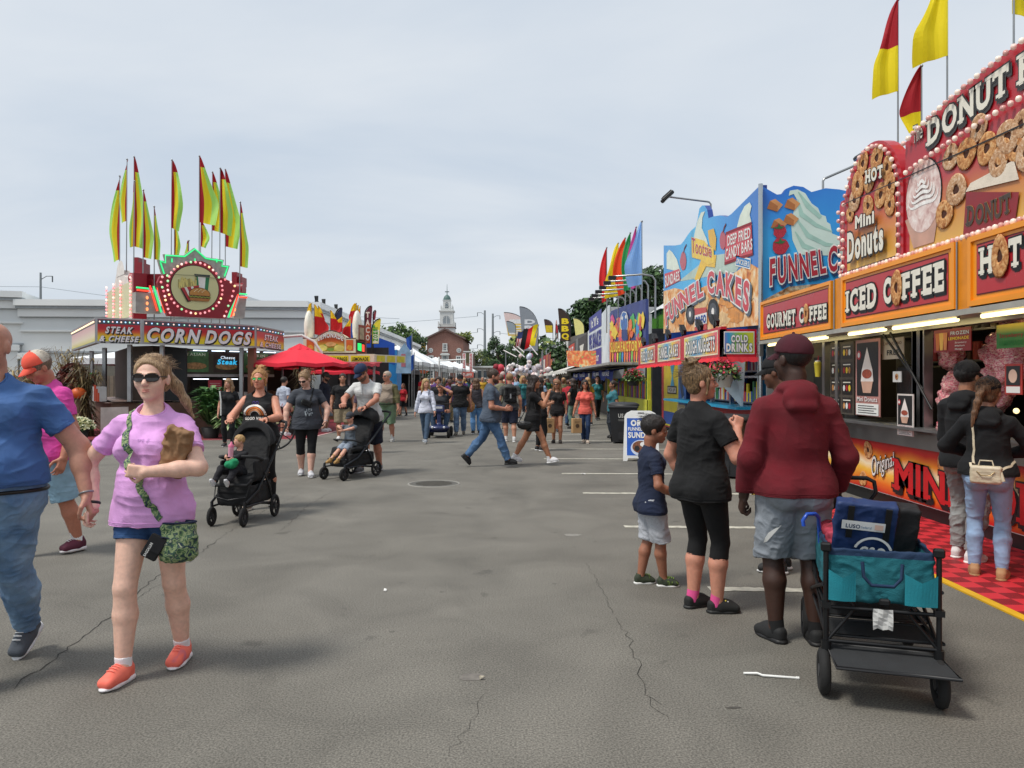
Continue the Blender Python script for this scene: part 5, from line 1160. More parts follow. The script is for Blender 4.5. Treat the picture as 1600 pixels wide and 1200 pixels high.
 q4(E,[(1192,486),(1245,462),(1310,460),(1310,420),(1225,440)],CR2,.003)if False else None
 q4(E,[(1248,398),(1318,400),(1318,372),(1300,365),(1297,350),(1292,347),(1290,338),(1282,335),(1278,325),(1268,318),(1258,302),(1246,296),(1234,298),(1232,306),(1240,303),(1245,312),(1240,330),(1236,352),(1238,375)][::1],M('#d5e8dc',.35,0,.08,2),.006)
 for pts in(((1246,312),(1252,335),(1275,352),(1300,362)),((1243,340),(1262,368),(1290,382),(1315,384)),((1242,362),(1255,384),(1280,394)),((1247,300),(1262,322),(1282,340))):E.stroke(bpts(E,pts),[.02,.09,.07,.02][:len(pts)],M('#a9cfc0',.35),.009)
 for i,(u,v)in enumerate(((1209,320),(1236,318),(1234,342),(1215,350))):
  c=8;q4(E,[(u-c-3,v+6),(u+5,v+11),(u+14,v),(u+2,v-9),(u-6,v-6)][::1],M('#d4935a',.5,0,.15,6),.010+.002*i);q4(E,[(u-c-3,v+6),(u+5,v+11),(u+6,v+2),(u-6,v-6)],M('#b06c38',.5),.011+.002*i)
 for(u,v,s_)in((1217,362,11),(1219,385,14)):blobpoly(E,u,v,s_*.9,s_,M('#b51f34',.3,0,.35,40),.02+s_*.0004,14,int(u),.14);q4(E,[(u-12,v-6),(u-3,v-7),(u-1,v-13),(u+2,v-8),(u+8,v-8),(u+3,v-4),(u-3,v-4)],M('#2d6b3a'),.03)
 q4(E,[(1191,470),(1232,448),(1312,440),(1312,470),(1230,490),(1191,500)],blot_mat('crumble_print',['#5a2a1c','#b07a44','#d9c9a8','#8e3a28'],9,.6,.5),.005)
 for t,tl,tr,br,bl in(('FUNNEL',(1202,405),(1286,389),(1290,425),(1202,445)),('CAKES',(1293,386),(1372,372),(1372,412),(1293,424))):qtext(E,t,tl,tr,br,bl,M('#b52434',.35),.036,off=.035,outl=WT,ow=.05,shadow=(M('#1a3560'),.03,-.05),gap=.2)
 for pts in(((1196,545),(1215,590),(1250,620)),((1200,560),(1225,620),(1260,655))):E.stroke(bpts(E,pts),.05,M('#7ec8ee',.4),.006)
 E.build('end_panel',root)
 mb=MB();mb.cyl((VX-.03,13.5,.2),(VX-.03,13.5,5.03),.04,CHROME);mb.bb((VX-.06,13.44,2.0),(VX,13.56,2.5),STEEL);mb.build('corner_post',root)
 mb=MB();mb.bb((4.5,13.6,.3),(7.0,22.6,1.05),M('#1f5fae',.4));mb.bb((6.9,13.6,.3),(7,22.6,4),DARKM);mb.bb((4.5,22.5,.3),(7,22.6,4),BL);mb.bb((4.45,13.6,2.4),(7,22.6,2.5),BL);mb.bb((4.42,13.65,.25),(4.5,22.55,1.04),M('#b5202c',.4));mb.build('trailer_body',root)
 mb=MB();mb.bb((4.0,13.7,1.05),(4.55,20.3,1.10),M('#1d9ac4',.35));mb.build('counter',root)
 B=Board((4.40,22.6,0),NB);pan=[M('#d9c82c',.4),M('#c22030',.4),M('#2f6fb8',.4),M('#2f9ac4',.4),M('#d98038',.5)]
 B.rect(.2,.3,2.6,2.42,pan[0],0);B.rect(.05,.3,.35,2.42,pan[1],.004);B.rect(2.3,.3,3.2,2.42,pan[2],.004);B.poly([(1.2,1.3),(1.9,1.3),(1.6,1.7),(1.9,2.1),(1.2,2.1),(1.5,1.7)],pan[3],.006);B.poly([(2.0,2.4),(2.25,2.3),(3.0,1.15),(2.8,1.0)],M('#9bb0b8',.4),.008);B.poly([(2.3,1.75),(2.55,1.85),(3.0,1.2),(2.75,1.1)],M('#1d3f5c',.4),.010)
 B.rect(.9,1.2,2.1,1.42,OUTL,.010);B.rect(.96,1.24,2.04,1.38,M('#c9c9c2'),.012);B.text('PICK UP',1.1,1.27,.09,.8,OUTL,.014,.03);B.rect(2.2,.55,3.1,.95,M('#d9c6a2',.5,0,.3,9),.010);B.rect(.35,.35,2.1,.7,M('#2a4f9c'),.006);B.build('side_panel',root)
 mb=MB();r_=random.Random(9);cols=['#c9b82e','#a02040','#2a4f8c','#7a2f6a','#c8c8c0','#b8442c','#3a7a4a','#d0784a','#5c6a8c']
 for y in(13.75,15.5,17.0,18.6,20.2):mb.bb((4.40,y-.04,1.1),(4.48,y+.04,2.42),CHROME)
 mb.bb((4.40,13.7,1.62),(4.46,20.2,1.66),CHROME);mb.build('window_frame',root)
 mb=MB()
 for z in(1.1,1.75):
  mb.bb((4.9,13.7,z),(5.3,20.1,z+.03),STEEL)
  for i in range(62):
   y=13.8+i*.102;mb.cyl((5.0,y,z+.03),(5.0,y,z+.03+r_.uniform(.16,.45)),r_.uniform(.03,.05),M(r_.choice(cols),.35),n=7)
 mb.build('bottle_shelf',root)
 for y in(14.8,17.2,19.6):mb=MB();mb.sph((5.6,y,2.3),.06,M('#fff0d0',.3,emit=30),8);mb.cyl((5.6,y,2.35),(5.6,y,2.41),.015,BLACKM);mb.build('fill_lamp',root)  # lamps added only to brighten the trailer interior
 mb=MB();mb.add([(4.3,14.3,1.05),(4.3,14.1,2.3),(4.1,14.5,2.32),(3.8,14.6,1.7)],[(0,1,2,3)],M('#b9c6cc',.25,.2));o=mb.build('wind_screen',root)
 ax=3.77;B=Board((ax,22.6,0),NB);RF=M('#c3182c',.4)
 B.box(-.3,2.0,8.75,2.55,RF,-.1,0)
 for(a,b,t)in((.1,2.35,'FRIED DOUGH'),(2.75,5.4,'FUNNEL CAKES'),(5.8,8.55,'DOUGH NUGGETS')):
  B.rect(a,2.05,b,2.5,M('#efe2c0'),.004);B.rect(a+.05,2.08,b-.05,2.47,ramp_mat('rainbow_card',[(0,'#e8607a'),(.3,'#f2d23c'),(.6,'#48a8dc'),(1,'#f1d948')],'y',22.6-b,22.6-a,.4,.25,1.5),.006)
  B.text(t,a+.18,2.14,.26,b-a-.36,WT,.016,off=.03,outl=M('#1f3560'),ow=.04,gap=.12)
 B.build('awning_signs',root)
 E=Board((ax,13.85,0),(1,0,0));E.box(0,2.0,.64,2.50,RF,-.1,0);E.rect(.05,2.05,.6,2.46,M('#e9e9e2'),.004);E.rect(.065,2.07,.585,2.44,ramp_mat('drinks_card',[(0,'#9a5ab8'),(.25,'#2a9ad0'),(.5,'#8fc33c'),(1,'#e6d43c')],'x',ax,ax+.6,.4,.3,2),.006)
 E.text('COLD',.18,2.27,.12,.30,WT,.014,.05,outl=M('#3a4a78'),ow=.05,gap=.12);E.text('DRINKS',.09,2.10,.14,.47,WT,.014,.05,outl=M('#3a4a78'),ow=.05,gap=.12);E.build('drinks_sign',root)
 mb=MB();n=90;vs=[]
 for i in range(n+1):y=22.9-9.05*i/n;vs+=[(ax-.01,y,2.0),(ax-.10-.02*math.sin(i*1.1),y,1.90+.03*abs(math.sin(i*.9)))]
 mb.add(vs,[(2*i,2*i+1,2*i+3,2*i+2)for i in range(n)],cloth('#c9202e'));vs=[]
 for i in range(13):x=ax-.05+.69*i/12;vs+=[(x,13.84,2.0),(x,13.76,1.89+.03*abs(math.sin(i*.9)))]
 mb.add(vs,[(2*i,2*i+2,2*i+3,2*i+1)for i in range(12)],cloth('#b01c28'));mb.build('valance',root)
 for y in(22.2,20.4,18.7,17.1,15.6,14.4):
  mb=MB();mb.add([(ax+.0,y,2.56),(ax+.0,y+.02,2.56),(ax+.0,y,2.82),(ax-.02,y-.34,2.6),(ax,y+.3,2.84),(ax-.02,y-.34,2.62)],[(0,3,2),(2,3,4)],BLACKM);mb.box((ax+.03,y-.02,2.70),(.10,.30,.12),BLACKM,Matrix.Rotation(R(28),3,'X'));mb.cyl((ax+.03,y,2.55),(ax+.03,y,2.68),.02,BLACKM);mb.build('spot_lamp',root)
 rebase(root,(4.4,18,0))
funnel_trailer()
p=at(1101,321,18.5);flood((p.x+.15,18.5,3.9),1.98,-1.05,'black floodlight on a bent pole above the funnel cakes artwork');flood((5.75,14.2,3.6),1.72,.75,'black floodlight on an angled pole behind the donut marquee',.3)
def basket(x,y,z,label,potc,seed=0):
 r_=random.Random(seed);root=thing('hanging_basket',label,'flower basket',(x,y,z),0,'hanging baskets of red flowers on the dessert trailer');mb=MB();mb.lathe([(.13,0),(.19,.2),(.2,.22),(.19,.22),(.17,.18),(.001,.18)],M(potc,.6));mb.build('pot',root)
 mb=MB()
 for a in range(3):mb.tube([(.19*math.cos(a*2.1),.19*math.sin(a*2.1),.2),(0,0,.72)],.004,BLACKM,4)
 mb.build('hanger',root)
 for nm,cols,n,s0,zz in(('foliage',['#2c4a22','#44682f','#6d8744','#1f3a1c'],420,.045,0),('blossoms',['#c01c3c','#d62a4e','#8c1630'],260,.034,.05)):
  mb=MB();ms=[M(c,.6,0,.2)for c in cols]
  for i in range(n):
   a=r_.uniform(0,2*PI);e=r_.uniform(-.35,1.45)if nm=='foliage' else r_.uniform(.0,1.5);rr=.33*r_.uniform(.55,1.05);c=Vector((math.cos(a)*math.cos(e)*rr,math.sin(a)*math.cos(e)*rr,.2+zz+math.sin(e)*rr*.72))
   u=Vector([r_.uniform(-1,1)for _ in range(3)]).normalized();v=u.orthogonal().normalized();s_=s0*r_.uniform(.6,1.2)
   mb.add([c-u*s_,c+v*s_*.6,c+u*s_,c-v*s_*.6],[(0,1,2,3)],r_.choice(ms))
  mb.build(nm,root)
basket(3.78,13.75,1.45,'hanging basket of red flowers under the cold drinks sign','#c9c9c2',1);basket(3.45,21.8,1.42,'hanging basket of red flowers at the fried dough end of the awning','#2c2c2a',2)
def banner_stand(root,ya,yb,zt,zb,name='banner',mat=None,x=VX):
 B=Board((x,yb,0),NB);B.slab([(0,zb),(yb-ya,zb),(yb-ya,zt[1]),(0,zt[0])],mat or WHITE,-.08,0);return B
def slush():
 root=thing('slush_stand','slush stand with a paint-splash banner in blue, orange and pink','food stand');B=Board((VX,34.6,0),NB)
 NV=M('#3d4a86',.6,0,.15,1.2,.3,8);out=[(953,575),(1038,575),(1038,484),(1008.6,467),(975,478),(955,487),(953,491)];out=[(953,575),(1009,573),(1008.6,467),(975,478),(955,486),(953,490)]
 B.slab(bpts(B,out),NV,-.1,0);cols=['#e8682c','#f2a32c','#e04a8a','#f2d23c','#48b05c','#3a8fd0','#f07a3a','#f28a4a','#d94a6a','#8ac84a'];r_=random.Random(4)
 for i in range(46):
  u=r_.uniform(955,1006);v=r_.uniform(498,540);blobpoly(B,u,v,r_.uniform(2,5),r_.uniform(6,13),M(r_.choice(cols),.5),.004+.0012*i,12,i,.45)
 for i in range(14):u=955+i*3.8;q4(B,[(u,545),(u+3,545),(u+2.4,556-r_.uniform(0,5)),(u+1.2,572),(u-.4,560)],M(cols[i%10],.5),.062+.0005*i)
 blobpoly(B,978,503,6.5,17,WHITE,.066,18,3,.1);blobpoly(B,978,503,5.6,15.5,M('#3f6fb4',.5,0,.4,3),.070,18,3,.1);q4(B,[(974,515),(983,515),(984,530),(978,535),(974,528)],M('#2a3f7a'),.071);q4(B,[(955,534),(1007,531),(1007,547),(955,550)],M('#e0742c'),.074)
 for(u,v)in((975,497),(981,495)):blobpoly(B,u,v,1.4,3,WHITE,.075,10,1,.05)
 qtext(B,'SLUSH FACTORY',(957,535),(1006,532),(1006,547),(957,550),M('#f0d02c',.4),.082,off=.04,outl=M('#a8261c'),ow=.04,gap=.12)
 q4(B,[(955,566),(1007,565),(1007,571),(955,573)],M('#f0d24a'),.070);B.build('splash_banner',root)
 mb=MB();mb.bb((VX-1.3,24.6,2.08),(VX+.4,45.2,2.16),M('#a9a6a0',.5,.2));mb.bb((VX+1.6,24.2,0),(VX+1.7,34.6,3.6),DARKM);mb.bb((VX-.1,24.2,.1),(VX,34.6,.95),M('#c9c83a',.5));mb.bb((VX,24.1,0),(VX+1.7,24.2,3.2),DARKM);mb.build('stand_body',root)
 mb=MB()
 for y in(24.3,29.3,34.4):mb.bb((VX-.1,y,.1),(VX,y+.15,2.1),M('#cfcf3a',.5))
 for i in range(40):mb.cyl((VX+.1,24.5+i*.24,.95),(VX+.1,24.5+i*.24,1.45+.1*(i%3)),.06,M(['#d8c83a','#b83a6a','#3a6ab8','#c8682c','#3a9a5a'][i%5],.3),n=7)
 mb.build('syrup_rack',root)
 for i in range(6):
  mb=MB();y=25.2+i*1.35;mb.tube([(VX+.3,y,3.6),(VX+.3,y,4.85),(VX+.2,y,5.0),(VX-.1,y,5.05),(VX-1.0,y+.5,5.05)],.035,STEEL,6);mb.box((VX-1.05,y+.5,5.0),(.25,.2,.12),BLACKM);mb.build('light_arm',root)
 rebase(root,(4.4,29,0))
slush()
# six plain tall flags over the slush stand
for i,(u,v0,v1,c,w,lab)in enumerate(((948,387,470,'#d8363c',.55,'red'),(966,380,462,'#ecd22c',.75,'yellow'),(977,372,458,'#ee5a26',.8,'orange'),(985,364,452,'#3aa864',.6,'green'),(994,355,449,'#dc6ab4',.45,'pink'),(1003,346,444,'#9cc0f2',.6,'pale blue'))):
 Y=33-i*1.3;p=at(u,v0,Y);z0=at(u,v1,Y).z-3.6;pennant_flag((p.x,Y,3.6),p.z-3.6,z0,p.z-3.6,w*.8,'tall '+lab+' flag in the row above the slush stand',(c,c),'plain coloured flags above the slush stand',0,0,i+20,(-1,-.1,0),.5,.025)
# green and white kiosk tent behind
root=thing('kiosk_tent','green kiosk with a white pointed roof between slush banner and funnel cakes trailer','tent',(6.2,27,0));mb=MB();mb.bb((-1.1,-1,0),(1.1,1,4.0),M('#5aa02e',.6,0,.1,2));mb.bb((-1.11,-1.01,2.2),(1.11,-.99,2.9),M('#1f8aa0',.6,0,.3,3));mb.build('kiosk_wall',root)
mb=MB();mb.add([(-1.2,-1.1,4),(1.2,-1.1,4),(1.2,1.1,4),(-1.2,1.1,4),(0,0,4.9)],[(0,1,4),(1,2,4),(2,3,4),(3,0,4),(3,2,1,0)],M('#d9dcdc',.6,0,.05));mb.cyl((0,0,4.85),(0,0,5.9),.03,STEEL);mb.build('kiosk_roof',root)
def stall(label,ya,yb,zt,zb,bg,draw,x=VX,depth=2.4,name='food_stall',cat='food stall',counter='#5a5550',rf='#b9bcbd'):
 root=thing(name,label,cat);B=Board((x,yb,0),NB);W=yb-ya;B.slab([(0,zb),(W,zb),(W,zt[1]),(0,zt[0])],bg if not isinstance(bg,str)else M(bg,.55,0,.12,1.5,.15,10),-.08,0)
 draw(B,W,zb,min(zt));B.build('banner',root)
 mb=MB();C=M(counter,.6,0,.2);mb.bb((x+.02,ya+.1,0),(x+.12,yb-.1,1.0),C);mb.bb((x+depth-.1,ya,0),(x+depth,yb,zt[1]-.4),DARKM);mb.bb((x+.1,yb-.06,0),(x+depth,yb-.02,zt[0]-.3),M(rf,.6));mb.bb((x+.1,ya+.02,0),(x+depth,ya+.06,zt[1]-.1),M(rf,.6));mb.bb((x+.06,ya+.06,zt[1]-.16),(x+depth,yb-.06,zt[1]-.08),M(rf,.6));mb.build('stall_body',root)
 mb=MB();r_=random.Random(int(ya*7))
 for i in range(14):
  y=ya+.3+(yb-ya-.6)*i/13;mb.bb((x+.5,y-.15,1.0),(x+.8,y+.12,1.0+r_.uniform(.2,1.0)),M(r_.choice(['#3a3632','#8a8274','#b5482c','#c8a23a','#54606a','#d8d4cc','#7a2a2a']),.5))
 mb.build('goods',root);rebase(root,(x,(ya+yb)/2,0));return root
def pig(B,W,zb,zt):
 B.rect(.9,zb+.28,6.9,zb+1.1,M('#2b2f8c',.5),.01);B.rect(.9,zb+2.15,6.9,zb+3.0,M('#2b2f8c',.5),.01)
 B.text("It'll's",2.0,zb+2.35,.45,3.6,WHITE,.02,.02);B.text('PIE SHAKES',.95,zb+1.25,.75,5.9,M('#2b2f8c',.5),.02,.05);B.text('Build Your',1.8,zb+.48,.42,4.0,WHITE,.02,.02)
stall('white tent stall with blue lettered banner beyond the slush stand',35,44.6,(4.4,5.0),2.1,'#d5dbde',pig)
def grill(B,W,zb,zt):
 B.rect(.2,zb+.1,W*.5,zt-.1,M('#45403c',.6,0,.5,3),.01);B.rect(W*.5,zb,W*.62,zt,STEEL,.012);B.rect(W*.64,zb+.1,W-.2,zt-.1,M('#3a3432',.6,0,.5,3),.01);B.rect(.6,zb+1.0,W*.42,zb+2.0,M('#c9402a',.5),.02)
 B.text('EAT',.8,zb+1.2,.6,W*.3,WHITE,.03,.04);B.poly([(W*.7,zb+1.6),(W*.9,zb+1.6),(W*.8,zb+.5)],M('#d9d4c8'),.02)
stall('dark grey grill stall with a red square sign',45.4,60,(4.9,4.4),2.2,'#5a5654',grill)
def white_b(B,W,zb,zt):
 B.rect(W*.15,zb+.6,W*.4,zt-.5,M('#b06a5a',.6,0,.3,2),.01)
 for i in range(5):B.rect(W*.55,zb+.7+.4*i,W*.85,zb+.9+.4*i,M('#6a6a68',.6),.01)
stall('stall with a tall white menu banner beside the timber stall',60.5,68,(5.2,5.0),1.9,'#d9d9d6',white_b)
def timber(B,W,zb,zt):
 for i in range(8):B.rect(W*i/8+.1,zb,W*(i+1)/8-.1,zt-.1,M(['#8c7a62','#b3a488','#6a5c4a','#a99c84'][i%4],.8,0,.3,3),.01)
 B.disc(W*.5,zt+.9,2.6,1.9,M('#b98a7a',.6,0,.2),.12,28,0,PI);B.disc(W*.5,zt+.9,2.0,1.4,DARKM,.14,28,0,PI);B.text('Smokehouse',W*.5-1.7,zt+1.1,.45,3.4,WHITE,.16,.02)
stall('timber smokehouse stall with round dark sign on top',68.5,80,(4.6,4.6),1.9,'#3a3533',timber)
def grey_b(B,W,zb,zt):
 for i in range(7):B.rect(.4+i*(W-.8)/7,zb+.2,.4+(i+.8)*(W-.8)/7,zt-.6,M(['#b5452c','#c9722e','#8c2f24','#a04030'][i%4],.6,0,.3,2),.01)
 B.rect(.2,zt-.5,W-.2,zt-.1,M('#8a8f94'),.01)
stall('long grey stall with a strip of orange food pictures',81,100,(5.6,5.4),2.6,'#6a6e72',grey_b,counter='#4a4a48')
stall('far red stall at the end of the right-hand row',101,122,(4.9,4.9),2.2,'#a8323a',lambda B,W,zb,zt:(B.rect(1,zb+.5,W-1,zt-.5,M('#d9cfc4',.6,0,.3,1),.01),B.text('FRIES',5,zb+.8,1.2,10,M('#b82a2a'),.02,.05)),counter='#5a3030')
stall('far yellow and white stall near the brick hall',123,140,(4.2,4.2),2.2,'#c8b84a',grey_b,x=3.9)
# paint-splash flag and blue scalloped awning
mb=MB();B=Board((3.0,41,0),(.85,-.53,0),mb=mb);B.slab([(0,2.35),(2.9,2.05),(3.05,3.1),(-.1,3.15)],blot_mat('splash_cloth',['#3aa8a0','#e8e2b0','#f0a05a','#e05a4a','#8cc86a','#f2d27a'],3,.6,.6),0,.02);o=mb.build('splash_flag');tag(o,'wavy paint-splash banner hanging under the slush stand roof edge','banner');o.data.transform(Matrix.Translation((-4.2,-40,0)));o.location=(4.2,40,0)
for k,(ya,yb,lab)in enumerate(((26.5,33.5,'near'),(35.5,44,'far'))):
 root=thing('scalloped_awning',lab+' dark blue scalloped awning with white lettering over the right-hand stalls','awning',(3.5,(ya+yb)/2,0),0,'blue scalloped awnings');mb=MB();n=42;W=yb-ya;vs=[]
 for i in range(n+1):y=W/2-W*i/n;sc_=.06*math.sin(i*PI/1.0*.5)**2;vs+=[(.8,y,2.06),(0,y,1.92+.05*math.sin(i*.45)),(-.02,y,1.66+.06*math.sin(i*.45)-.08*abs(math.sin(i*PI/6)))]
 f=[]
 for i in range(n):a=3*i;f+=[(a,a+1,a+4,a+3),(a+1,a+2,a+5,a+4)]
 mb.add(vs,f,cloth('#22357e'));mb.build('awning_cloth',root);B=Board((-.03,W/2,0),NB)
 B.text('FOR BEER',W*.12,1.74,.15,W*.3,WHITE,.02,.02);B.text('FOR SALE',W*.58,1.74,.15,W*.3,WHITE,.02,.02);B.build('awning_lettering',root)
mb=MB();n=60;vs=[]
for i in range(n+1):y=80-34*i/n;vs+=[(4.4,y,2.6),(3.3,y,2.25),(3.28,y,1.95+.1*abs(math.sin(i*.8)))]
f=[]
for i in range(n):a=3*i;f+=[(a,a+1,a+4,a+3),(a+1,a+2,a+5,a+4)]
mb.add(vs,f,cloth('#d6d4cc'));o=mb.build('white_awning');tag(o,'long white fringed awning along the far right-hand stalls','awning');o.data.transform(Matrix.Translation((-3.9,-63,0)));o.location=(3.9,63,0)
# feather flags
def feather(u,v0,v1,Y,w,cols,label,text=None,tc='#f2d22c',basez=2.5,blk=True,group='tall feather flags',side=1):
 p=at(u,v0,Y);z0=at(u,v1,Y).z;p.z=min(p.z,99);H=p.z-basez;root=thing('feather_flag',label,'feather flag',(p.x,Y,basez),0,group);mb=MB()
 if basez>.3:pass
 hc=min(1.35*w,(p.z-z0)*.5);qa=[(-side*w*(1-math.cos(t*PI/16)),H-hc*(1-math.sin(t*PI/16)))for t in range(9)];arc=[Vector((0,0,0))]+[Vector((x,0,z))for x,z in qa]
 mb.tube(arc,.03 if Y>30 else.02,BLACKM if blk else STEEL,6);mb.build('pole',root)
 B=Board((0,0,0),(1,0,0));zb=z0-basez;edge=[(-side*.03,zb)]+[(x-side*.03,z-.02)for x,z in qa]+[(-side*w*.8,zb)]
 nb=len(cols);B.slab(edge if side<0 else edge[::-1],cloth(cols[0],.08,.7),-.01,.01)
 if nb>1:
  zs=zb+(H-zb)*.55;B.slab([(-side*.05,zb+.03),(-side*.05,zs),(-side*w*.88,zs),(-side*w*.80,zb+.03)][::(1 if side<0 else-1)],cloth(cols[1],.15,.7),-.015,.015)
 B.build('flag_cloth',root)
 if text:
  B=Board((0,-.02,0),(1,0,0));n=len(text);hh=(H-hc*.55-zb-.1)/n
  for i,ch in enumerate(text):B.text(ch,min(-side*w*.14,-side*w*.74),H-hc*.55-hh*(i+1)+hh*.15,hh*.72,w*.58,M(tc,.5),0,.05)
  B.build('lettering',root)
 return root
feather(841,479,548,62,1.5,['#8d939b'],'tall grey feather flag with white letters over the far right stalls','DRAFT','#e2e4e8',3.5);feather(820,488,525,70,1.9,['#e6cdc8','#e6c24a'],'pink and yellow feather flag behind the draft flag','ICE','#e9e9e9',3.5);feather(806,502,520,66,.8,['#9aa5ac'],'small grey feather flag at the left end of the flags',None,basez=3.5)
feather(892,482,533,58,.95,['#3a2a24'],'black and brown feather flag with yellow letters','BBQ','#f2d41c',4);feather(864,499,520,66,.75,['#4a3430','#e6c52c'],'dark brown feather flag behind the smokehouse sign',None,basez=4);feather(913,497,528,55,.75,['#e6dc8a'],'pale yellow feather flag next to the white tent stall',None,basez=4)
for i,u in enumerate((872,876,880)):feather(u,507,520,66,.2,[['#c22a34'],['#2a2426'],['#d83a3c']][i],['first red','black','second red'][i]+' small pennant beside the smokehouse sign',None,basez=4.5,group='small pennants by the smokehouse sign')
# national flags
def nflag(u,v0,Y,w,h_,label,kind):
 p=at(u,v0,Y);root=thing('national_flag',label,'flag',(p.x,Y,3.2),0);mb=MB();mb.cyl((0,0,0),(.6,0,p.z-3.2),.03,STEEL,n=6);mb.build('pole',root);n1,n2=26,16;vs=[];mb=MB()
 for lay in(0,1):
  for i in range(n1+1):
   for j in range(n2+1):s_,t=i/n1,j/n2;vs.append((.6-w*.95*t-.25*w*s_,.12*math.sin(5*s_+2*t)+.01*lay,p.z-3.2-h_*s_-.22*h_*t*(1-.2*s_)+.06*math.sin(7*t)))
 m_=(n1+1)*(n2+1)
 ms={'de':[flagcloth(c)for c in('#17171a','#d2282c','#ecd326')],'us':[cloth('#b92a38'),cloth('#e2e0dc'),cloth('#232f5c')]}[kind]
 for i in range(n1):
  for j in range(n2):
   if kind=='de':k=2-min(2,int(3*j/n2))
   else:k=2 if(i<12 and j>n2*.45)else(0 if int(13*(n2-j-.5)/n2)%2==0 else 1)
   a=i*(n2+1)+j;mb.add([vs[q]for q in(a,a+1,a+n2+2,a+n2+1)],[(0,1,2,3)],ms[k],True);mb.add([vs[q+m_]for q in(a,a+1,a+n2+2,a+n2+1)],[(0,3,2,1)],ms[k],True)
 mb.build('flag_cloth',root)
nflag(827,507,48,1.0,1.35,'black, red and yellow striped flag on a pole over the far right stalls','de');nflag(812,513,52,.75,1.1,'stars and stripes flag hanging left of the black, red and yellow flag','us')
# toy and balloon cart
def toy_cart():
 root=thing('toy_cart','toy cart heaped with clear balloons, red hearts and glowing sticks','toy cart',(.66,42,0));r_=random.Random(11);mb=MB();mb.bb((-1.0,-.6,.3),(1.0,.6,1.1),M('#8c8880',.6,0,.3));mb.bb((-1.1,-.7,1.1),(1.1,.7,1.16),M('#c8b8a8',.6));mb.build('cart_box',root)
 for sx in(-.7,.7):mb=MB();mb.cyl((sx,-.66,.25),(sx,-.62,.25),.25,RUB);mb.build('wheel',root)
 mb=MB()
 for sx in(-1,1):
  for sy in(-.6,.6):mb.cyl((sx,sy,1.1),(sx,sy,3.2),.03,STEEL)
 mb.build('frame',root)
 pale=[M('#d9d0d4',.2,0,.2),M('#cbd2e2',.2,0,.2),M('#e2c9c6',.2,0,.2),M('#e6e0dc',.2,0,.1)];red=[M('#d88a94',.3),M('#dc6a84',.3)]
 pp=[Vector((r_.gauss(0,.5),r_.uniform(-.7,.6),1.8+abs(r_.gauss(0,.5))))for _ in range(46)]
 for k,c in enumerate(pp):
  mb=MB();m=r_.choice(red)if c.z>2.8 and r_.random()<.25 else r_.choice(pale);q=r_.uniform(.08,.17);mb._ell((0,0,0),q,m,9,(r_.uniform(.7,1.1),1,r_.uniform(.8,1.5)),rotm(r_.random()*3,r_.random(),r_.random()));mb.cyl((0,0,-q*1.3),(0,0,-q*.9),.01,m,.03,5);o=mb.build('balloon',root);o.location=c
 for k in range(4):
  mb=MB();c=Vector((r_.uniform(-1.1,.9),-.7,r_.uniform(2.5,3.5)));d=Vector((.6,0,-r_.uniform(.3,.8))).normalized()*r_.uniform(.2,.42);mb.cyl(c-d,c+d,.028,M('#e9e2de',.3,0,.05,emit=.2));mb.build('toy_stick',root)
toy_cart()
mb=MB();r_=random.Random(8)
root=thing('prize_rack','rack of red plush prizes left of the balloon cart','rack',(-.6,60,0));mb.bb((-1.0,0,0),(1.0,.1,2.5),M('#7a2a30',.7));mb.build('rack_board',root)
for i in range(36):mb=MB();mb._ell((0,0,0),r_.uniform(.16,.3),M(r_.choice(['#b82a38','#d84a5a','#8c1c2c','#e0c8c0']),.7),8,(1,.7,1),None);o=mb.build('plush_prize',root);o.location=(r_.uniform(-.9,.9),-.15,r_.uniform(1.2,2.7))
# ================================================================ bins, A-frame, mum basket
def bin_(x,y,label,txt='US',rz=0):
 root=thing('trash_bin',label,'trash bin',(x,y,0),rz,'large black wheeled bins');mb=MB();P_=M('#26272a',.5,0,.12,6,.1,80);vs=[]
 for(z,wx,wy)in((.04,.27,.29),(.92,.35,.38)):
  vs+=[(-wx,-wy,z),(wx,-wy,z),(wx,wy,z),(-wx,wy,z)]
 mb.add(vs,[(0,3,2,1),(4,5,6,7),(0,1,5,4),(1,2,6,5),(2,3,7,6),(3,0,4,7)],P_);mb.bb((-.37,-.40,.88),(.37,.40,.94),P_,.015);mb.bb((-.12,-.315,.1),(.12,-.30,.5),P_);mb.build('bin_body',root)
 mb=MB();mb.lathe([(.54,0),(.53,.03),(.4,.07),(.001,.09)],P_,(0,.01,.945),4,.98,1.05,Matrix.Rotation(PI/4,3,'Z'));mb.bb((-.3,.38,.93),(.3,.46,.98),P_);mb.build('lid',root)
 for sx in(-.3,.3):mb=MB();mb.cyl((sx-.03,.32,.11),(sx+.03,.32,.11),.11,RUB);mb.build('wheel',root)
 B=Board((0,-.372,0),(1,0,0),(0,-.1,1));B.text(txt,-.12,.66,.10,.22,M('#c9c9c4'),.012,.03);B.rect(-.12,.60,.12,.612,M('#8a8a86'),.012);B.rect(-.12,.575,.06,.585,M('#8a8a86'),.012);B.build('lettering',root)
bin_(2.82,19.4,'black wheeled trash bin lettered US behind the folding sign','USA',R(-10));bin_(3.55,12.6,'black wheeled trash bin behind the woman in black leggings','USA',R(-35))
root=thing('folding_sign','white plastic folding sign advertising an Oreo funnel cake sundae','sign',(2.55,15.2,0),R(-8));PW=M('#dfe1e0',.45,0,.05)
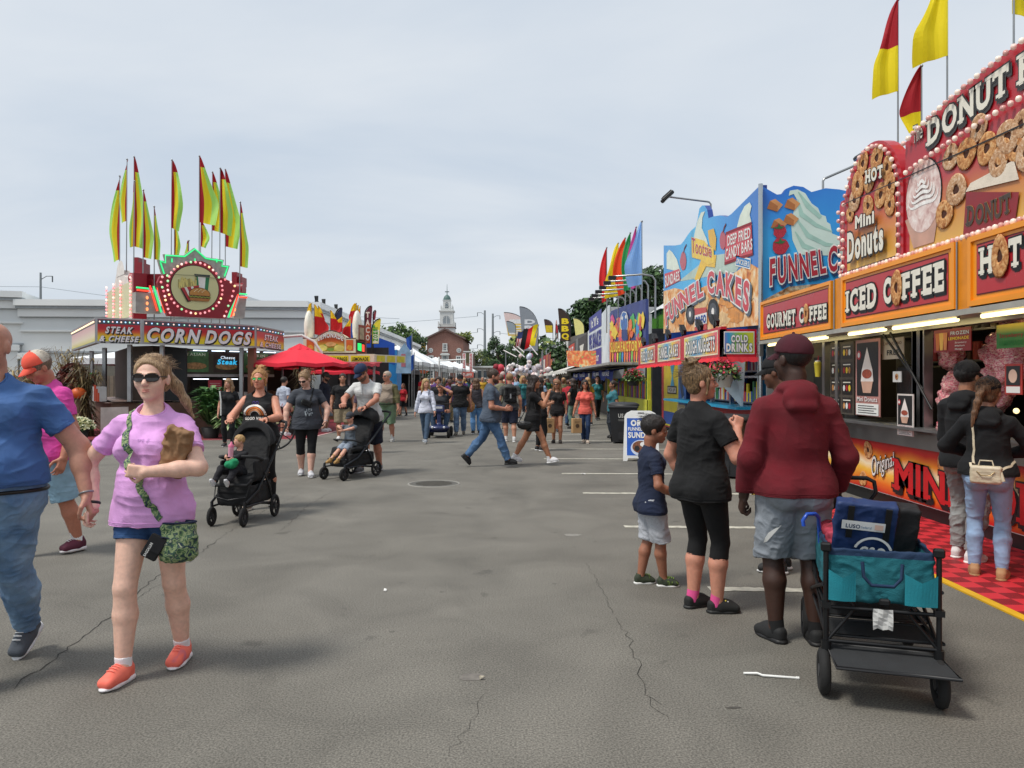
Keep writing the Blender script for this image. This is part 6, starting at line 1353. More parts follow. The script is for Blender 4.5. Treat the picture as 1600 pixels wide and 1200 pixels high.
for k,sy in enumerate((-1,1)):
 mb=MB();B=Board((0,sy*.26,0),(1,0,0),(0,-sy*.25,1),mb=mb);W=.35;o_=[(-W,.0),(-W+.08,0),(-W+.10,.06),(W-.10,.06),(W-.08,0),(W,0),(W-.03,.88),(W-.07,.95),(W-.16,1.0),(-W+.16,1.0),(-W+.07,.95),(-W+.03,.88)];B.slab(o_,PW,-.02,.02)
 if sy<0:
  B.rect(-.29,.1,.29,.86,M('#e8eaea'),.022);B.rect(-.275,.11,.275,.85,M('#1f57b4',.4),.024);B.text('OREO',-.2,.70,.11,.42,WHITE,.03,.06);B.text('FUNNEL CAKE',-.25,.60,.07,.5,WHITE,.03,.02);B.text('SUNDAE',-.25,.46,.11,.5,WHITE,.03,.04)
  B.disc(0,.26,.2,.16,M('#c9d4e6'),.027);B.disc(-.02,.28,.15,.12,M('#7a4a30',.6,0,.5,30,.4),.03);B.disc(.05,.33,.07,.05,WHITE,.033);B.disc(-.08,.25,.05,.05,OUTL,.034)
 B.rect(-.06,.945,.06,.965,OUTL,.024 if sy<0 else-.024);B.build('sign_board',root)
root=thing('mum_planter','yellow mums with pumpkins and corn stalk behind the maroon hoodie man','planter',(3.1,8.9,0));r_=random.Random(3);mb=MB();mb.lathe([(.17,0),(.22,.28),(.2,.28),(.001,.24)],M('#4a3a2a',.7));mb.build('pot',root);mb=MB();ms=[M(c,.6,0,.2)for c in('#e0b81c','#f0d236','#7c8c2c','#3d5a22')]
for i in range(900):
 a=r_.uniform(0,2*PI);e=r_.uniform(-.2,1.5);rr=.3*r_.uniform(.8,1.05);c=Vector((math.cos(a)*math.cos(e)*rr,math.sin(a)*math.cos(e)*rr,.3+math.sin(e)*rr));u=Vector([r_.uniform(-1,1)for _ in range(3)]).normalized();v=u.orthogonal();s_=.022
 mb.add([c-u*s_,c+v*s_,c+u*s_,c-v*s_],[(0,1,2,3)],ms[0 if r_.random()<.5 else r_.randint(1,3)])
mb.build('blossoms',root)
# ================================================================ trees
LEAF=[[M(c,.6,0,.25)for c in cs]for cs in(('#3e5a2c','#4f6b34','#2d4522','#66803c'),('#5d6f30','#75843a','#46582a','#8a8f42'),('#2c4427','#3a5530','#203420','#4b683a'))]
BARK=M('#4a3f35',.9,0,.3,8,.4,30)
def tree(x,y,h_,rx,label,kind=0,seed=0,n=2600,trunk=.22,ry=None,ls=None,z0=0):
 r_=random.Random(seed);root=thing('leafy_tree',label,'tree',(x,y,z0),0,'background trees');ry=ry or rx;mb=MB();tz=h_*trunk
 mb.tube([(0,0,0),(r_.uniform(-.2,.2),0,tz),(r_.uniform(-.4,.4),.2,h_*.6),(r_.uniform(-.3,.3),0,h_*.86)],[h_*.028,h_*.02,h_*.012,h_*.004],BARK,7);cl=[]
 for i in range(26):
  a=r_.uniform(0,2*PI);t=r_.random();zz=tz+(h_-tz)*(.12+.83*t);sp=math.sqrt(max(.02,1-((t-.38)/.66)**2));rr=sp*r_.uniform(.45,.95);c=Vector((math.cos(a)*rx*rr,math.sin(a)*ry*rr,zz));cl.append((c,rx*r_.uniform(.2,.36)))
  mb.tube([(0,0,max(tz*.8,zz-h_*.22)),c*.6+Vector((0,0,zz*.36)),c],[h_*.009,h_*.005,h_*.002],BARK,4)
 mb.build('trunk',root);mb=MB();ms=LEAF[kind];ls=ls or h_*.018
 for i in range(n):
  c,q=cl[int(r_.random()*len(cl))];d=Vector((r_.gauss(0,1),r_.gauss(0,1),r_.gauss(0,.75)));d=d.normalized()*q*r_.uniform(.5,1.15);p=c+d;u=Vector([r_.uniform(-1,1)for _ in range(3)]).normalized();v=u.orthogonal().normalized();s_=ls*r_.uniform(.6,1.5);w=u.cross(v)
  mb.add([p-u*s_,p+v*s_*.7+w*s_*.3,p+u*s_,p-v*s_*.7+w*s_*.2],[(0,1,2,3)],ms[int(r_.random()*4)])
 mb.build('crown',root);return root
def tpx(u,vtop,Y,wpx,label,kind,seed,n=2600,**k):p=at(u,vtop,Y);tree(p.x,Y,p.z,wpx/2/F_*Y,label,kind,seed,n,**k)
tpx(618,506,120,78,'broad pale green tree left of the brick hall',0,1,4200,trunk=.1);tpx(592,516,118,40,'green tree behind the lemonade stand feather flags',0,2,2600,trunk=.1);tpx(645,521,135,54,'darker rounded tree touching the left gable of the brick hall',2,3,3000,trunk=.1)
tpx(722,516,190,40,'tall yellow-green tree rising behind the right gable of the brick hall',1,4,3000,trunk=.15);tpx(745,548,180,44,'yellowish low tree right of the brick hall',1,5,2600,trunk=.08);tpx(760,540,185,34,'green tree left of the first power pole',0,12,2400,trunk=.08)
tpx(777,528,170,46,'dark green tree around the second power pole',2,6,3400,trunk=.08);tpx(800,537,172,40,'dark green tree just behind the national flags',2,7,2800,trunk=.08);tpx(826,530,160,40,'grey-green tree behind the feather flags',2,13,2400,trunk=.08)
tpx(922,462,62,110,'dark tree at the left end of the clump behind the slush stand',2,8,8000,trunk=.06,ls=.18);tpx(962,438,60,150,'tall dark tree behind the plain coloured flags',2,9,12000,trunk=.06,ls=.19);tpx(1012,430,56,140,'tallest dark tree between the slush banner and the blue trailer',2,10,12000,trunk=.06,ls=.19);tpx(1060,462,58,60,'dark tree mostly hidden by the funnel cakes artwork',2,11,2600,trunk=.1,ls=.15)
tpx(905,505,95,36,'small dark tree between BBQ flag and slush stand',2,14,2200,trunk=.1)
# distant tree belt, one mass
mb=MB();r_=random.Random(44)
for i in range(9000):
 x=r_.uniform(-150,60);y=260+r_.uniform(-8,8);hh=13+4*math.sin(x*.13)+3*math.sin(x*.31+1)+2*math.sin(x*.7);p=Vector((x,y,r_.uniform(.02,1)*hh));u=Vector([r_.uniform(-1,1)for _ in range(3)]).normalized()*r_.uniform(.5,1.3);v=u.orthogonal()
 mb.add([p-u,p+v,p+u,p-v],[(0,1,2,3)],LEAF[i%3][i%4])
o=mb.build('distant_woods');tag(o,'low belt of woods along the horizon behind the brick hall','woods',kind='stuff')
# ================================================================ brick hall with steeple
def hall():
 root=thing('brick_hall','red brick hall with white steeple at the end of the midway','building');Y=160.;k=Y/F_;px=lambda u:(u-800)*k;pz=lambda v:CAMZ+(HZ-v)*k
 m=bpy.data.materials.new('red_brick');m.use_nodes=True;nt=m.node_tree;N=nt.nodes;L=nt.links;b=N['Principled BSDF'];tc=N.new('ShaderNodeTexCoord');mp=N.new('ShaderNodeMapping');mp.inputs['Rotation'].default_value=(R(90),0,0);L.new(tc.outputs['Object'],mp.inputs[0])
 br=N.new('ShaderNodeTexBrick');br.inputs['Scale'].default_value=3.0;br.inputs['Color1'].default_value=hexc('#84594f')+(1,);br.inputs['Color2'].default_value=hexc('#936a5e')+(1,);br.inputs['Mortar'].default_value=hexc('#a08a80')+(1,);br.inputs['Mortar Size'].default_value=.015;L.new(mp.outputs[0],br.inputs[0]);L.new(br.outputs[0],b.inputs['Base Color']);b.inputs['Roughness'].default_value=.9
 W=M('#d4d6d4',.6,0,.05);RF=M('#6d5a55',.8,0,.15);GL=glass('#3a4650',.15);x0,x1,xc=px(656),px(735),px(695.5);ev=pz(530)
 mb=MB();B=Board((0,Y,0),(1,0,0),mb=mb);a,c=px(667),px(724);B.slab([(x0,0),(x1,0),(x1,pz(550)),(c,pz(550)),(c,pz(530)),(xc+.9,pz(516.5)),(xc-.9,pz(516.5)),(a,pz(530)),(a,pz(550)),(x0,pz(550))],m,-22,0);mb.build('wall',root)
 mb=MB();ap=pz(515.5)
 for(xa,za,xb,zb)in((a-.5,pz(531),xc,ap),(c+.5,pz(531),xc,ap)):mb.add([(xa,Y-.5,za),(xb,Y-.5,zb),(xb,Y+22,zb),(xa,Y+22,za),(xa,Y-.5,za+.35),(xb,Y-.5,zb+.35),(xb,Y+22,zb+.35),(xa,Y+22,za+.35)],[(0,1,5,4),(4,5,6,7),(3,2,1,0),(7,6,2,3)],RF)
 rf=mb.build('roof',root);mb=MB();mb.bb((px(690),Y-.2,pz(519)),(px(701),Y+2,pz(514.5)),m);mb.build('parapet',rf)
 mb=MB();mb.bb((x0-.2,Y-.3,pz(573.5)),(x1+.2,Y-.003,pz(572)),W);mb.bb((x0-.2,Y-.25,pz(550.5)),(a,Y-.003,pz(548.5)),W);mb.bb((c,Y-.25,pz(550.5)),(x1+.2,Y-.003,pz(548.5)),W);mb.build('stone_course',root)
 def win(u0,v0,u1,v1,nx=2,nz=3,name='window'):
  mb=MB();xa,xb,zb,za=px(u0),px(u1),pz(v0),pz(v1);t=.22;mb.bb((xa,Y-.18,za),(xa+t,Y-.002,zb),W);mb.bb((xb-t,Y-.18,za),(xb,Y-.002,zb),W);mb.bb((xa,Y-.2,zb-t),(xb,Y-.002,zb),W);mb.bb((xa-.1,Y-.25,za-.05),(xb+.1,Y-.002,za+t),W)
  for i in range(1,nx):x=xa+(xb-xa)*i/nx;mb.bb((x-.05,Y-.12,za),(x+.05,Y-.04,zb),W)
  for i in range(1,nz):z=za+(zb-za)*i/nz;mb.bb((xa,Y-.11,z-.05),(xb,Y-.05,z+.05),W)
  o=mb.build(name,root);mb=MB();mb.bb((xa+t,Y-.08,za+t),(xb-t,Y-.001,zb-t),GL);mb.build('pane',o)
 win(691.5,536.5,699,549);win(669,555.5,677.5,570.5);win(712.5,556,720.5,570.5);win(690,555,701,569,3,3);win(668.5,578,678,592);win(712,579,721,592)
 for u in(673,717):mb=MB();B=Board((0,Y-.02,0),(1,0,0),mb=mb);x,z=px(u),pz(547.5);B.disc(x,z,.5,.5,W,.03);B.disc(x,z,.33,.33,M('#8b939a',.3),.06);B.rect(x-.05,z-.35,x+.05,z+.35,W,.08);B.rect(x-.35,z-.05,x+.35,z+.05,W,.09);mb.build('round_window',root)
 mb=MB();mb.bb((px(688),Y-1.2,pz(570.5)),(px(703.5),Y-.01,pz(569)),W)
 for i in range(9):x=px(688)+(px(703.5)-px(688))*i/8;mb.bb((x-.06,Y-1.15,pz(569)),(x+.06,Y-1.05,pz(565.5)),W)
 mb.bb((px(688),Y-1.2,pz(565.5)),(px(703.5),Y-1.0,pz(564.8)),W)
 for u in(688.5,702):mb.bb((px(u),Y-1.1,0),(px(u)+.22,Y-.85,pz(570.5)),W)
 mb.bb((px(686.5),Y-1.3,pz(572)),(px(704.5),Y-.01,pz(570.5)),W);B=Board((0,Y-.5,0),(1,0,0),mb=mb);B.slab([(px(688),pz(555)),(px(703),pz(555)),(px(703),pz(553.5)),(px(700),pz(551.5)),(px(691),pz(551.5)),(px(688),pz(553.5))],W,-.45,0);mb.build('portico',root)
 mb=MB();mb.bb((px(691),Y-.06,0),(px(700.5),Y-.003,pz(579)),DARKM);mb.bb((px(691),Y-.12,pz(579)),(px(700.5),Y-.003,pz(577.5)),W)
 for u in(693.3,695.7,698):mb.bb((px(u),Y-.1,0),(px(u)+.12,Y-.05,pz(579)),W)
 mb.build('door',root)
 st=MB();yc=Y+4;sq=lambda hw,z0,z1,m_:st.bb((xc-hw,yc-hw,z0),(xc+hw,yc+hw,z1),m_);h=lambda n:n*k
 xc=px(696);sq(h(12.7),pz(522),pz(511),W);sq(h(14),pz(511),pz(509.5),RF);sq(h(10.5),pz(509.5),pz(485),W);sq(h(12),pz(485),pz(483),W);sq(h(11),pz(484),pz(482.6),RF)if False else None;sq(h(6),pz(483),pz(467),W);sq(h(6.6),pz(467),pz(466),W)
 for s_ in(-1,1):
  for q in(-1,1):
   st.bb((xc+s_*h(12.5)-.12,yc+q*h(12.5)-.12,pz(509.5)),(xc+s_*h(12.5)+.12,yc+q*h(12.5)+.12,pz(501)),W);st.bb((xc+s_*h(8.8)-.1,yc+q*h(8.8)-.1,pz(483)),(xc+s_*h(8.8)+.1,yc+q*h(8.8)+.1,pz(476)),W);st.cyl((xc+s_*h(8.8),yc+q*h(8.8),pz(476)),(xc+s_*h(8.8),yc+q*h(8.8),pz(473)),.08,W,.01,6)
 for(hh,za,zb)in((12.5,509.5,504.5),(8.8,483,479.5)):
  for q in(-1,1):
   st.bb((xc-h(hh),yc+q*h(hh)-.04,pz(zb)-.1),(xc+h(hh),yc+q*h(hh)+.04,pz(zb)),W);st.bb((xc+q*h(hh)-.04,yc-h(hh),pz(zb)-.1),(xc+q*h(hh)+.04,yc+h(hh),pz(zb)),W)
   for i in range(13):x=xc-h(hh)+2*h(hh)*i/12;st.bb((x-.03,yc+q*h(hh)-.02,pz(za)),(x+.03,yc+q*h(hh)+.02,pz(zb)-.1),W)
 B=Board((0,yc-h(10.5)-.02,0),(1,0,0),mb=st);x,z=xc,pz(497);OP=M('#8d959b',.5)
 B.poly([(x-.75,pz(505)),(x+.75,pz(505)),(x+.75,z)]+[(x+.75*math.cos(PI*i/12),z+.85*math.sin(PI*i/12))for i in range(1,12)]+[(x-.75,z)],OP,.01);B.rect(x-.05,pz(505),x+.05,z+.8,W,.03)
 for s_ in(-1,1):B.stroke([(x+s_*.75,z),(x+s_*.35,z+.55),(x-s_*.1,z+.8)],.07,W,.035);B.stroke([(x+s_*.8,pz(505)),(x+s_*.8,z)],.1,W,.03)
 B.ring(x,z,.75,.92,W,.03,0,PI);B2=Board((0,yc-h(6)-.02,0),(1,0,0),mb=st);B2.poly([(x-.38,pz(480)),(x+.38,pz(480)),(x+.38,pz(473))]+[(x+.38*math.cos(PI*i/10),pz(473)+.4*math.sin(PI*i/10))for i in range(1,10)]+[(x-.38,pz(473))],M('#5c666c'),.01);B2.disc(x,pz(474.5),.42,.42,W,.03);B2.disc(x,pz(474.5),.34,.34,M('#7c868c'),.035)
 st.lathe([(h(6),0),(h(6.2),.15),(h(5.6),.45),(h(4.2),.85),(h(2),1.1),(h(.8),1.2),(h(.7),1.9),(h(.5),2.0),(.04,3.0),(.03,3.4),(.001,3.45)],M('#55706c',.6,0,.15),(xc,yc,pz(466)),12);st.bb((xc-.45,yc-.02,pz(453.2)),(xc+.45,yc+.02,pz(451.8)),M('#4a5654'));st.build('steeple',root)
 mb=MB();mb.bb((px(722),Y+3,0),(px(772),Y+12,pz(574)),M('#a8a49c',.8,0,.1));mb.bb((px(720),Y+2.6,pz(574)),(px(774),Y+12.4,pz(571.5)),W)
 for i in range(9):
  x=px(726)+i*.75*1;
 for u in(737,746,755,764):mb.bb((px(u),Y+2.9,pz(590)),(px(u+5),Y+2.99,pz(579)),GL);mb.bb((px(u)-.1,Y+2.85,pz(579)),(px(u+5)+.1,Y+2.98,pz(578)),W)
 mb.build('side_wing',root)
 mb=MB();xg=px(662);mb.lathe([(.5,0),(.5,.4),(.3,.6)],W,(xg,Y-.5,pz(550)),10);G=M('#c9a03a',.35,.6,.1);mb._ell((xg,Y-.5,pz(550)+1.4),.55,G,10,(1.1,.7,1),None);mb.cyl((xg+.3,Y-.5,pz(550)+1.5),(xg+.35,Y-.5,pz(550)+2.6),.18,G,.12);mb.cyl((xg-.4,Y-.5,pz(550)+.5),(xg-.45,Y-.5,pz(550)+1.4),.14,G);mb.cyl((xg+.35,Y-.5,pz(550)+.5),(xg+.35,Y-.5,pz(550)+1.4),.14,G);mb.build('gilded_figure',root)
 rebase(root,(px(696),Y,0))
hall()
# ================================================================ pale exhibition building on the left
def pale_building():
 root=thing('exhibition_hall','long pale grey exhibition building with stepped cornice behind the corn dog stand','building');W=M('#e6e8e6',.7,0,.06,.3,.1,20);W2=M('#d6dada',.7,0,.06,.3);D=M('#a8aeb2',.7);GY=M('#6f6a60',.7,0,.1)
 def wall(p,q,H):
  p,q=Vector(p+(0,)),Vector(q+(0,));d=(q-p).normalized();n=Vector((d.y,-d.x,0));B=Board(p,d);L_=(q-p).length;z=0
  mb=B.mb;B.slab([(0,0),(L_,0),(L_,H),(0,H)],W,-3,0)
  for(z0,z1,o,m_)in((H-.35,H,.75,W),(H-.5,H-.35,.6,D),(H-.95,H-.5,.42,W),(H-1.0,H-.95,.3,D),(H-1.7,H-1.0,.2,W2),(H-1.8,H-1.7,.3,W),(H-2.9,H-1.8,.1,W),(H-3.0,H-2.9,.22,D)):B.slab([(-o*.2,z0),(L_+o*.2,z0),(L_+o*.2,z1),(-o*.2,z1)],m_,.004,o)
  nb=max(1,int(L_/7))
  for i in range(nb+1):
   x=min(L_-1.5,L_*i/nb);B.slab([(x,0),(x+1.3,0),(x+1.3,H-3.0),(x,H-3.0)],W,.004,.3);B.slab([(x-.12,H-3.35),(x+1.42,H-3.35),(x+1.42,H-3.02),(x-.12,H-3.02)],W,.302,.42)
  return B
 B=wall((-28,44),(-11.95,45),6.15);B.slab([(12.5,0),(14.3,0),(14.3,3.1),(12.5,3.1)],GY,.006,.02);B.slab([(3,0),(10.5,0),(10.5,2.9),(3,2.9)],GY,.006,.02);B.build('front_wall',root)
 wall((-62,34),(-28,44),6.6).build('left_wing_wall',root);wall((-11.95,45),(-12.6,100),6.15).build('side_wall',root)
 mb=MB();mb.add([(-62,37,6.2),(-62,100,6.2),(-12.6,100,6.0),(-12.3,46,6.0),(-28,46,6.2)],[(4,3,2,1,0)],M('#9aa0a4',.8));mb.add([(-24,45,6.1),(-15,45,6.1),(-15.5,45,6.5),(-19.5,45,7.6),(-23.5,45,6.5),(-24,70,6.1),(-15,70,6.1),(-15.5,70,6.5),(-19.5,70,7.6),(-23.5,70,6.5)],[(0,1,2,3,4),(2,7,8,3),(3,8,9,4),(1,6,7,2)],M('#a9aeb2',.7));mb.build('roof',root)
 for(u,v,Y)in((501,482,46.8),(506,484,48.6),(513,488,52)):
  p=at(u,v,Y);mb=MB();mb.box((-11.9,Y,6.25),(.2,.2,.3),DARKM);mb.cyl((-11.9,Y,6.3),(-11.9,Y-.1,6.7),.09,DARKM,.13);mb.build('roof_lamp',root)
 rebase(root,(-20,45,0))
pale_building()
# power poles and wires
def pole(u,v,Y,label,arms=0,r=.35):
 p=at(u,v,Y);root=thing('power_pole',label,'power pole',(p.x,Y,0),0,'tall steel power poles');mb=MB();mb.cyl((0,0,0),(0,0,p.z),r*1.3,M('#8b9194',.5,.3),r*.75,8);mb.build('pole',root)
 for i in range(arms):z=p.z-.6-i*4.4;s_=-1 if arms==5 else 1;mb=MB();mb.tube([(0,0,z-.6),(s_*1.0,0,z),(s_*2.0,0,z)],.07,M('#7c8286'),5);mb.cyl((s_*2.0,0,z),(s_*2.0,0,z-1),.1,M('#5a5f63'),n=6);mb.build('cross_arm',root)
 return Vector((p.x,Y,p.z))
P1=pole(757.5,485,210,'taller grey power pole right of the brick hall',5);P2=pole(770,490,215,'shorter grey power pole beside the taller one',4);P3=pole(63.5,426,130,'dark power pole above the roof of the pale building',1,.22)
for i,(a,b,lab)in enumerate(((P1+Vector((-2,0,-1.6)),Vector((-190,240,P1.z-3)),'topmost'),(P1+Vector((-2,0,-6)),Vector((-190,240,P1.z-8)),'second'),(P1+Vector((-2,0,-10.4)),Vector((-190,240,P1.z-12)),'third'),(P2+Vector((2,0,-5.5)),Vector((120,240,P2.z-6)),'right-hand'))):
 mb=MB();mb.tube([a.lerp(b,t/14)-Vector((0,0,4*6*(t/14)*(1-t/14)/2))for t in range(15)],.045,M('#7e8a92'),4);o=mb.build('power_line');tag(o,lab+' thin power line strung from the tall grey poles','cable','power lines')
mb=MB();a=P3+Vector((0,0,-2.4));mb.tube([a+Vector((-60,0,.5)),a,a+Vector((26,2,-3.5)),a+Vector((60,5,-5))],.03,M('#7e8a92'),4);tag(mb.build('power_line'),'thin wire crossing the dark pole above the pale building','cable','power lines')
# ================================================================ corn dog stand
CD0={'R':'#b5202c'}
def corndog():
 root=thing('corn_dog_stand','corn dog stand with round bulb-lit burger sign and red-yellow fascia','food stand');W=M('#d5d3ce',.5,0,.05);AL=M('#a9aaab',.35,.7,.1);TM=M('#5c4436',.7,0,.35,3);RDD=M('#8f1526',.4,0,.1)
 P0,P1_,P2_,P3_,P4_=(-14.56,25.4),(-10.85,20.0),(-9.92,20.6),(-7.63,22.9),(-7.6,25.6);z0,z1=2.55,3.22
 FP=ramp_mat('fascia_print',[(0,'#e6d82c'),(.3,'#ecc72c'),(.55,'#d8552a'),(.7,'#c02230'),(1,'#b81c2c')],'z',2.58,3.08,.35,.02,1)
 PB=[M('#ffd0c0',.2,0,0,emit=.8),M('#9ec8f4',.2,0,0,emit=1.),M('#a8e8d0',.2,0,0,emit=.8),M('#f2b0b0',.2,0,0,emit=.7),M('#b8d4f8',.2,0,0,emit=1.)]
 def face(p,q,words,pr=FP,nb=0):
  p,q=Vector(p+(0,)),Vector(q+(0,));d=(q-p).normalized();B=Board(p,d);L_=(q-p).length;B.slab([(0,z0),(L_,z0),(L_,z1),(0,z1)],AL,-.12,0);B.rect(.05,z0+.05,L_-.05,z1-.04,pr,.004)
  for t,k in words:B.text(t,*k[:4],M('#ece4e6',.4),.016,.04,outl=OUTL,ow=.02,shear=.25,shadow=(OUTL,.03,-.03),gap=.14)
  B.rect(.05,z1-.17,L_-.05,z1-.05,M('#4a4e58',.4),.006);B.build('fascia_sign',root)
  if nb:bulbs(root,[B.P(.1+(L_-.2)*i/(nb-1),z1-.11,.02)for i in range(nb)],PB,.022,'marker_light')
  return B,L_
 face(P1_,P2_,[('STEAK',(.22,2.82,.17,.64)),('& CHEESE',(.08,2.60,.15,.92))],nb=10);_,Lm=face(P2_,P3_,[('CORN DOGS',(.08,2.64,.36,2.95))],nb=22);face(P3_,P4_,[('STEAK',(.7,2.82,.17,1.3)),('& CHEESE',(.3,2.60,.15,2.0))],nb=10)
 SP=ramp_mat('side_fascia',[(0,'#d9cf5a'),(.3,'#e9dcc0'),(.7,'#e2bcb8'),(1,'#d9a8a8')],'z',2.6,3.1,.3,.02);B,L_=face(P0,P1_,[],SP)
 bulbs(root,[B.P(.2+(L_-.4)*i/29,z1-.11,.02)for i in range(30)],[M('#ffd8b0',.2,0,0,emit=1.2)],.022,'marker_light')
 mb=MB();deck=[P0,P1_,P2_,P3_,P4_,(-9,29),(-14,29)];n=len(deck);zd=z1-.01
 mb.add([(x,y,zd)for x,y in deck]+[(x,y,zd-.1)for x,y in deck],[tuple(range(n)),tuple(range(2*n-1,n-1,-1))],W);mb.build('roof_deck',root)
 for(x,y)in((-10.4,20.9),(-9.7,21.3),(-8.1,23.0),(-13.9,25.4),(-12.2,23.0),(-8.1,25.2)):mb=MB();mb.bb((x-.05,y-.05,1.0),(x+.05,y+.05,z0),AL);mb.build('post',root)
 mb=MB();mb.bb((-7.95,23.1,0),(-7.75,23.3,z0),M('#8a5a44',.6));mb.build('post',root);mb=MB();IN=M('#4a4038',.7,0,.35,3);inn=[(-13.6,26.3),(-10.9,22.0),(-10.1,21.6),(-9.9,22.2),(-9.9,27),(-13,27.6)];n=6
 mb.add([(x,y,.95)for x,y in inn]+[(x,y,z0)for x,y in inn],[(i,(i+1)%n,n+(i+1)%n,n+i)for i in range(n)],IN);mb.build('inner_wall',root)
 ctr=[(-14.0,25.8),(-10.9,20.9),(-9.8,21.3),(-8.0,23.2),(-8.0,26),(-13.5,28)];mb=MB();n=len(ctr)
 mb.add([(x,y,0)for x,y in ctr]+[(x,y,.95)for x,y in ctr],[(i,(i+1)%n,n+(i+1)%n,n+i)for i in range(n)]+[tuple(range(n,2*n))],TM);mb.add([(x*1.0-.1*(1 if i<4 else 0),y-.12,.96)for i,(x,y)in enumerate(ctr)]+[(x,y,1.0)for x,y in ctr],[tuple(range(n)),tuple(range(n,2*n))],M('#b79c92',.4,.2));mb.build('counter',root)
 mb=MB();mb.bb((-9.9,21.9,0),(-9.3,22.0,2.5),DARKM);B=Board((-9.6,22.3,0),Vector((2.29,2.3,0)),mb=mb);BG=M('#3c3a2c',.5,0,.5,3)
 B.slab([(-.4,1.75),(2.9,1.75),(2.9,2.5),(-.4,2.5)],BG,-.04,0);B.slab([(-.4,1.68),(2.9,1.68),(2.9,1.76),(-.4,1.76)],AL,0,.03)
 for i,(w_,c)in enumerate((('ITALIAN','#4d7a4a'),('Cheese','#3a2a22'),('CHICKEN','#4d7a4a'))):
  x=.0+.95*i;B.rect(x,1.82,x+.8,2.42,M(c,.5,0,.3,9),.004);(B.text(w_,x+.1,2.3,.08,.6,M('#cfd8b8'),.008,.03)if i!=1 else None);B.disc(x+.4,2.0,.34,.1,M('#b58a5a',.6,0,.4,14),.008);B.disc(x+.4,1.96,.33,.07,M('#4a6a34',.6),.006)
 B.text('Steak',1.05,2.06,.15,.62,M('#2f9ac4',.3,0,0,emit=1.0),.03,.04,shear=.2);B.text('Cheese',1.15,2.22,.09,.45,M('#d8e8f4',.3,0,0,emit=.6),.03,.02,shear=.2)
 for i in range(5):B.box(.3+.55*i,2.44,.7+.55*i,2.465,M('#cfe0f4',.3,0,0,emit=2.5),.1,.13)
 for i in range(3):B.box(.3+.9*i,1.60,.75+.9*i,1.625,M('#e8eef4',.3,0,0,emit=2),.1,.13)
 B.slab([(-.4,.9),(2.9,.9),(2.9,1.0),(-.4,1.0)],AL,0,.4);B.box(.6,1.05,1.0,1.58,M('#a0303c',.5),.42,.44)
 for i in range(7):B.rect(.64,1.12+.06*i,.96,1.13+.06*i,M('#d9b0b0'),.446)
 B.slab([(-.4,.2),(2.9,.2),(2.9,1.7),(-.4,1.7)],DARKM,-1.2,-1.15);B.box(1.1,1.0,2.0,1.22,M('#dedcd6',.4),.05,.3);B.box(2.1,1.3,2.5,1.6,M('#b52a34',.4),.05,.1);mb.build('service_front',root)
 mb=MB();B=Board((-12.4,22.6,0),Vector((1.0,-1.46,0)),mb=mb);B.slab([(0,1.0),(.8,1.0),(.8,1.75),(0,1.75)],M('#a01c34',.5),-.05,.0);B.box(-.1,1.75,.9,1.79,M('#4a9a4a'),-.05,.05);B.box(1.0,1.0,1.9,1.4,M('#b9bcbc',.4),-.2,.1)
 for i in range(3):B.box(2.3+.35*i,1.02,2.36+.35*i,1.45-.1*i,M('#b8472c',.4),.1,.15)
 mb.build('side_menu',root)
 mb=MB();B=Board((-10.9,20.72,0),Vector((2.29,2.3,0)).normalized(),mb=mb);B.rect(-.2,.15,1.7,.85,M('#d0c8c0',.5,0,.25,3),.05);mb.build('counter_panel',root)
 dx=Vector((2.29,2.3,0)).normalized();B=Board((-9.7,20.9,0),dx);qq=lambda pts:bpts(B,pts)
 sh=[(262,494),(353,498),(373,455),(366,442),(352,436),(340,432),(330,415),(316,408),(300,408),(282,415),(268,430),(258,428),(250,432),(246,442),(252,465)]
 B.slab(qq(sh)[::1],RDD,-.12,.0)
 cx,cy=bpx(B,305,450);rx=(bpx(B,342,450)[0]-bpx(B,268,450)[0])/2;ry=(bpx(B,305,415.5)[1]-bpx(B,305,484.5)[1])/2
 B.disc(cx,cy,rx*1.03,ry*1.03,OUTL,.006,40);B.disc(cx,cy,rx,ry,M('#cfcb96',.4,0,.04,.6),.012,40)
 D_=M('#2c1c18');q=lambda l,m_,d:B.poly(qq(l),m_,d)
 q([(305,432),(327,434),(324,458),(309,456)],M('#e6e4dc'),.016);q([(305,432),(309,432.3),(311,457),(307,457)],M('#2c7a4c'),.018);q([(321,433.5),(327,434),(324,458),(319,458)],M('#2c7a4c'),.018);q([(303,428),(328,430),(327,434),(304,432)],M('#39433f'),.02)
 r_=random.Random(3)
 for i in range(26):u=279+i*1.05;v=445+r_.uniform(-1,4);B.stroke(qq([(u,v+4),(u+r_.uniform(-4,3),v-r_.uniform(6,13))]),.035,M('#d8c878' if i%3 else '#a8985a'),.02+.0006*i)
 q([(282,450),(310,446),(310,466),(294,470)],M('#b03034'),.04);q([(287,449),(291,448.6),(300,468),(297,469)],M('#e0dcd0'),.042);q([(297,448),(301,447.5),(307,466),(304,467)],M('#e0dcd0'),.042);q([(281,451),(284,451),(297,471),(292,472)],D_,.039)
 bx,by=bpx(B,311,460);bw=rx*.46;B.poly([(bx+bw*math.cos(t),by+bw*.62*max(-.25,math.sin(t)))for t in[2*PI*i/28 for i in range(28)]],D_,.044);B.poly([(bx+bw*.95*math.cos(t),by+bw*.57*max(-.2,math.sin(t)))for t in[2*PI*i/28 for i in range(28)]],M('#b8803c',.5,0,.15,6),.05)
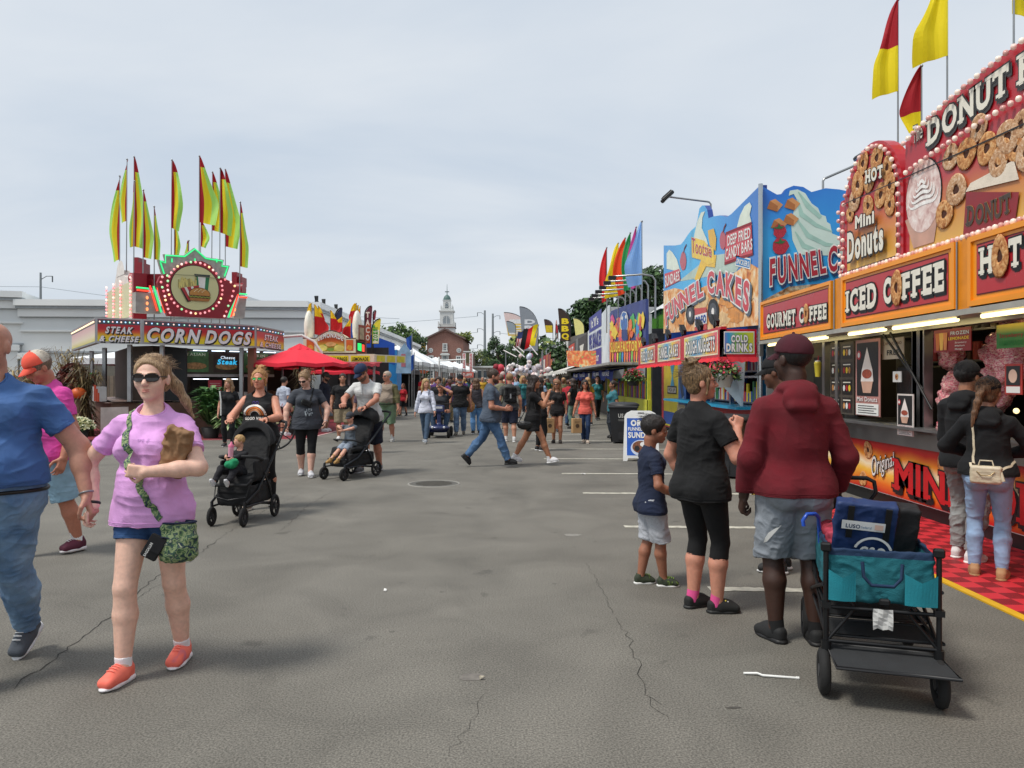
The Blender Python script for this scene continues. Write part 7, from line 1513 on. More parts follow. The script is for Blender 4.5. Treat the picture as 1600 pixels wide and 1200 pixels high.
 B.poly([(bx-bw,by-bw*.17),(bx+bw,by-bw*.17),(bx+bw*.96,by-bw*.4),(bx-bw*.96,by-bw*.4)][::-1],M('#5a3420',.6),.052);B.stroke([(bx-bw*1.02+bw*.17*i,by-bw*(.2+.1*(i%2)))for i in range(13)],.03,M('#8a9a3c'),.056);B.poly([(bx-bw*.96,by-bw*.38),(bx+bw*.96,by-bw*.38),(bx+bw*.8,by-bw*.62),(bx-bw*.8,by-bw*.62)][::-1],M('#a87038'),.054)
 for i in range(9):B.disc(bx+bw*(-.5+.12*i),by+bw*(.22+.1*(i%3)),.02,.012,M('#e8d8a8'),.056,8)
 B.stroke(qq([(270,429),(305,431),(340,436)]),.014,M('#7a7860'),.06);B.build('burger_sign',root)
 pk=[M('#ff9aa0',.3,0,0,emit=.55),M('#ffb0b8',.3,0,0,emit=.6),M('#ff9aa0',.3,0,0,emit=.55),M('#a8f0b0',.3,0,0,emit=.6),M('#ff8e98',.3,0,0,emit=.5),M('#ffd0c8',.3,0,0,emit=.8),M('#ffe0a0',.3,0,0,emit=.8)]
 pts=[B.P(cx+rx*1.16*math.cos(2*PI*i/36),cy+ry*1.16*math.sin(2*PI*i/36),.03)for i in range(36)]+[B.P(*bpx(B,u,v),.03)for u,v in((253,433),(251,441),(253,449),(255,455),(257,463),(258,469),(260,476),(262,483),(265,489),(261,431),(351,437),(360,441),(366,447),(364,455),(362,463),(359,470),(356,478),(353,487),(350,494))]
 bulbs(root,pts,pk,.035)
 B=Board((-9.7,21.05,0),dx);qq=lambda pts:bpts(B,pts);cr=[(254,430),(247,406),(259,408),(256,397),(287,399),(304,387),(322,402),(350,406),(348,414),(359,415),(352,436)]
 B.slab(qq(cr),M('#a9a29c',.5,.3,.25,9),-.1,0);B.build('crown_board',root);GN=M('#2fd07a',.3,0,0,emit=1.0);RN=M('#f0452c',.3,0,0,emit=1.0)
 mb=MB();B.mb=mb;L3=lambda pts,d=.03:[B.P(x,y,d)for x,y in qq(pts)];mb.tube(L3([(250,408),(258,411),(258,399),(288,401),(304,389),(321,404),(347,408),(346,416),(356,417)]),.02,GN,6);mb.tube(L3([(250,410),(256,428)]),.018,GN,6);mb.tube(L3([(355,418),(350,432)]),.018,GN,6)
 for u in(268,304,338):mb.tube(L3([(u,410),(u,404)]),.018,GN,6)
 mb.build('neon_tube',root)
 mb=MB();B.mb=mb
 for(a,b_,c_,d_)in(((234,446),(246,486),RN,0),((240,447),(252,488),GN,0),((246,449),(258,489),RN,0),((363,456),(350,494),RN,0),((369,458),(357,496),GN,0),((372,460),(361,495),RN,0),((213,449),(232,451),GN,0),((214,453),(233,455),RN,0),((374,459),(386,460),GN,0),((374,464),(386,465),RN,0)):mb.tube(L3([a,b_],.0),.025,c_,6)
 mb.build('neon_tube',root)
 mb=MB();B.mb=mb;B.slab(qq([(375,466),(386,466),(383,497),(366,496)]),M('#9f9a94',.5,0,.2,5),-.3,-.04);mb.build('lamp_box',root);mb=MB();B.mb=mb;B.slab(qq([(213,456),(244,458),(252,490),(213,488)]),M('#9f9a94',.5,0,.2,5),-.3,-.04)
 for(u,v)in((230,465),(230,474),(230,483),(367,484),(365,491)):B.disc(*bpx(B,u,v),.035,.05,M('#ff9a60',.3,0,0,emit=1.),.0,10)
 mb.build('lamp_box',root)
 for(u0,v0,u1,v1,Y)in((208,402,216,430,22.5),(216,410,222,440,22.4),(208,430,219,488,22.3),(222,436,238,450,22.6),(232,428,250,445,22.8),(362,425,370,450,24.2),(370,432,377,446,24.3)):
  a_,b_=at(u0,v1,Y),at(u1,v0,Y);mb=MB();mb.bb((a_.x,Y,a_.z),(b_.x,Y+.5,b_.z),RDD);mb.build('crest_block',root)
 for(u,v,Y,r)in((213,436,22.2,.18),(374,452,24.2,.2)):p=at(u,v,Y);mb=MB();mb.cyl(p-Vector((.15,0,0)),p+Vector((.15,0,0)),r,RDD,n=14);mb.build('crest_drum',root)
 S=Board((-12.96,24.5,0),Vector((2.2,-2.7,0)));SC=M('#d8d0c8',.45,0,.15,3)
 S.slab([(.2,3.3),(3.6,3.3),(3.6,4.45),(2.6,4.6),(2.2,4.85),(1.5,4.85),(1.2,4.5),(.2,4.3)],SC,-.2,0);S.slab([(.3,3.4),(3.5,3.4),(3.5,4.4),(.3,4.35)],M('#c7c49a',.4,0,.1),.004,.02);S.slab([(3.6,3.3),(3.75,3.3),(3.75,4.6),(3.6,4.6)],RDD,-.3,.05);S.disc(2.0,4.7,.5,.45,M('#dcd8d2'),.01,24,0,PI);S.build('side_sign',root)
 bulbs(root,[S.P(x,3.4+.1*j,.05)for x in(.35,1.3,2.2,3.4)for j in range(12)],pk[:3]+[pk[5]],.035)
 mb=MB();p=Vector((-7.5,25.2,3.0));mb.tube([p,p+Vector((.6,0,.05)),p+Vector((1.0,0,-.15)),p+Vector((1.25,0,-.5)),p+Vector((1.3,0,-.9)),p+Vector((1.3,0,-2.95))],.045,W,8);mb.build('tent_hoop',root)
 rebase(root,(-10,23.5,0))
corndog()
G2='tall three-colour pennants on the corn dog stand roof'
CF=('#b0202e','#dcd02e','#b4d880')
for i,(u,v0,v1,vb,Y,w,d,lab)in enumerate((
 (187,275,405,440,23.6,.42,-1,'leftmost pennant, hanging left over the side sign'),(197,249,345,420,22.8,.30,-1,'second tall pennant from the left, with a long red hoist'),(209,245,385,420,22.6,.34,1,'pennant left of centre with its tip blown right'),(208,283,385,425,21.9,.22,-1,'narrow pennant in front of the tall left pair'),
 (223,297,402,440,22.2,.30,1,'mid-height pennant between the left cluster and the crown'),(241,323,405,445,22.4,.2,1,'shortest narrow pennant left of the crown board'),(267,250,356,420,23.0,.50,1,'tall lone pennant above the left end of the crown board'),(311,244,347,410,23.0,.62,1,'tallest pennant, above the peak of the crown board'),
 (330,269,360,410,23.8,.40,1,'pennant half hidden behind the tallest one'),(343,263,363,410,23.2,.62,1,'broad pennant with a straight red edge right of the peak'),(352,265,385,410,24.4,.5,1,'pennant with flying corner behind the broad one'),(374,316,416,450,23.6,.32,1,'rightmost pennant over the corn dog stand'),
 (272,350,400,410,24.6,.3,1,'low pennant behind the left crown, only its yellow tail showing'),(312,345,385,410,24.6,.32,1,'low pennant seen below the tallest one'),(294,376,402,410,24.2,.22,-1,'small pennant tip peeking over the crown board'))):
 p=at(u,v0,Y);zb=3.2;z0=at(u,v1,Y).z-zb;pennant_flag((p.x,Y,zb),p.z-zb,z0,p.z-zb,w*.76,lab,CF,G2,0,-.02*i%.05,40+i,(d,.25,0),.5,.018)
# red carpet, plants, stalks
sheet('red_carpet',[(-13.5,19.3),(-11.4,19.6),(-5.6,20.6),(-5.2,30),(-9,36),(-22,36),(-22,20)],M('#7e2a32',.95,0,.15,3,.3,60),.006);sheet('carpet_edge',[(-13.5,19.25),(-11.4,19.54),(-5.58,20.54),(-5.2,30),(-5.1,30),(-5.5,20.48),(-11.4,19.48),(-13.5,19.19)],M('#c9a8a4',.8),.010)
def leafy(x,y,h_,rx,label,cols,n=500,s0=.12,name='potted_plant',pot='#2b2a28',seed=0,up=.6,potr=.25,blos=None,cat='plant',narrow=.35):
 r_=random.Random(seed);root=thing(name,label,cat,(x,y,0));mb=MB();mb.lathe([(potr*.75,0),(potr,.3),(potr*.92,.3),(.001,.26)],M(pot,.7));mb.build('pot',root);mb=MB();ms=[M(c,.55,0,.25)for c in cols]
 for i in range(n):
  a=r_.uniform(0,2*PI);t=r_.random()**.7;L_=rx*r_.uniform(.5,1.1);b=Vector((math.cos(a)*.05,math.sin(a)*.05,.28+(h_-.5)*t*.8));d=Vector((math.cos(a),math.sin(a),up+r_.uniform(-.3,.6))).normalized();m_=b+d*L_*.6;e=b+d*L_+Vector((0,0,-L_*.35));w=d.cross(Vector((0,0,1))).normalized()*s0*narrow*r_.uniform(.6,1.2)
  mb.add([b,m_-w,m_+w,e],[(0,1,3,2)],r_.choice(ms))
 mb.build('foliage',root)
 if blos:
  mb=MB();bm=[M(c,.6,0,.2)for c in blos[0]]
  for i in range(blos[1]):
   a=r_.uniform(0,2*PI);e=r_.uniform(.1,1.5);rr=rx*r_.uniform(.85,1.0);c=Vector((math.cos(a)*math.cos(e)*rr,math.sin(a)*math.cos(e)*rr,.3+math.sin(e)*rr*.8));u=Vector([r_.uniform(-1,1)for _ in range(3)]).normalized()*blos[2];v=u.orthogonal();mb.add([c-u,c+v,c+u,c-v],[(0,1,2,3)],r_.choice(bm))
  mb.build('blossoms',root)
 return root
leafy(-8.2,20.9,1.5,.75,'large arching green palm in front of the corn dog counter',['#3f6a34','#2c5228','#5a8444'],420,.16,'potted_palm',seed=1,up=1.0);leafy(-7.6,20.7,.95,.5,'variegated leafy plant below the palm beside the stroller mother',['#3f5c34','#7c9a5c','#a8b888','#2c4226'],520,.16,seed=2,up=.5)
leafy(-7.05,21.2,.8,.42,'dark leafy planter at the right end of the corn dog counter',['#2c4226','#3b5a30'],360,.14,seed=7);leafy(-9.5,20.3,1.1,.5,'small fern with red stems on the corner of the corn dog counter',['#2f5a2c','#4a7a3c','#a84a34'],240,.1,seed=8,up=.9)
leafy(-11.15,19.75,.5,.42,'round planter of cream mums at the left corner of the corn dog stand',['#3b5a30','#2c4226'],200,.08,'mum_planter',seed=3,blos=(['#e6e2b8','#d8d49c','#f0eed0','#5a6f3a'],700,.03));leafy(-6.4,22.5,.9,.5,'planter of white mums under the red umbrella',['#4a5a34','#3a4a2c'],200,.1,'mum_planter',seed=4,blos=(['#e6dcd0','#c8bca8','#8a8a5c'],500,.035))
def stalks(x,y,h_,label,seed,dark=False):
 r_=random.Random(seed);root=thing('corn_stalks',label,'corn stalks',(x,y,0),0,'bundles of dried corn stalks');mb=MB();cs=['#8c7a50','#a8966a','#6a5c3c','#b8a87a']if not dark else['#5c5038','#7a6a48','#4a4230','#8a7a54'];ms=[M(c,.8,0,.25)for c in cs]
 for i in range(46):
  a=r_.uniform(0,2*PI);b=Vector((math.cos(a)*.22,math.sin(a)*.22,0));t=Vector((math.cos(a)*r_.uniform(.15,.5),math.sin(a)*r_.uniform(.15,.5),h_*r_.uniform(.75,1.05)));m_=b*.3+Vector((0,0,h_*.5));mb.tube([b,m_,t],[.016,.012,.005],ms[i%4],5)
  for j in range(9):
   p=m_.lerp(t,r_.random())if j>3 else b.lerp(m_,r_.random());aa=r_.uniform(0,2*PI);d=Vector((math.cos(aa),math.sin(aa),r_.uniform(-.2,.8)));L_=r_.uniform(.2,.5);q=p+d*L_*.5;e=q+Vector((d.x,d.y,-.9))*L_*.6;w=d.cross(Vector((0,0,1))).normalized()*.02;mb.add([p-w*.6,p+w*.6,q+w,q-w,e],[(0,1,2,3),(3,2,4)],ms[(i+j)%4])
 mb.build('stalk_bundle',root);return root
stalks(-13.4,23.2,2.5,'tall dry corn stalk bundle left of the corn dog stand',1);stalks(-12.0,21.6,2.1,'greener corn stalk bundle beside the orange pumpkin',2,True);stalks(-15.2,24.5,2.3,'corn stalk bundle behind the coral cap man',3);stalks(-7.6,28,2.3,'corn stalk bundle under the red umbrella',4,True);stalks(-17.5,26.5,2.0,'corn stalk bundle furthest left near the frame edge',5)
mb=MB();mb._ell((0,0,.17),.2,M('#d8622a',.5,0,.15),14,(1,1,.8),None);mb.cyl((0,0,.3),(.02,0,.4),.02,M('#5a6a34'));o=mb.build('pumpkin');o.location=(-12.05,21.35,1.05);tag(o,'orange pumpkin on a post by the corn stalks','pumpkin')
mb=MB();mb.cyl((0,0,0),(0,0,1.05),.09,M('#6a5844',.8),n=10);o=mb.build('wooden_post');o.location=(-12.05,21.35,0);tag(o,'short wooden post carrying the pumpkin','post')
mb=MB();r_=random.Random(6)
for i in range(700):
 d=Vector([r_.gauss(0,1)for _ in range(3)]).normalized();p=Vector((d.x*.42,d.y*.42,1.45+d.z*.6));u=Vector([r_.uniform(-1,1)for _ in range(3)]).normalized()*.06;v=u.orthogonal();mb.add([p-u,p+v,p+u,p-v],[(0,1,2,3)],[M('#5a2c28',.7,0,.3),M('#3c2420',.7),M('#7a4034',.7)][i%3])
mb.cyl((0,0,0),(0,0,1.2),.05,BARK);o=mb.build('russet_bush');o.location=(-12.8,22.4,0);tag(o,'dark russet bush between the corn stalk bundles','bush')
# wagon wheel
root=thing('wagon_wheel','dark spoked wagon wheel standing behind the stroller mother','wheel',(-5.35,17.2,.51),.5);mb=MB();n=32;mb.tube([(.49*math.cos(2*PI*i/n),0,.49*math.sin(2*PI*i/n))for i in range(n)],.022,BLACKM,8,True);mb.build('rim',root)
mb=MB();mb.cyl((0,-.05,0),(0,.05,0),.05,BLACKM)
for i in range(10):a=2*PI*i/10;mb.cyl((0,0,0),(.48*math.cos(a),0,.48*math.sin(a)),.012,BLACKM,n=5)
mb.build('spokes',root)
# ================================================================ picnic umbrellas
def umbrella(x,y,r,zt,zr,label,n=8,rot=0):
 root=thing('parasol',label,'umbrella',(x,y,0),rot,'red picnic umbrellas');C=M('#e0283c',.8,0,.08,1,.2,100);mb=MB();mb.cyl((0,0,0),(0,0,zt-.05),.03,BLACKM);mb.lathe([(.28,0),(.28,.06),(.05,.1)],DARKM);mb.build('pole',root);mb=MB()
 def tier(r0,z0,r1,z1,drop):
  vs=[]
  for lay in(0,1):
   for i in range(n*4):
    a=2*PI*i/(n*4);s_=abs((i%4)-2)/2.;
    for(rr,zz)in((r0,z0),((r0+r1)*.5,(z0+z1)*.5-.03*(1-s_)),(r1*(.955+.045*s_),z1-.05*(1-s_)),(r1*(.955+.045*s_)+.01,z1-.05*(1-s_)-drop)):vs.append((rr*math.cos(a),rr*math.sin(a),zz-.012*lay))
  f=[];m_=n*4
  for i in range(m_):
   for j in range(3):a,b=i*4+j,((i+1)%m_)*4+j;f+=[(a,a+1,b+1,b),(m_*4+a,m_*4+b,m_*4+b+1,m_*4+a+1)]
  mb.add(vs,f,C)
 tier(.28,zt-.17,r,zr,.10);tier(.02,zt,.36,zt-.17,.05);mb.build('canopy',root);mb=MB()
 for i in range(n):a=2*PI*i/n;mb.cyl((.03*math.cos(a),.03*math.sin(a),zt-.16),(r*.97*math.cos(a),r*.97*math.sin(a),zr-.02),.012,BLACKM,n=5)
 mb.build('ribs',root);return root
umbrella(-6.6,23.9,1.48,2.72,2.12,'nearest wide red picnic umbrella right of the corn dog stand',rot=.2);umbrella(-7.1,31.5,1.7,2.45,1.95,'lower red umbrella behind the nearest one, right side',rot=.5);umbrella(-10.2,30.5,1.7,2.75,2.15,'red umbrella furthest left behind the corn stalks',rot=.1)
for i,(x,y,lab)in enumerate(((-6.6,23.9,'round black picnic table under the nearest red umbrella'),(-7.1,31.5,'round black picnic table under the lower red umbrella'))):
 root=thing('picnic_table',lab,'table',(x,y,0));mb=MB();mb.lathe([(.001,.73),(.6,.73),(.6,.76),(.001,.76)],BLACKM,n=20);mb.build('table_top',root)
 for k in range(4):a=k*PI/2+.4;mb=MB();mb.cyl((.1*math.cos(a),.1*math.sin(a),.73),(.45*math.cos(a),.45*math.sin(a),0),.02,BLACKM,n=6);mb.build('leg',root)
# fence behind umbrellas + white tent left
root=thing('wooden_fence','low tan wooden fence behind the red umbrellas','fence',(-9,33.5,0));mb=MB()
for i in range(60):mb.bb((-6+i*.17,0,0),(-6+i*.17+.155,.03,1.1+.02*(i%3)),M(['#8c7a5c','#9a8868','#7c6c52'][i%3],.8,0,.2))
mb.build('pickets',root);mb=MB();mb.bb((-6,.032,.3),(4.2,.07,.38),BARK);mb.bb((-6,.032,.85),(4.2,.07,.93),BARK);mb.build('rails',root)
root=thing('wooden_fence','grey picket fence behind the tall corn stalks at the left','fence',(-17,30,0));mb=MB()
for i in range(60):mb.bb((-5+i*.17,0,0),(-5+i*.17+.14,.03,1.75),M(['#6c6658','#7a7464','#5c574c'][i%3],.8,0,.2))
mb.build('pickets',root)
def tent(x,y,w,d,h1,h2,label,c='#e2e5e6',wall=None,grp='white canopy tents'):
 root=thing('canopy_tent',label,'tent',(x,y,0),0,grp);C=M(c,.6,0,.04,1,.1,10);mb=MB();a,b=w/2,d/2
 mb.add([(-a,-b,h1),(a,-b,h1),(a,b,h1),(-a,b,h1),(0,0,h2),(-a,-b,h1-.25),(a,-b,h1-.25),(a,b,h1-.25),(-a,b,h1-.25)],[(0,1,4),(1,2,4),(2,3,4),(3,0,4),(5,6,1,0),(6,7,2,1),(7,8,3,2),(8,5,0,3)],C);mb.build('canopy',root)
 for sx in(-a,a):
  for sy in(-b,b):mb=MB();mb.cyl((sx,sy,0),(sx,sy,h1-.02),.04,STEEL,n=6);mb.build('leg',root)
 if wall:mb=MB();mb.bb((-a,b-.05,0),(a,b,h1),M(wall,.8));mb.build('back_wall',root)
 return root
tent(-15.5,34,6,4,2.5,3.1,'wide white tent seen through the corn stalks at the left',wall='#5a4a3c');tent(-11.4,33,4,3,2.35,2.9,'white tent roof between corn dog stand post and fence',wall='#3c342c')
# ================================================================ lemonade stand
def lemonade():
 root=thing('lemonade_stand','lemonade stand with arched orange sign edged by dark bulbs','food stand');Y=31.;W=M('#ded6bc',.5,0,.05);k=Y/F_;px=lambda u:(u-800)*k;pz=lambda v:CAMZ+(HZ-v)*k
 B=Board((0,Y,0),(1,0,0));q=lambda l,m_,d:B.poly(bpts(B,l),m_,d);arc=[(494+47*(i/16),529-11.2*math.sin(PI*i/16)-0)for i in range(17)]
 B.slab(bpts(B,[(474,551),(556,551),(556,529),(541,529)]+[(u,v)for u,v in arc[::-1]][1:-1]+[(494,529),(474,529)]),W,-1.2,0)
 OR=ramp_mat('citrus_print',[(0,'#d9c040'),(.35,'#d0a03c'),(.55,'#d0622c'),(1,'#c04a26')],'z',pz(549),pz(520),.4,.08,2);q([(496,549),(538,549),(538,531)]+[(497+41*(1-i/12),531-8.6*math.sin(PI*i/12))for i in range(1,12)]+[(496,531)],OR,.01)
 for(u0,u1)in((479,491),(541,552)):q([(u0,548),(u1,548),(u1,531),(u0,531)],M('#d0602a',.4,0,.2,3),.01);blobpoly(B,(u0+u1)/2,543,4.5,4,M('#e8a43c',.5,0,.3,4),.02,12,u0)
 for(u,v,a,b,c)in((504,544,8,5,'#e0d070'),(530,544,8,5,'#e0d070'),(517,538,8,3.5,'#d8a468'),(517,546,6,2.5,'#7a9a3c'),(508,541,4,3,'#8aa83c'),(526,541,4,3,'#8aa83c')):blobpoly(B,u,v,a,b,M(c,.5,0,.2,4),.03+.002*a,14,int(u),.1)
 ys=lambda t:531-8.0*math.sin(PI*(.1+.8*t))
 def w(u,v):uu=497.5+39*u;vv=ys(u)+4.2-7.8*v*(1-.15*abs(2*u-1));return bpx(B,uu,vv)
 B.text('LEMONADE',0,0,1,1,WHITE,.05,.04,outl=M('#7a2418'),ow=.03,warp=w,gap=.12)
 B.slab(bpts(B,[(478,566),(587,566),(587,553.5),(478,553.5)]),W,-.3,.3)
 for(u0,u1,t)in((486,506,'CORN DOGS'),(508,547,'ONION RINGS'),(550.5,580,'LEMONADE')):q([(u0,565),(u1,565),(u1,556),(u0,556)],M('#e8d820',.4),.31);qtext(B,t,(u0+2,558.5),(u1-2,558.5),(u1-2,564),(u0+2,564),OUTL,.33,off=.03)
 B.build('arched_sign',root)
 S=Board((px(587),Y-.3,0),(.5,1,0));S.slab([(0,pz(566)),(2.2,pz(566)),(2.2,pz(554)),(0,pz(554))],W,-.1,0)
 for i in range(3):S.rect(.15+.7*i,pz(565),.7+.7*i,pz(555.5),M('#d8c838',.4,0,.2,4),.01)
 S.build('side_sign',root)
 mb=MB();B=Board((0,Y-.05,0),(1,0,0),mb=mb);B.slab(bpts(B,[(556,551),(572,555),(572,533),(556,530)]),M('#6a3a2a',.5),-.1,0);B.poly(bpts(B,[(558,549),(570,552),(570,535),(558,533)]),OUTL,.01);B.poly(bpts(B,[(559,547),(565,549),(565,537),(559,536)]),M('#28d060',.3,0,0,emit=1),.02);B.poly(bpts(B,[(566,549),(569.5,550),(569.5,539),(566,538)]),M('#f04a34',.3,0,0,emit=1),.02);B.slab(bpts(B,[(560,532),(571,534),(571,509),(560,507)]),M('#7a3a2c',.5),-.1,0);B.poly(bpts(B,[(562,530),(569,531),(569,513),(562,511)]),M('#8c8068',.5,0,.3,9),.01);mb.build('display_board',root)
 mb=MB()
 for(u,Y2)in((483,Y+.8),(558,Y+.8)):p=at(u,512,Y2);mb._ell((p.x,Y2,p.z),.38,M('#e6e2d2',.4),14,(.5,1,1.9),None)
 mb.build('glass_fin',root)
 pts=[(474+1.9*i,528.6)for i in range(11)]+[(494+47*(i/22),528-11.4*math.sin(PI*i/22))for i in range(23)]+[(542+1.9*i,528.6)for i in range(8)]+[(474+2.1*i,552)for i in range(40)]
 B=Board((0,Y-.3,0),(1,0,0));bulbs(root,[B.P(*bpx(B,u,v))for u,v in pts],[M('#4a2a20',.4)],.028)
 mb=MB();mb.bb((px(478),Y,0),(px(587),Y+.1,1.05),M('#8a6a4c',.7,0,.2));mb.bb((px(478),Y+2.4,0),(px(592),Y+2.5,3),DARKM);mb.bb((px(478),Y-.3,1.05),(px(590),Y+.2,1.1),STEEL)
 for u in(480,510,545,584):mb.bb((px(u),Y-.2,1.1),(px(u)+.08,Y-.1,2.4),AL_)
 mb.build('stand_body',root);mb=MB();vs=[];n=50
 for i in range(n+1):x=px(478)+(px(600)-px(478))*i/n;vs+=[(x,Y-.35,pz(566)),(x,Y-1.0,pz(568.5)-.03*math.sin(i)),(x,Y-1.02,pz(571.5)-.06*abs(math.sin(i*.8)))]
 mb.add(vs,[f for i in range(n)for f in((3*i,3*i+3,3*i+4,3*i+1),(3*i+1,3*i+4,3*i+5,3*i+2))],cloth('#a03a44'));mb.build('awning',root);rebase(root,(px(530),Y,0))
AL_=M('#a9aaab',.35,.7,.1)
lemonade()
for i,(u,v0,v1,w,d,lab)in enumerate(((487,474,510,.4,-1,'leftmost small pennant over the lemonade stand'),(491,476,522,.5,1,'second small pennant, drooping beside the glass fin'),(497,478,506,.35,1,'third small pennant in the left bunch'),(516,485,516,.4,1,'lone small pennant left of the navy feather flag'),(507,505,520,.3,-1,'short yellow-tipped pennant above the arch'),(535,494,518,.45,-1,'yellow and black edged pennant before the navy feather flag'),(548,496,530,.35,-1,'drooping small pennant right of the navy feather flag'),(557,474,502,.4,-1,'left one of the right bunch of small pennants'),(560,477,500,.35,-1,'middle one of the right bunch of small pennants'),(563,479,497,.3,-1,'right one of the right bunch of small pennants'))):
 Y=31.8+.15*i;p=at(u,v0,Y);zb=2.9;pennant_flag((p.x,Y,zb),p.z-zb,at(u,v1,Y).z-zb,p.z-zb,w,lab,('#e8c82c','#c8242c'),'small yellow and red pennants over the lemonade stand',0,0,70+i,(d,.3,0),.35,.014)
feather(524,481,521,33,.28,['#20284a'],'navy feather flag behind the lemonade arch',None,basez=2.9,group='feather flags by the lemonade stand',side=-1)
fl=feather(570,478,537,33.5,.30,['#6a2436','#b0502c'],'maroon feather flag with lemon picture and white letters','TACO','#e9dcd0',basez=2.6,group='feather flags by the lemonade stand',side=-1);feather(583,485,500,34.5,.12,['#8c2436'],'thin maroon flag tip between the two feather flags',None,basez=2.6,group='feather flags by the lemonade stand',side=-1);feather(581,498,537,33,.36,['#e6d63c','#dfe0c8'],'yellow feather flag with green letters right of the maroon one','LEMON','#4a9a3c',basez=2.6,group='feather flags by the lemonade stand',side=-1)
root=thing('blue_booth','bright blue pointed booth roof behind the lemonade stand','booth',(-6.4,36,0));mb=MB();mb.add([(-1.1,0,3.0),(.9,0,2.3),(.9,0,3.3),(-.2,0,3.7),(-1.2,0,4.3)],[(0,1,2,3,4)],M('#1a4fb0',.5));mb.bb((-1.2,.01,0),(1.0,1.5,3.0),M('#2a86c8',.5,0,.2,2));mb.build('booth_wall',root);B=Board((1.0,-.3,0),(1,0,0));B.slab([(0,1.9),(.7,1.9),(.7,2.9),(.4,3.3),(.1,2.9)],M('#8fb0cc',.5,0,.3,3),-.1,0);B.rect(.25,2.2,.45,2.8,M('#b8707c',.5),.01);B.build('sign_board',root)
# white tents, banners marching away on the left
tent(-8.1,47,4.2,4.5,2.75,4.1,'near white peaked tent right of the lemonade stand');tent(-7.9,53,4,4.5,2.8,4.0,'second white peaked tent in the left row');tent(-7.8,60,4,5,2.8,4.1,'third white peaked tent in the left row');tent(-8.4,41,3.6,4,2.35,2.6,'flat purple-grey awning tent beside the lemonade stand','#8d86ac','#2c2a30','small dark awning tents');tent(-6.7,44,2.4,3.5,2.15,2.7,'black canopy tent in front of the white tents','#222226','#1c1c20','small dark awning tents')
for i in range(5):tent(-8.2+.25*i,70+10*i,4.2,6,2.9,4.0,['fourth','fifth','sixth','seventh','last'][i]+' white tent in the left row toward the brick hall')
root=thing('food_sign','round orange hot dog sign over the far white tents','sign',(-10.6,92,0));mb=MB();B=Board((0,0,0),(1,0,0),mb=mb);B.slab([(x*.75,3.1+z*.75)for x,z in[(math.cos(2*PI*i/20),math.sin(2*PI*i/20))for i in range(20)]],M('#d0683c',.5),-.2,0);B.text('DOG',-.6,2.9,.4,1.2,M('#f4d0a8'),.02,.05);mb.cyl((0,.1,0),(0,.1,3),.06,STEEL);mb.build('sign_board',root)
root=thing('candy_tower_sign','red and white striped tower sign over a small red kiosk in mid-distance','sign',(-5.5,95,0));mb=MB();B=Board((0,0,0),(1,0,0),mb=mb);RW=[M('#c8303c',.5),M('#ece6e2',.5)]
for sx in(-.62,.22):
 B.box(sx,2.6,sx+.42,4.9,RW[1],-.2,0)
 for i in range(14):B.rect(sx+.05+.04*(i%3),2.65+i*.16,sx+.3+.03*(i%2),2.74+i*.16,RW[0],.02)
B.box(-.72,1.9,.72,2.6,M('#c9685c',.6,0,.3,1),-1,0);B.text('TAFFY',-.55,2.1,.3,1.1,WHITE,.02,.06);B.box(-.7,0,.7,1.8,M('#a8988c',.6),-1,-.1);mb.build('sign_board',root)
nf=thing('banner_flag','blue flag on a pole above the left tents','flag',(-5.6,43,0),0,'flags on poles over the left tents');mb=MB();mb.cyl((0,0,0),(0,0,4.2),.03,STEEL,n=6);mb.build('pole',nf);mb=MB();vs=[]
for i in range(11):
 for j in range(7):vs.append((-.02-.32*j/6*(1-.3*i/10),.06*math.sin(j*1.2+i*.3),4.1-.8*i/10-.2*j/6))
mb.add(vs,[(i*7+j,i*7+j+1,i*7+j+8,i*7+j+7)for i in range(10)for j in range(6)],cloth('#2a58a8'),True);mb.build('flag_cloth',nf)
dup(nf,'pale blue and white flag hanging lower before the left tents',(-5.35,42,-1.1),0,'flags on poles over the left tents');dup(nf,'faded flag on a thin pole left of the blue flag',(-7.2,45,-.8),0,'flags on poles over the left tents')
for i,(x,y)in enumerate(((-7.25,46),(-6.75,46.5))):pennant_flag((x,y,0),3.9-.3*i,1.9,3.7-.3*i,.35,['left','right'][i]+' striped faded pennant before the white tents',('#b8503c','#d8d4cc','#8a9ab0'),'faded striped pennants',0,0,i+3,(1,.1,0),.5,.02)
# ferris street lamp / traffic arm
root=thing('signal_arm','white horizontal arm with a yellow signal head above the left tents','pole',(-3.3,60,0));mb=MB();mb.cyl((-2.4,0,3.1),(-.2,0,3.2),.06,WHITE);mb.cyl((-2.4,0,0),(-2.4,0,3.4),.08,WHITE);mb.bb((-.3,-.1,2.9),(-.05,.1,3.7),M('#5a5638',.5));mb.build('arm',root)
# ================================================================ foreground people
def bl(root,v):return root.matrix_basis.inverted()@Vector(v)      # world -> person space
WOMAN_PINK=(-1.94,4.15,0);MAN_BLUE=(-2.76,4.08,0)
A=person('large man in a blue pocket t-shirt and jeans at the left edge',MAN_BLUE,R(183),H=1.88,w=1.32,det=3,belly=.9,skinc='#b98670',top=('tee','#41659a'),bot=('jeans','#4a6c92','#86a3bf'),hair=('bald','#6a5648'),shoes=('#4a5058','#d9dadb'),hem=.028,
  pose=dict(handL=(-.260,.0,.513),elL=(-.6,-1,0),curlL=.75,hdL=(-.4,.0,-1),hnL=(1,0,0),handR=(.19,-.04,.47),footR=(.055,.20,.045),footL=(.012,-.19,.085),toeL=(-.05,.62),yaw=.0,lean=.02),seed=3,watch=('L','#8a8c8e'))
mb=MB();B=Board(A.T(.105,.2,.105),(-1,0,0),mb=mb);B=None
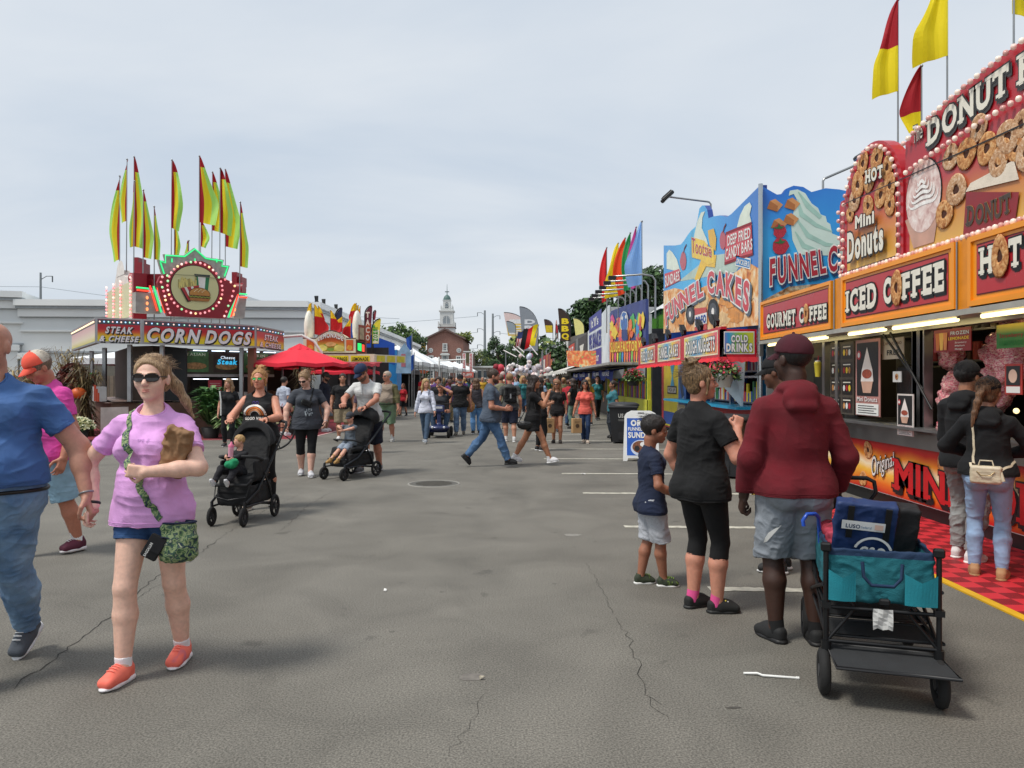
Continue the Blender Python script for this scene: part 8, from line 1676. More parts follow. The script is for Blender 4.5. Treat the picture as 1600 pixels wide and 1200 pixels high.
mb=MB();d=A.H;A_=[(A.T(x,.3,z))for x,z in((.10,.235),(.015,.235),(.015,.15),(.06,.135),(.10,.15))]
gr=[];n=10;
for i in range(n+1):
 for j in range(n+1):gr.append(A.T(.105-.09*i/n,.3,.235-.095*j/n))
mb.add(gr,[(i*(n+1)+j,i*(n+1)+j+1,(i+1)*(n+1)+j+1,(i+1)*(n+1)+j)for i in range(n)for j in range(n)],cloth('#385b90'));project(mb,A.top,(0,-1,0),'pocket',A.root,.004)
BELT=M('#17130f',.45,0,.1)
def belt(g,z=.05,c=BELT,r=.009,w=1.):
 pts=[];bv=BVHTree.FromPolygons([v.co.copy()for v in g.bot.data.vertices],[tuple(p.vertices)for p in g.bot.data.polygons])
 for i in range(40):
  a=2*PI*i/40;o=g.TP(math.cos(a)*.35,math.sin(a)*.35,z);c0=g.TP(0,0,z);h,_,_,_=bv.ray_cast(o,(c0-o).normalized());pts.append((h or c0)+(o-c0).normalized()*.001)
 mb=MB();mb.tube(pts,.011,c,6,True);mb.build('belt',g.root)
belt(A,.012)
Bw=person('woman in an orchid pink t-shirt, denim shorts and dark wraparound sunglasses',WOMAN_PINK,R(180),H=1.70,w=1.02,sex='f',det=3,skinc='#e6bba6',top=('tee','#dba2dc',None,1.02),bot=('jeanshorts','#1f3d68','#3a5f8e'),hair=('pony','#8c6c4c','#c4a47c'),shoes=('#fa6f60','#ece8ea','run',blot_mat('shoe_fade',['#a26a90','#f2705e','#fa7c68','#fb8068'],7,.7,.55)),
   glasses=('dark','#15100e',1.32),bust=1.1,belly=.25,socks=('#e8e4e6',.034),hem=-.045,
   pose=dict(handR=(.176,.02,.535),elR=(1,-.35,.1),curlR=.6,hdR=(.6,.0,-1),hnR=(-1,0,-.3),handL=(-.048,.150,.655),elL=(-1,-.05,-.5),hdL=(1,.2,.12),hnL=(0,-1,0),curlL=.85,flipL=-1,footR=(.058,.075,.045),toeR=(-.18,0),footL=(-.05,-.10,.048),toeL=(.05,.05),knR=(.1,1,0),yaw=.10,look=.04,tail=(-1,-.25,-.75),lace='#ff8a7a'),seed=8)
# purse, strap, bag of donuts, watch
def strapline(g,pts,r,mat,name,thing_=None,target=None,off=.004):
 """flat strap that follows the cloth through given person-space points"""
 tg=target or g.top;bv=BVHTree.FromPolygons([v.co.copy()for v in tg.data.vertices],[tuple(p.vertices)for p in tg.data.polygons]);out=[];nn=[]
 for a,b in zip(pts,pts[1:]):
  for i in range(8):out.append(Vector(a).lerp(Vector(b),i/8))
 out.append(Vector(pts[-1]));res=[]
 for p in out:
  h,n_,_,_=bv.find_nearest(p)
  if h is not None and(p-h).length<.09:res.append((h+n_*off,n_))
  else:res.append((p,(p-h).normalized()if h is not None else Vector((0,1,0))))
 mb=MB();vs=[]
 for i,(p,n_)in enumerate(res):
  t=(res[min(i+1,len(res)-1)][0]-res[max(0,i-1)][0]);w=t.cross(n_).normalized()*r;vs+=[p-w,p+w,p-w-n_*.002,p+w-n_*.002]
 k=len(res);mb.add(vs,[f for i in range(k-1)for f in((4*i,4*i+1,4*i+5,4*i+4),(4*i+2,4*i+6,4*i+7,4*i+3),(4*i,4*i+4,4*i+6,4*i+2),(4*i+1,4*i+3,4*i+7,4*i+5))],mat);return mb.build(name,thing_ or g.root)
PAIS=blot_mat('paisley',['#1d2a44','#2c4438','#54744a','#a0ac7c','#46684c','#1f2c4a','#b4bc94'],34,.8,.42,detail=2);NAVY=cloth('#1c2440')
bag=thing('patterned_purse','green and navy paisley shoulder purse at the hip of the woman in pink','purse',WOMAN_PINK,R(180));g=Bw
strapline(g,[g.T(.062,.0,.31),g.T(.06,.05,.28),g.T(.035,.12,.22),g.T(.0,.16,.15),g.T(-.02,.14,.08),g.T(-.045,.13,.02),(-.105,.12,.86)],.017,PAIS,'strap',bag)
strapline(g,[g.T(.062,.0,.31),g.T(.05,-.08,.22),g.T(-.04,-.12,.05),g.T(-.11,-.06,-.03),(-.17,.02,.84)],.017,PAIS,'strap',bag)
F=SDF(.006);c=Vector((-.185,.105,.735));rt=rotm(.25,0,0);F.box(c,(.088,.035,.10),.03,.01,rt);F.ell(c+Vector((0,.01,-.03)),[.10,.05,.085],.03,rt);F.plane(c+Vector((0,0,.098)),(0,.1,1));pb=solid(F,'purse_body',PAIS,bag,wr(.006,14,(1,1,1),4),1)
mb=MB();mb.tube([c+rt@Vector((.085*math.cos(t),.036*math.sin(t),.097))for t in[2*PI*i/20 for i in range(20)]],.006,NAVY,6,True);mb.tube([c+rt@Vector((x,.05-.04*abs(x)**1.2*8*abs(x),-.0+.03*math.sin(x*20)))for x in[-.08+.016*i for i in range(11)]],.004,NAVY,5);mb.build('piping',bag)
wal=thing('wristlet_wallet','small black wallet clipped on the front of the paisley purse','wallet',WOMAN_PINK,R(180));mb=MB();rt2=rotm(.2,0,R(-30));mb.box((-.085,.172,.715),(.085,.02,.13),cloth('#111114'),rt2,.008);mb.box(Vector((-.085,.172,.715))+rt2@Vector((0,.011,.02)),(.078,.004,.08),cloth('#1a1a1e'),rt2);mb.build('wallet_body',wal)
mb=MB();B=Board(Vector((-.085,.172,.715))+rt2@Vector((.022,.014,-.055)),-(rt2@Vector((0,0,-1))),rt2@Vector((1,0,0)),mb=mb);B.n=Vector((0,1,0));B.text('BAGGALLINI',0,-.012,.014,.075,WHITE,.004,.02);mb.build('lettering',wal)
pbg=thing('paper_bag','crumpled brown paper bag tucked under the forearm of the woman in pink','paper bag',WOMAN_PINK,R(180));F=SDF(.006);rt=rotm(0,.15,R(-14));F.box((-.185,.135,1.205),(.062,.035,.125),.012,.01,rt);solid(F,'bag_body',M('#8a6848',.8,0,.12,8,.3,30),pbg,lambda V:.009*(1-2*np.abs(vnoise(V*np.array((1,1,.8)),24,2)))+.005*vnoise(V,60,3),0)
mb=MB();c0=g.wr['R']-(g.wr['R']-g.el['R']).normalized()*.015;mb.tube([c0+Vector((math.cos(t),0,math.sin(t)*.3))*.027+Vector((0,1,0))*math.sin(t)*.024 for t in[2*PI*i/12 for i in range(12)]],.009,BLACKM,6,True);mb.build('wristband',g.root)
mb=MB();n=34;bv=BVHTree.FromPolygons([v.co.copy()for v in g.body.data.vertices],[tuple(p.vertices)for p in g.body.data.polygons])
for i in range(n):
 a=PI*(i/(n-1));p=g.T(.036*math.cos(a),.055*math.sin(a)+.0,.300-.022*math.sin(a));h,nn,_,_=bv.find_nearest(p);mb.sph(h+nn*.001,.0022,M('#c9a45a',.25,.9,.1),6)
mb.build('necklace',g.root)
mb=MB();B=Board(g.T(-.012,.3,.222),(-1,0,0),mb=mb);B.n=Vector((0,1,0));GR=cloth('#b98cc0')
for k in range(2):
 for i in range(8):a=i*PI/4;B.stroke([(-.0+.03*k*1.0,0),(.03*k+.013*math.cos(a),.013*math.sin(a))],.0018,GR,0)
B.text('SPF',-.03,-.006,.014,.03,GR,0,0);project(mb,g.top,(0,-1,0),'shirt_print',g.root,.002)
C=person('man in a coral and cream cap and hot pink shirt, looking down',(-4.2,6.95,0),R(150),H=1.84,w=1.2,det=3,belly=.5,skinc='#b97a62',top=('tee','#d84aa0'),bot=('longshorts','#8eb0c4'),hair=('short','#6a5a4a'),shoes=('#5c2438','#e6e2e2'),socks=('#e6e6e6',.06),hat=('#f0604c','#f0604c','#cdc4b4'),pose=dict(look=.55,footR=(.05,.10,.045),footL=(-.05,-.12,.05)),seed=12)
# ---- stroller mother
D=person('woman in a black sleeveless rainbow top and green mirrored sunglasses',(-3.12,9.5,0),R(180),H=1.70,w=1.22,sex='f',det=3,skinc='#cf8f74',top=('tank','#141416',None,1.05),bot=('leggings','#121214'),hair=('messybun','#a8703c','#d8a468'),shoes=('#8c8074','#d8d4cc'),glasses=('green','#c9b060',1.0),bust=1.2,belly=.5,watch=('L','#2a1a18'),
  pose=dict(handR=(.13,.23,.655),elR=(.8,-.6,-.7),hdR=(-.35,1,0),hnR=(0,-.3,-1),curlR=.8,flipR=-1,handL=(-.115,.23,.655),elL=(-.8,-.6,-.7),hdL=(.35,1,0),hnL=(0,-.3,-1),curlL=.8,flipL=-1,footR=(.055,.08,.045),footL=(-.055,-.12,.045)),seed=21)
g=D;mb=MB();B=Board(g.T(.0,.3,.145),(-1,0,0),mb=mb);B.n=Vector((0,1,0))
for(r0,r1,c)in((.115,.14,'#e8e4dc'),(.088,.110,'#d9793c'),(.06,.083,'#e8a06a'),(.052,.058,'#e8e4dc')):
 n=26;vs=[]
 for i in range(n+1):a=PI*i/n;vs+=[B.P(r0*math.cos(a),r0*math.sin(a)*.95+.02),B.P(r1*math.cos(a),r1*math.sin(a)*.95+.02)]
 mb.add(vs,[(2*i,2*i+1,2*i+3,2*i+2)for i in range(n)],cloth(c,.05))
B.text('GOOD VIBES',-.125,-.035,.036,.25,cloth('#e8e4dc'),0,.03,gap=.12);project(mb,g.top,(0,-1,0),'shirt_print',g.root,.004)
mb=MB();VN=M('#5a3a9c',.2);p=g.T(0,.075,.262)
for q in(-1,1):mb.tube([p+Vector((q*.02+.016*math.cos(t),.03,-.03+.02*math.sin(t)))for t in[2*PI*i/10 for i in range(10)]],.003,VN,5,True)
mb.build('hanging_sunglasses',g.root)
def wheelobj(root,c,r,w,ax=(1,0,0),hub='#2c2c2e',name='wheel',sp=5):
 c=Vector(c);ax=Vector(ax).normalized();mb=MB();x,y,_=frame_from(ax);mb.tube([c+(x*math.cos(t)+y*math.sin(t))*(r-w*.45)for t in[2*PI*i/20 for i in range(20)]],w*.5,RUB,8,True);o=mb.build(name,root)
 mb=MB();mb.cyl(c-ax*w*.45,c+ax*w*.45,r*.28,M(hub,.5),n=10)
 for i in range(sp):t=2*PI*i/sp;mb.cyl(c,c+(x*math.cos(t)+y*math.sin(t))*(r-w*.6),r*.09,M(hub,.5),n=5)
 mb.build('rim',o);return o
def stroller(label,loc,rz,kind=1):
 """local frame: forward +Y, seat faces forward"""
 root=thing('stroller',label,'stroller',loc,rz);BK=M('#121315',.8,0,.15,9,.15,200);FR=M('#1c1d1f',.4,.3,.1)if kind==1 else M('#2a2e34',.4,.3,.1);W=.27 if kind==1 else.24
 for sx in(-1,1):wheelobj(root,(sx*W*.85,.42,.1),.1,.05,name='wheel');wheelobj(root,(sx*(W+.02),-.32,.125),.125,.045,name='wheel')
 mb=MB()
 for sx in(-1,1):
  x=sx*W;mb.tube([(x,-.72,1.0),(x,-.62,.93),(x,-.25,.62),(x,.12,.34),(x*.92,.40,.24)],.015,FR,8);mb.tube([(x,-.30,.14),(x,-.2,.35),(x,-.05,.52)],.014,FR,8);mb.cyl((x*.88,.40,.25),(x*.86,.42,.12),.02,FR,n=8);mb.tube([(x,-.30,.16),(x,.0,.2),(x*.9,.38,.2)],.012,FR,8);mb.cyl((x*1.08,-.32,.125),(x,-.32,.16),.02,FR)
 mb.cyl((-W,-.30,.15),(W,-.30,.15),.012,FR);mb.build('frame',root)
 mb=MB();mb.tube([(-W,-.70,.985),(-W*.9,-.76,1.03),(-W*.5,-.79,1.045),(W*.5,-.79,1.045),(W*.9,-.76,1.03),(W,-.70,.985)],.019,M('#1a1a1c',.75),8);mb.build('handle_bar',root)
 F=SDF(.012);rt=rotm(0,-.42);F.box((0,-.22,.70),(W*.92,.035,.27),.03,.02,rt);F.box((0,.02,.47),(W*.92,.20,.035),.03,.03)
 if kind==1:
  for sx in(-1,1):F.box((sx*W*.9,-.02,.56),(.022,.2,.10),.02,.02)
 F.box((0,.24,.40),(W*.85,.03,.09),.02,.03,rotm(0,-.3));solid(F,'seat',BK,root,wr(.003,12),1)
 F=SDF(.012)
 if kind==1:
  F.ell((0,-.24,.82),[W*1.12,.34,.26],.0);F.ell((0,-.16,.76),[W*1.0,.36,.235],.0,sub=True);F.plane((0,0,.76),(0,-.2,-1));F.plane((0,.02,0),(0,1,.25))
 else:
  F.ell((0,-.36,.94),[W*1.0,.22,.20],.0);F.ell((0,-.29,.86),[W*.9,.24,.17],.0,sub=True);F.plane((0,0,.78),(0,-.2,-1));F.box((0,-.36,.9),(W*.85,.03,.18),.02,.02,rt)
 cn=solid(F,'canopy',BK,root,lambda V:.004*np.sin(V[:,1]*60)+.003*vnoise(V,20,2),0)
 F=SDF(.014);F.box((0,-.02,.30),(W*.92,.30,.11),.03,.01);F.box((0,-.02,.34),(W*.84,.27,.12),.03,0,sub=True);solid(F,'basket',M('#17181a',.85,0,.2,8),root,wr(.006,8),0)
 mb=MB();
 if kind==1:mb.tube([(-W,-.02,.66),(-W,.16,.70),(-W*.7,.22,.71),(W*.7,.22,.71),(W,.16,.70),(W,-.02,.66)],.017,M('#1a1a1c',.7),8);mb.tube([(-W*.95,.26,.46),(-W*.9,.36,.42),(W*.9,.36,.42),(W*.95,.26,.46)],.02,M('#151517',.7),8);mb.tube([(W*.98,-.05,.66),(W*1.02,.22,.52),(W*.8,.38,.30),(0,.42,.27),(-W*.9,.38,.3),(-W,.34,.42)],.009,FR,6)
 else:mb.tube([(-W,.05,.58),(-W*.8,.2,.62),(W*.8,.2,.62),(W,.05,.58)],.013,M('#1a1a1c',.7),8);mb.cyl((-W*.8,.34,.32),(W*.8,.34,.32),.015,FR)
 mb.build('bumper_bar',root);return root
st1=stroller('black stroller with wide canopy carrying a baby, pushed by the rainbow top woman',(-3.02,8.66,0),R(172),1);st1.scale=(.80,.88,1.04)
def child(label,loc,rz,H,**k):return person(label,loc,rz,H=H,child=True,det=2,**k)
bby=child('blond baby in black with a pink bottle sitting in the black stroller',(-3.06,8.55,0),R(170),.80,skinc='#d9a58c',top=('long','#17181c'),bot=('sweats','#1c1c22'),hair=('short','#b88a50','#e0bc80'),shoes=('#c9c9cc','#d8d8da'),
   pose=dict(pz=.70,lean=-.25,footR=(.11,.40,.60),footL=(-.09,.40,.60),knR=(.2,.2,1),knL=(-.2,.2,1),toeR=(-.1,-.9),toeL=(.1,-.9),handR=(.02,.28,.93),handL=(-.06,.28,.90),yaw=-.5,look=.1),seed=4)
mb=MB();mb.lathe([(.026,0),(.028,.09),(.03,.11),(.022,.12),(.001,.125)],M('#e8a8bc',.25,0,.1),(0,0,0),14);mb.lathe([(.03,.105),(.03,.125),(.012,.14),(.008,.16),(.001,.165)],M('#e57a9c',.4),(0,0,0),14);o=mb.build('baby_bottle');o.location=(-3.02,8.24,.76);o.rotation_euler=(.1,.1,0);tag(o,'pink baby bottle held up in the black stroller','bottle')
F=SDF(.008);F.ell((0,0,0),[.07,.06,.045],.02);F.ell((.04,0,.03),[.05,.04,.04],.02);o=solid(F,'plush_toy',cloth('#1f8a5c'),None,lambda V:.006*vnoise(V,40,1));o.location=(-3.05,8.32,.665);tag(o,'green plush toy on the lap of the baby in the stroller','toy')
E=person('woman in a charcoal graphic t-shirt and black capri leggings looking down, high blond ponytail',(-3.38,12.65,0),R(195),H=1.73,w=1.2,sex='f',det=3,skinc='#d8aa96',top=('tee','#3c4048',None,1.12),bot=('capri','#111113'),hair=('highpony','#7a5c40','#b8946a'),shoes=('#c8c8cc','#dcdcde'),glasses=('dark','#15100e',1.0),bust=1.1,belly=.3,watch=('L','#d8d8dc'),hem=-.07,
  pose=dict(handR=(.19,.06,.50),elR=(1,-.5,0),handL=(-.17,.1,.52),elL=(-1,-.5,0),footR=(.05,-.08,.05),footL=(-.035,.10,.045),look=.5,yaw=-.5,tail=(.5,-.3,-.8)),seed=31)
g=E;fp=thing('belt_bag','small black belt bag worn across the chest of the woman in the charcoal t-shirt','bag',(-3.38,12.65,0),R(195));F=SDF(.007);F.box(g.T(.0,.128,.175),(.085,.028,.05),.022,.01,rotm(0,0,R(-24)));solid(F,'bag_body',cloth('#0e0e10'),fp,wr(.003,14),1);strapline(g,[g.T(-.02,.14,.19),g.T(-.05,.11,.26),g.T(-.06,.0,.31),g.T(-.03,-.10,.25),g.T(.08,-.08,.13)],.013,cloth('#0e0e10'),'strap',fp)
mb=MB();B=Board(g.T(.05,.3,.07),(-1,0,0),mb=mb);B.n=Vector((0,1,0));B.text('EST',.0,.18,.045,.10,cloth('#9ab49c'),0,.02);rr_=random.Random(3)
for i in range(16):x,y=rr_.uniform(.02,.17),rr_.uniform(-.03,.06);B.rect(x,y,x+rr_.uniform(.006,.02),y+rr_.uniform(.015,.05),cloth('#a0aab0'),.0003*i)
project(mb,g.top,(0,-1,0),'shirt_print',g.root,.004)
Fm=person('man in a white polo, navy cap and navy shorts bending over a stroller',(-2.46,13.25,0),R(165),H=1.88,w=1.08,det=3,skinc='#bd8068',top=('polo','#c9cac8'),bot=('longshorts','#141a2c'),hair=('short','#4a3426'),shoes=('#6a6c70','#cfcfd0'),hat=('#22304e','#22304e'),glasses=('dark','#101010',.95),watch=('L','#1a1a1c'),beard='#5c4636',hem=-.05,
   pose=dict(lean=.24,look=.62,yaw=-.35,handR=(.10,.30,.635),elR=(1,-.6,-.3),hdR=(-.4,1,-.2),hnR=(0,0,-1),flipR=-1,curlR=.8,handL=(-.10,.30,.60),elL=(-1,-.4,-.2),hdL=(.5,1,0),hnL=(0,0,-1),flipL=-1,curlL=.6,footR=(.05,.08,.045),footL=(-.055,-.10,.05)),seed=41)
g=Fm;mb=MB();PC=cloth('#c9cac8');mb.tube([g.T(.036*math.cos(t),.04*math.sin(t)-.003,.302-.008*math.sin(t))for t in[2*PI*i/16 for i in range(16)]],.012,PC,6,True);mb.tube([g.T(.004,.062,.29),g.T(.004,.085,.25),g.T(.003,.095,.215)],.006,cloth('#a8a9a8'),5);mb.build('collar',g.root)
st2=stroller('compact grey-framed stroller carrying a toddler, pushed by the man in the white polo',(-2.62,12.52,0),R(152),2)
kid=child('toddler in a grey shirt, grey cap and tan boots riding in the compact stroller',(-2.63,12.42,0),R(152),.95,skinc='#d4a088',top=('tee','#5a646e'),bot=('shorts','#8a96a4'),hair=('short','#3a2a20'),shoes=('#a8834c','#8a6a3c','high'),hat=('#3c3e44','#33353a'),socks=('#a8834c',.12),
   pose=dict(pz=.60,lean=-.12,footR=(.07,.42,.33),footL=(-.09,.42,.33),knR=(.2,.3,1),knL=(-.2,.3,1),toeR=(-.1,.1),toeL=(.1,.1),handR=(.02,.22,.86),handL=(-.06,.23,.82),elR=(1,-.2,.2),elL=(-1,-.2,.2),look=.2,yaw=.1),seed=5)
G=person('older man in a beige and olive raglan shirt with green shorts and sunglasses',(-3.2,19.7,0),R(170),H=1.79,w=1.12,det=2,belly=1.2,skinc='#b8806a',top=('long','#8a7c6e','#5a5638'),bot=('longshorts','#6c8468'),hair=('short','#a09080'),shoes=('#b8b8b4','#e0e0dc'),glasses=('dark','#111',1.0),socks=('#dededc',.075),pose=dict(yaw=-.5,footR=(.075,.10,.045),footL=(-.06,-.06,.045),handL=(-.19,.06,.47),handR=(.16,-.05,.47)),seed=51,hem=.035);belt(G,.02)
Hh=person('blond woman in a white shirt and blue jeans with a small backpack',(-2.17,19.3,0),R(175),H=1.60,w=.95,sex='f',det=2,skinc='#cf9a80',top=('long','#ccd0de'),bot=('slim','#42566c','#6c8096'),hair=('long','#a08058','#d0b078',.10),shoes=('#8a9096','#e2e2e0'),pose=dict(yaw=.5,footR=(.03,-.12,.05),footL=(-.03,.14,.045),handR=(.17,-.02,.47),handL=(-.17,.1,.46)),seed=52)
mb=MB();
for q in(-1,1):mb.tube([Hh.T(q*.06,-.05,.29),Hh.T(q*.062,.03,.30),Hh.T(q*.06,.085,.22),Hh.T(q*.075,.05,.12),Hh.T(q*.07,-.03,.08)],.012,cloth('#3a4660'),5)
mb.build('backpack_strap',Hh.root)
# ---- mobility scooter
def scooter():
 root=thing('mobility_scooter','dark blue mobility scooter ridden toward the camera','mobility scooter',(-2.0,21.4,0),R(180));BL_=M('#1a2550',.3,.2,.15,3,coat=.4);
 for x in(-.27,.27):wheelobj(root,(x,.42,.13),.13,.085);wheelobj(root,(x,-.42,.14),.14,.09)
 F=SDF(.014);F.box((0,.0,.20),(.24,.5,.045),.03,.02);F.ell((0,.42,.27),[.30,.2,.1],.04);F.box((0,.32,.5),(.06,.05,.25),.03,.06,rotm(0,-.15));F.box((0,.27,.78),(.15,.08,.11),.05,.05,rotm(0,-.3));solid(F,'body',BL_,root)
 mb=MB();mb.bb((-.1,.34,.70),(.1,.36,.76),M('#b09a60',.4));mb.bb((-.09,.345,.80),(.09,.36,.86),M('#c9ccd0',.3));mb.build('dashboard',root);mb=MB();mb.tube([(-.3,.1,.92),(-.24,.2,.93),(0,.26,.9),(.24,.2,.93),(.3,.1,.92)],.018,BLACKM,8);mb.build('handlebar',root)
 F=SDF(.014);F.box((0,-.3,.52),(.22,.22,.05),.04,.02);F.box((0,-.52,.78),(.21,.05,.26),.04,.04,rotm(0,-.1));F.cap((0,-.28,.2),(0,-.28,.5),.05);solid(F,'seat',M('#1c1c20',.7),root);mb=MB()
 for x in(-.16,.16):mb.sph((x,.60,.3),.035,M('#d8dce0',.1),8)
 mb.build('headlight',root)
scooter()
person('man in a dark shirt riding the mobility scooter, hand raised to his face',(-2.0,21.65,0),R(180),H=1.75,w=1.1,det=2,skinc='#b07a62',top=('tee','#33363c'),bot=('jeans','#33465c'),hair=('short','#2a201a'),shoes=('#22252a','#33363a'),pose=dict(pz=.36,lean=.12,footR=(.09,.25,.17),footL=(-.09,.25,.17),knR=(.3,.3,1),knL=(-.3,.3,1),handL=(-.05,.13,.78),handR=(.12,.22,.53),elL=(-1,.2,-.6)),seed=53)
J=person('bearded man in a black t-shirt, black cap and blue jeans walking toward the camera',(-1.5,22.2,0),R(180),H=1.72,w=1.15,det=2,skinc='#b88068',top=('tee','#0f1012',None,1.08),bot=('jeans','#48607e','#7088a4'),hair=('short','#2a2420'),hat=('#181a1c','#181a1c'),beard='#8a8680',shoes=('#6a665e','#a8a49a'),pose=dict(footR=(.06,.09,.045),footL=(-.05,-.12,.05),handR=(.18,.02,.48),handL=(-.18,-.04,.48)),seed=54)
K=person('man in a slate blue t-shirt and blue jeans striding to the right',(-.40,13.95,0),R(-88),H=1.77,w=1.12,det=3,skinc='#b57c64',top=('tee','#4a5564',None,1.08),bot=('jeans','#2c4a70','#587aa0'),hair=('short','#3a2c22'),beard='#4a3428',shoes=('#0e0f11','#17181a'),belly=.4,
  pose=dict(lean=.05,look=.15,footR=(.045,.20,.045),footL=(-.045,-.24,.11),toeL=(.1,.85),toeR=(-.05,-.05),handR=(.10,.15,.60),elR=(.6,-1,-.6),hdR=(0,1,.1),hnR=(-1,0,0),curlR=.8,handL=(-.1,.17,.59),elL=(-.6,-1,-.6),curlL=.8,hdL=(0,1,.1)),seed=61)
L=person('woman in a black t-shirt dress and white sneakers striding right with raised hands',(.40,14.3,0),R(-95),H=1.65,w=1.1,sex='f',det=3,skinc='#b57d5e',top=('dress','#0f0f12'),bot=('shorts','#0f0f12'),hair=('long','#1a1210','#3a2820',.13),shoes=('#dedee0','#ededee','high'),socks=('#e6e6e8',.075),bust=1.1,hem=-.135,
  pose=dict(lower=(.004,.004,.004,.3),footR=(.04,.20,.048),footL=(-.04,-.23,.05),toeR=(-.05,-.18),toeL=(.05,.2),handR=(.02,.17,.80),elR=(.5,-.5,-1),hdR=(-.2,.3,1),hnR=(-.6,.8,0),curlR=.5,handL=(-.05,.16,.78),elL=(-.5,-.5,-1),hdL=(.2,.3,1),curlL=.5,look=.05,yaw=-.1),seed=62)
hb=thing('handbag','black slouchy handbag hanging at the hip of the woman in the black dress','handbag',(.40,14.3,0),R(-95));F=SDF(.009);F.ell((.185,-.13,.76),[.05,.17,.09],.02);F.plane((0,0,.82),(0,0,1));solid(F,'bag_body',M('#121214',.4,0,.1),hb,wr(.006,10));mb=MB();mb.tube([(.19,-.26,.8),(.17,-.1,1.1),(.14,-.02,1.34),(.19,.05,1.05),(.19,-.0,.8)],.008,BLACKM,6);mb.build('strap',hb)
SW=M('#101012',.5)
Mm=person('man in dark grey shirt and navy shorts wearing a black drawstring bag',(-.06,19.7,0),R(5),H=1.74,w=1.1,det=2,skinc='#c08c72',top=('tee','#4a4b4a',None,1.08),bot=('longshorts','#20263a'),hair=('short','#8a6a4a'),shoes=('#c9c9c8','#e2e2e0'),socks=('#e2e2e2',.07),pose=dict(footL=(-.05,.06,.045),footR=(.06,-.08,.045)),seed=63)
db=thing('drawstring_bag','black drawstring bag on the back of the man in the dark grey shirt','bag',(-.06,19.7,0),R(5));F=SDF(.012);F.box(Mm.T(0,-.115,.17),(.15,.04,.20),.035,.01);solid(F,'bag_body',cloth('#0e0f12'),db,wr(.012,9));mb=MB();B=Board(Mm.T(-.01,-.145,.12),(1,0,0),mb=mb);B.rect(0,0,.035,.12,M('#8a8c90'),.03);mb.build('patch',db)
person('man in a khaki t-shirt seen from behind beside the drawstring bag man',(-.35,24.2,0),R(15),H=1.74,w=1.15,det=2,skinc='#b88468',top=('tee','#7c7a62'),bot=('longshorts','#4a4840'),hair=('short','#5a4434'),shoes=('#5a5a58','#c8c8c4'),seed=64)
person('woman all in black with long dark hair just behind the striding woman',(.62,17.2,0),R(-60),H=1.62,w=1.1,sex='f',det=2,skinc='#c08a6c',top=('tank','#101012'),bot=('leggings','#101012'),hair=('long','#18110e','#33241c',.15),shoes=('#2a2a2c','#e0e0e0'),pose=dict(handR=(.12,.12,.66),handL=(-.1,.15,.66)),seed=65)
person('woman in black shorts with long curly brown hair carrying a paper bag',(1.14,19.3,0),R(172),H=1.57,w=.98,sex='f',det=2,skinc='#b07c60',top=('tee','#141214'),bot=('jeanshorts','#101012'),hair=('long','#6a4a34','#a87c54',.09),shoes=('#2a2422','#3a3230'),glasses=('dark','#111',1.0),pose=dict(yaw=-.3,footR=(.06,-.02,.045),footL=(-.05,.05,.045),handR=(.15,.03,.46)),seed=66)
person('woman in a coral t-shirt and dark flared jeans with sunglasses carrying a paper bag',(1.83,19.25,0),R(178),H=1.57,w=.88,sex='f',det=2,skinc='#b87c60',top=('tee','#e0665a'),bot=('slim','#263a5c'),hair=('long','#1c1411','#3a2a22',.10),shoes=('#b8a898','#cfcac4'),glasses=('dark','#111',1.05),pose=dict(look=-.1,footR=(.02,-.04,.045),footL=(-.03,.06,.045),handR=(.19,.03,.46),handL=(-.17,.04,.45)),seed=67)
def pbag(x,y,z,label,rz=0):
 root=thing('paper_bag',label,'paper bag',(x,y,z),rz,'brown paper carrier bags');mb=MB();mb.bb((-.12,-.07,0),(.12,.07,.36),M('#b89468',.8,0,.12,5,.2,30),.01);mb.build('bag_body',root);mb=MB();mb.tube([(-.05,-.07,.35),(-.04,-.07,.44),(.04,-.07,.44),(.05,-.07,.35)],.006,M('#a8845c'),5);mb.build('handle',root);B=Board((-.08,-.072,.08),(1,0,0));B.disc(.08,.1,.05,.05,M('#5a4430'),.002);B.text('EAST',.02,.18,.03,.12,M('#5a4430'),.002,.01);B.build('print',root)
pbag(.92,19.1,.27,'brown paper carrier bag held by the curly haired woman in black',.3);pbag(1.60,19.05,.27,'brown paper carrier bag held by the woman in the coral shirt',.25)
person('woman in dark clothes with a large tan shoulder bag seen from behind',(-1.05,22.6,0),R(10),H=1.62,w=1.1,sex='f',det=2,skinc='#c48e74',top=('tank','#3c3a40'),bot=('jeans','#5a86b4'),hair=('long','#4a3424','#7a5a40',.06),shoes=('#26262a','#d8d8d8'),seed=68)
o_=thing('tan_handbag','large tan leather shoulder bag of the woman seen from behind','handbag',(-1.25,22.4,0),0);F=SDF(.012);F.ell((0,0,.82),[.17,.07,.19],.02);F.plane((0,0,.97),(0,0,1));solid(F,'bag_body',M('#a87a48',.5,0,.15),o_,wr(.008,9));mb=MB();mb.tube([(-.1,0,.96),(-.02,.02,1.3),(.1,0,.96)],.01,M('#8a6238'),6);mb.build('strap',o_)
person('teenager in a black t-shirt walking just left of the scooter rider',(-2.35,24.5,0),R(180),H=1.66,w=.95,det=2,skinc='#c49078',top=('tee','#1a1a1e'),bot=('shorts','#2a2a2e'),hair=('fluffy','#2a1e18'),shoes=('#c8c8c8','#e0e0e0'),seed=69)
person('girl in a white top and white shorts with long dark hair behind the scooter',(-1.72,25.6,0),R(178),H=1.5,w=.85,sex='f',det=2,skinc='#c49078',top=('tee','#cfcdd0'),bot=('shorts','#c9c4c0'),hair=('long','#2a1c16','#4a3428',.12),shoes=('#d8d8d8','#e6e6e6'),seed=70)
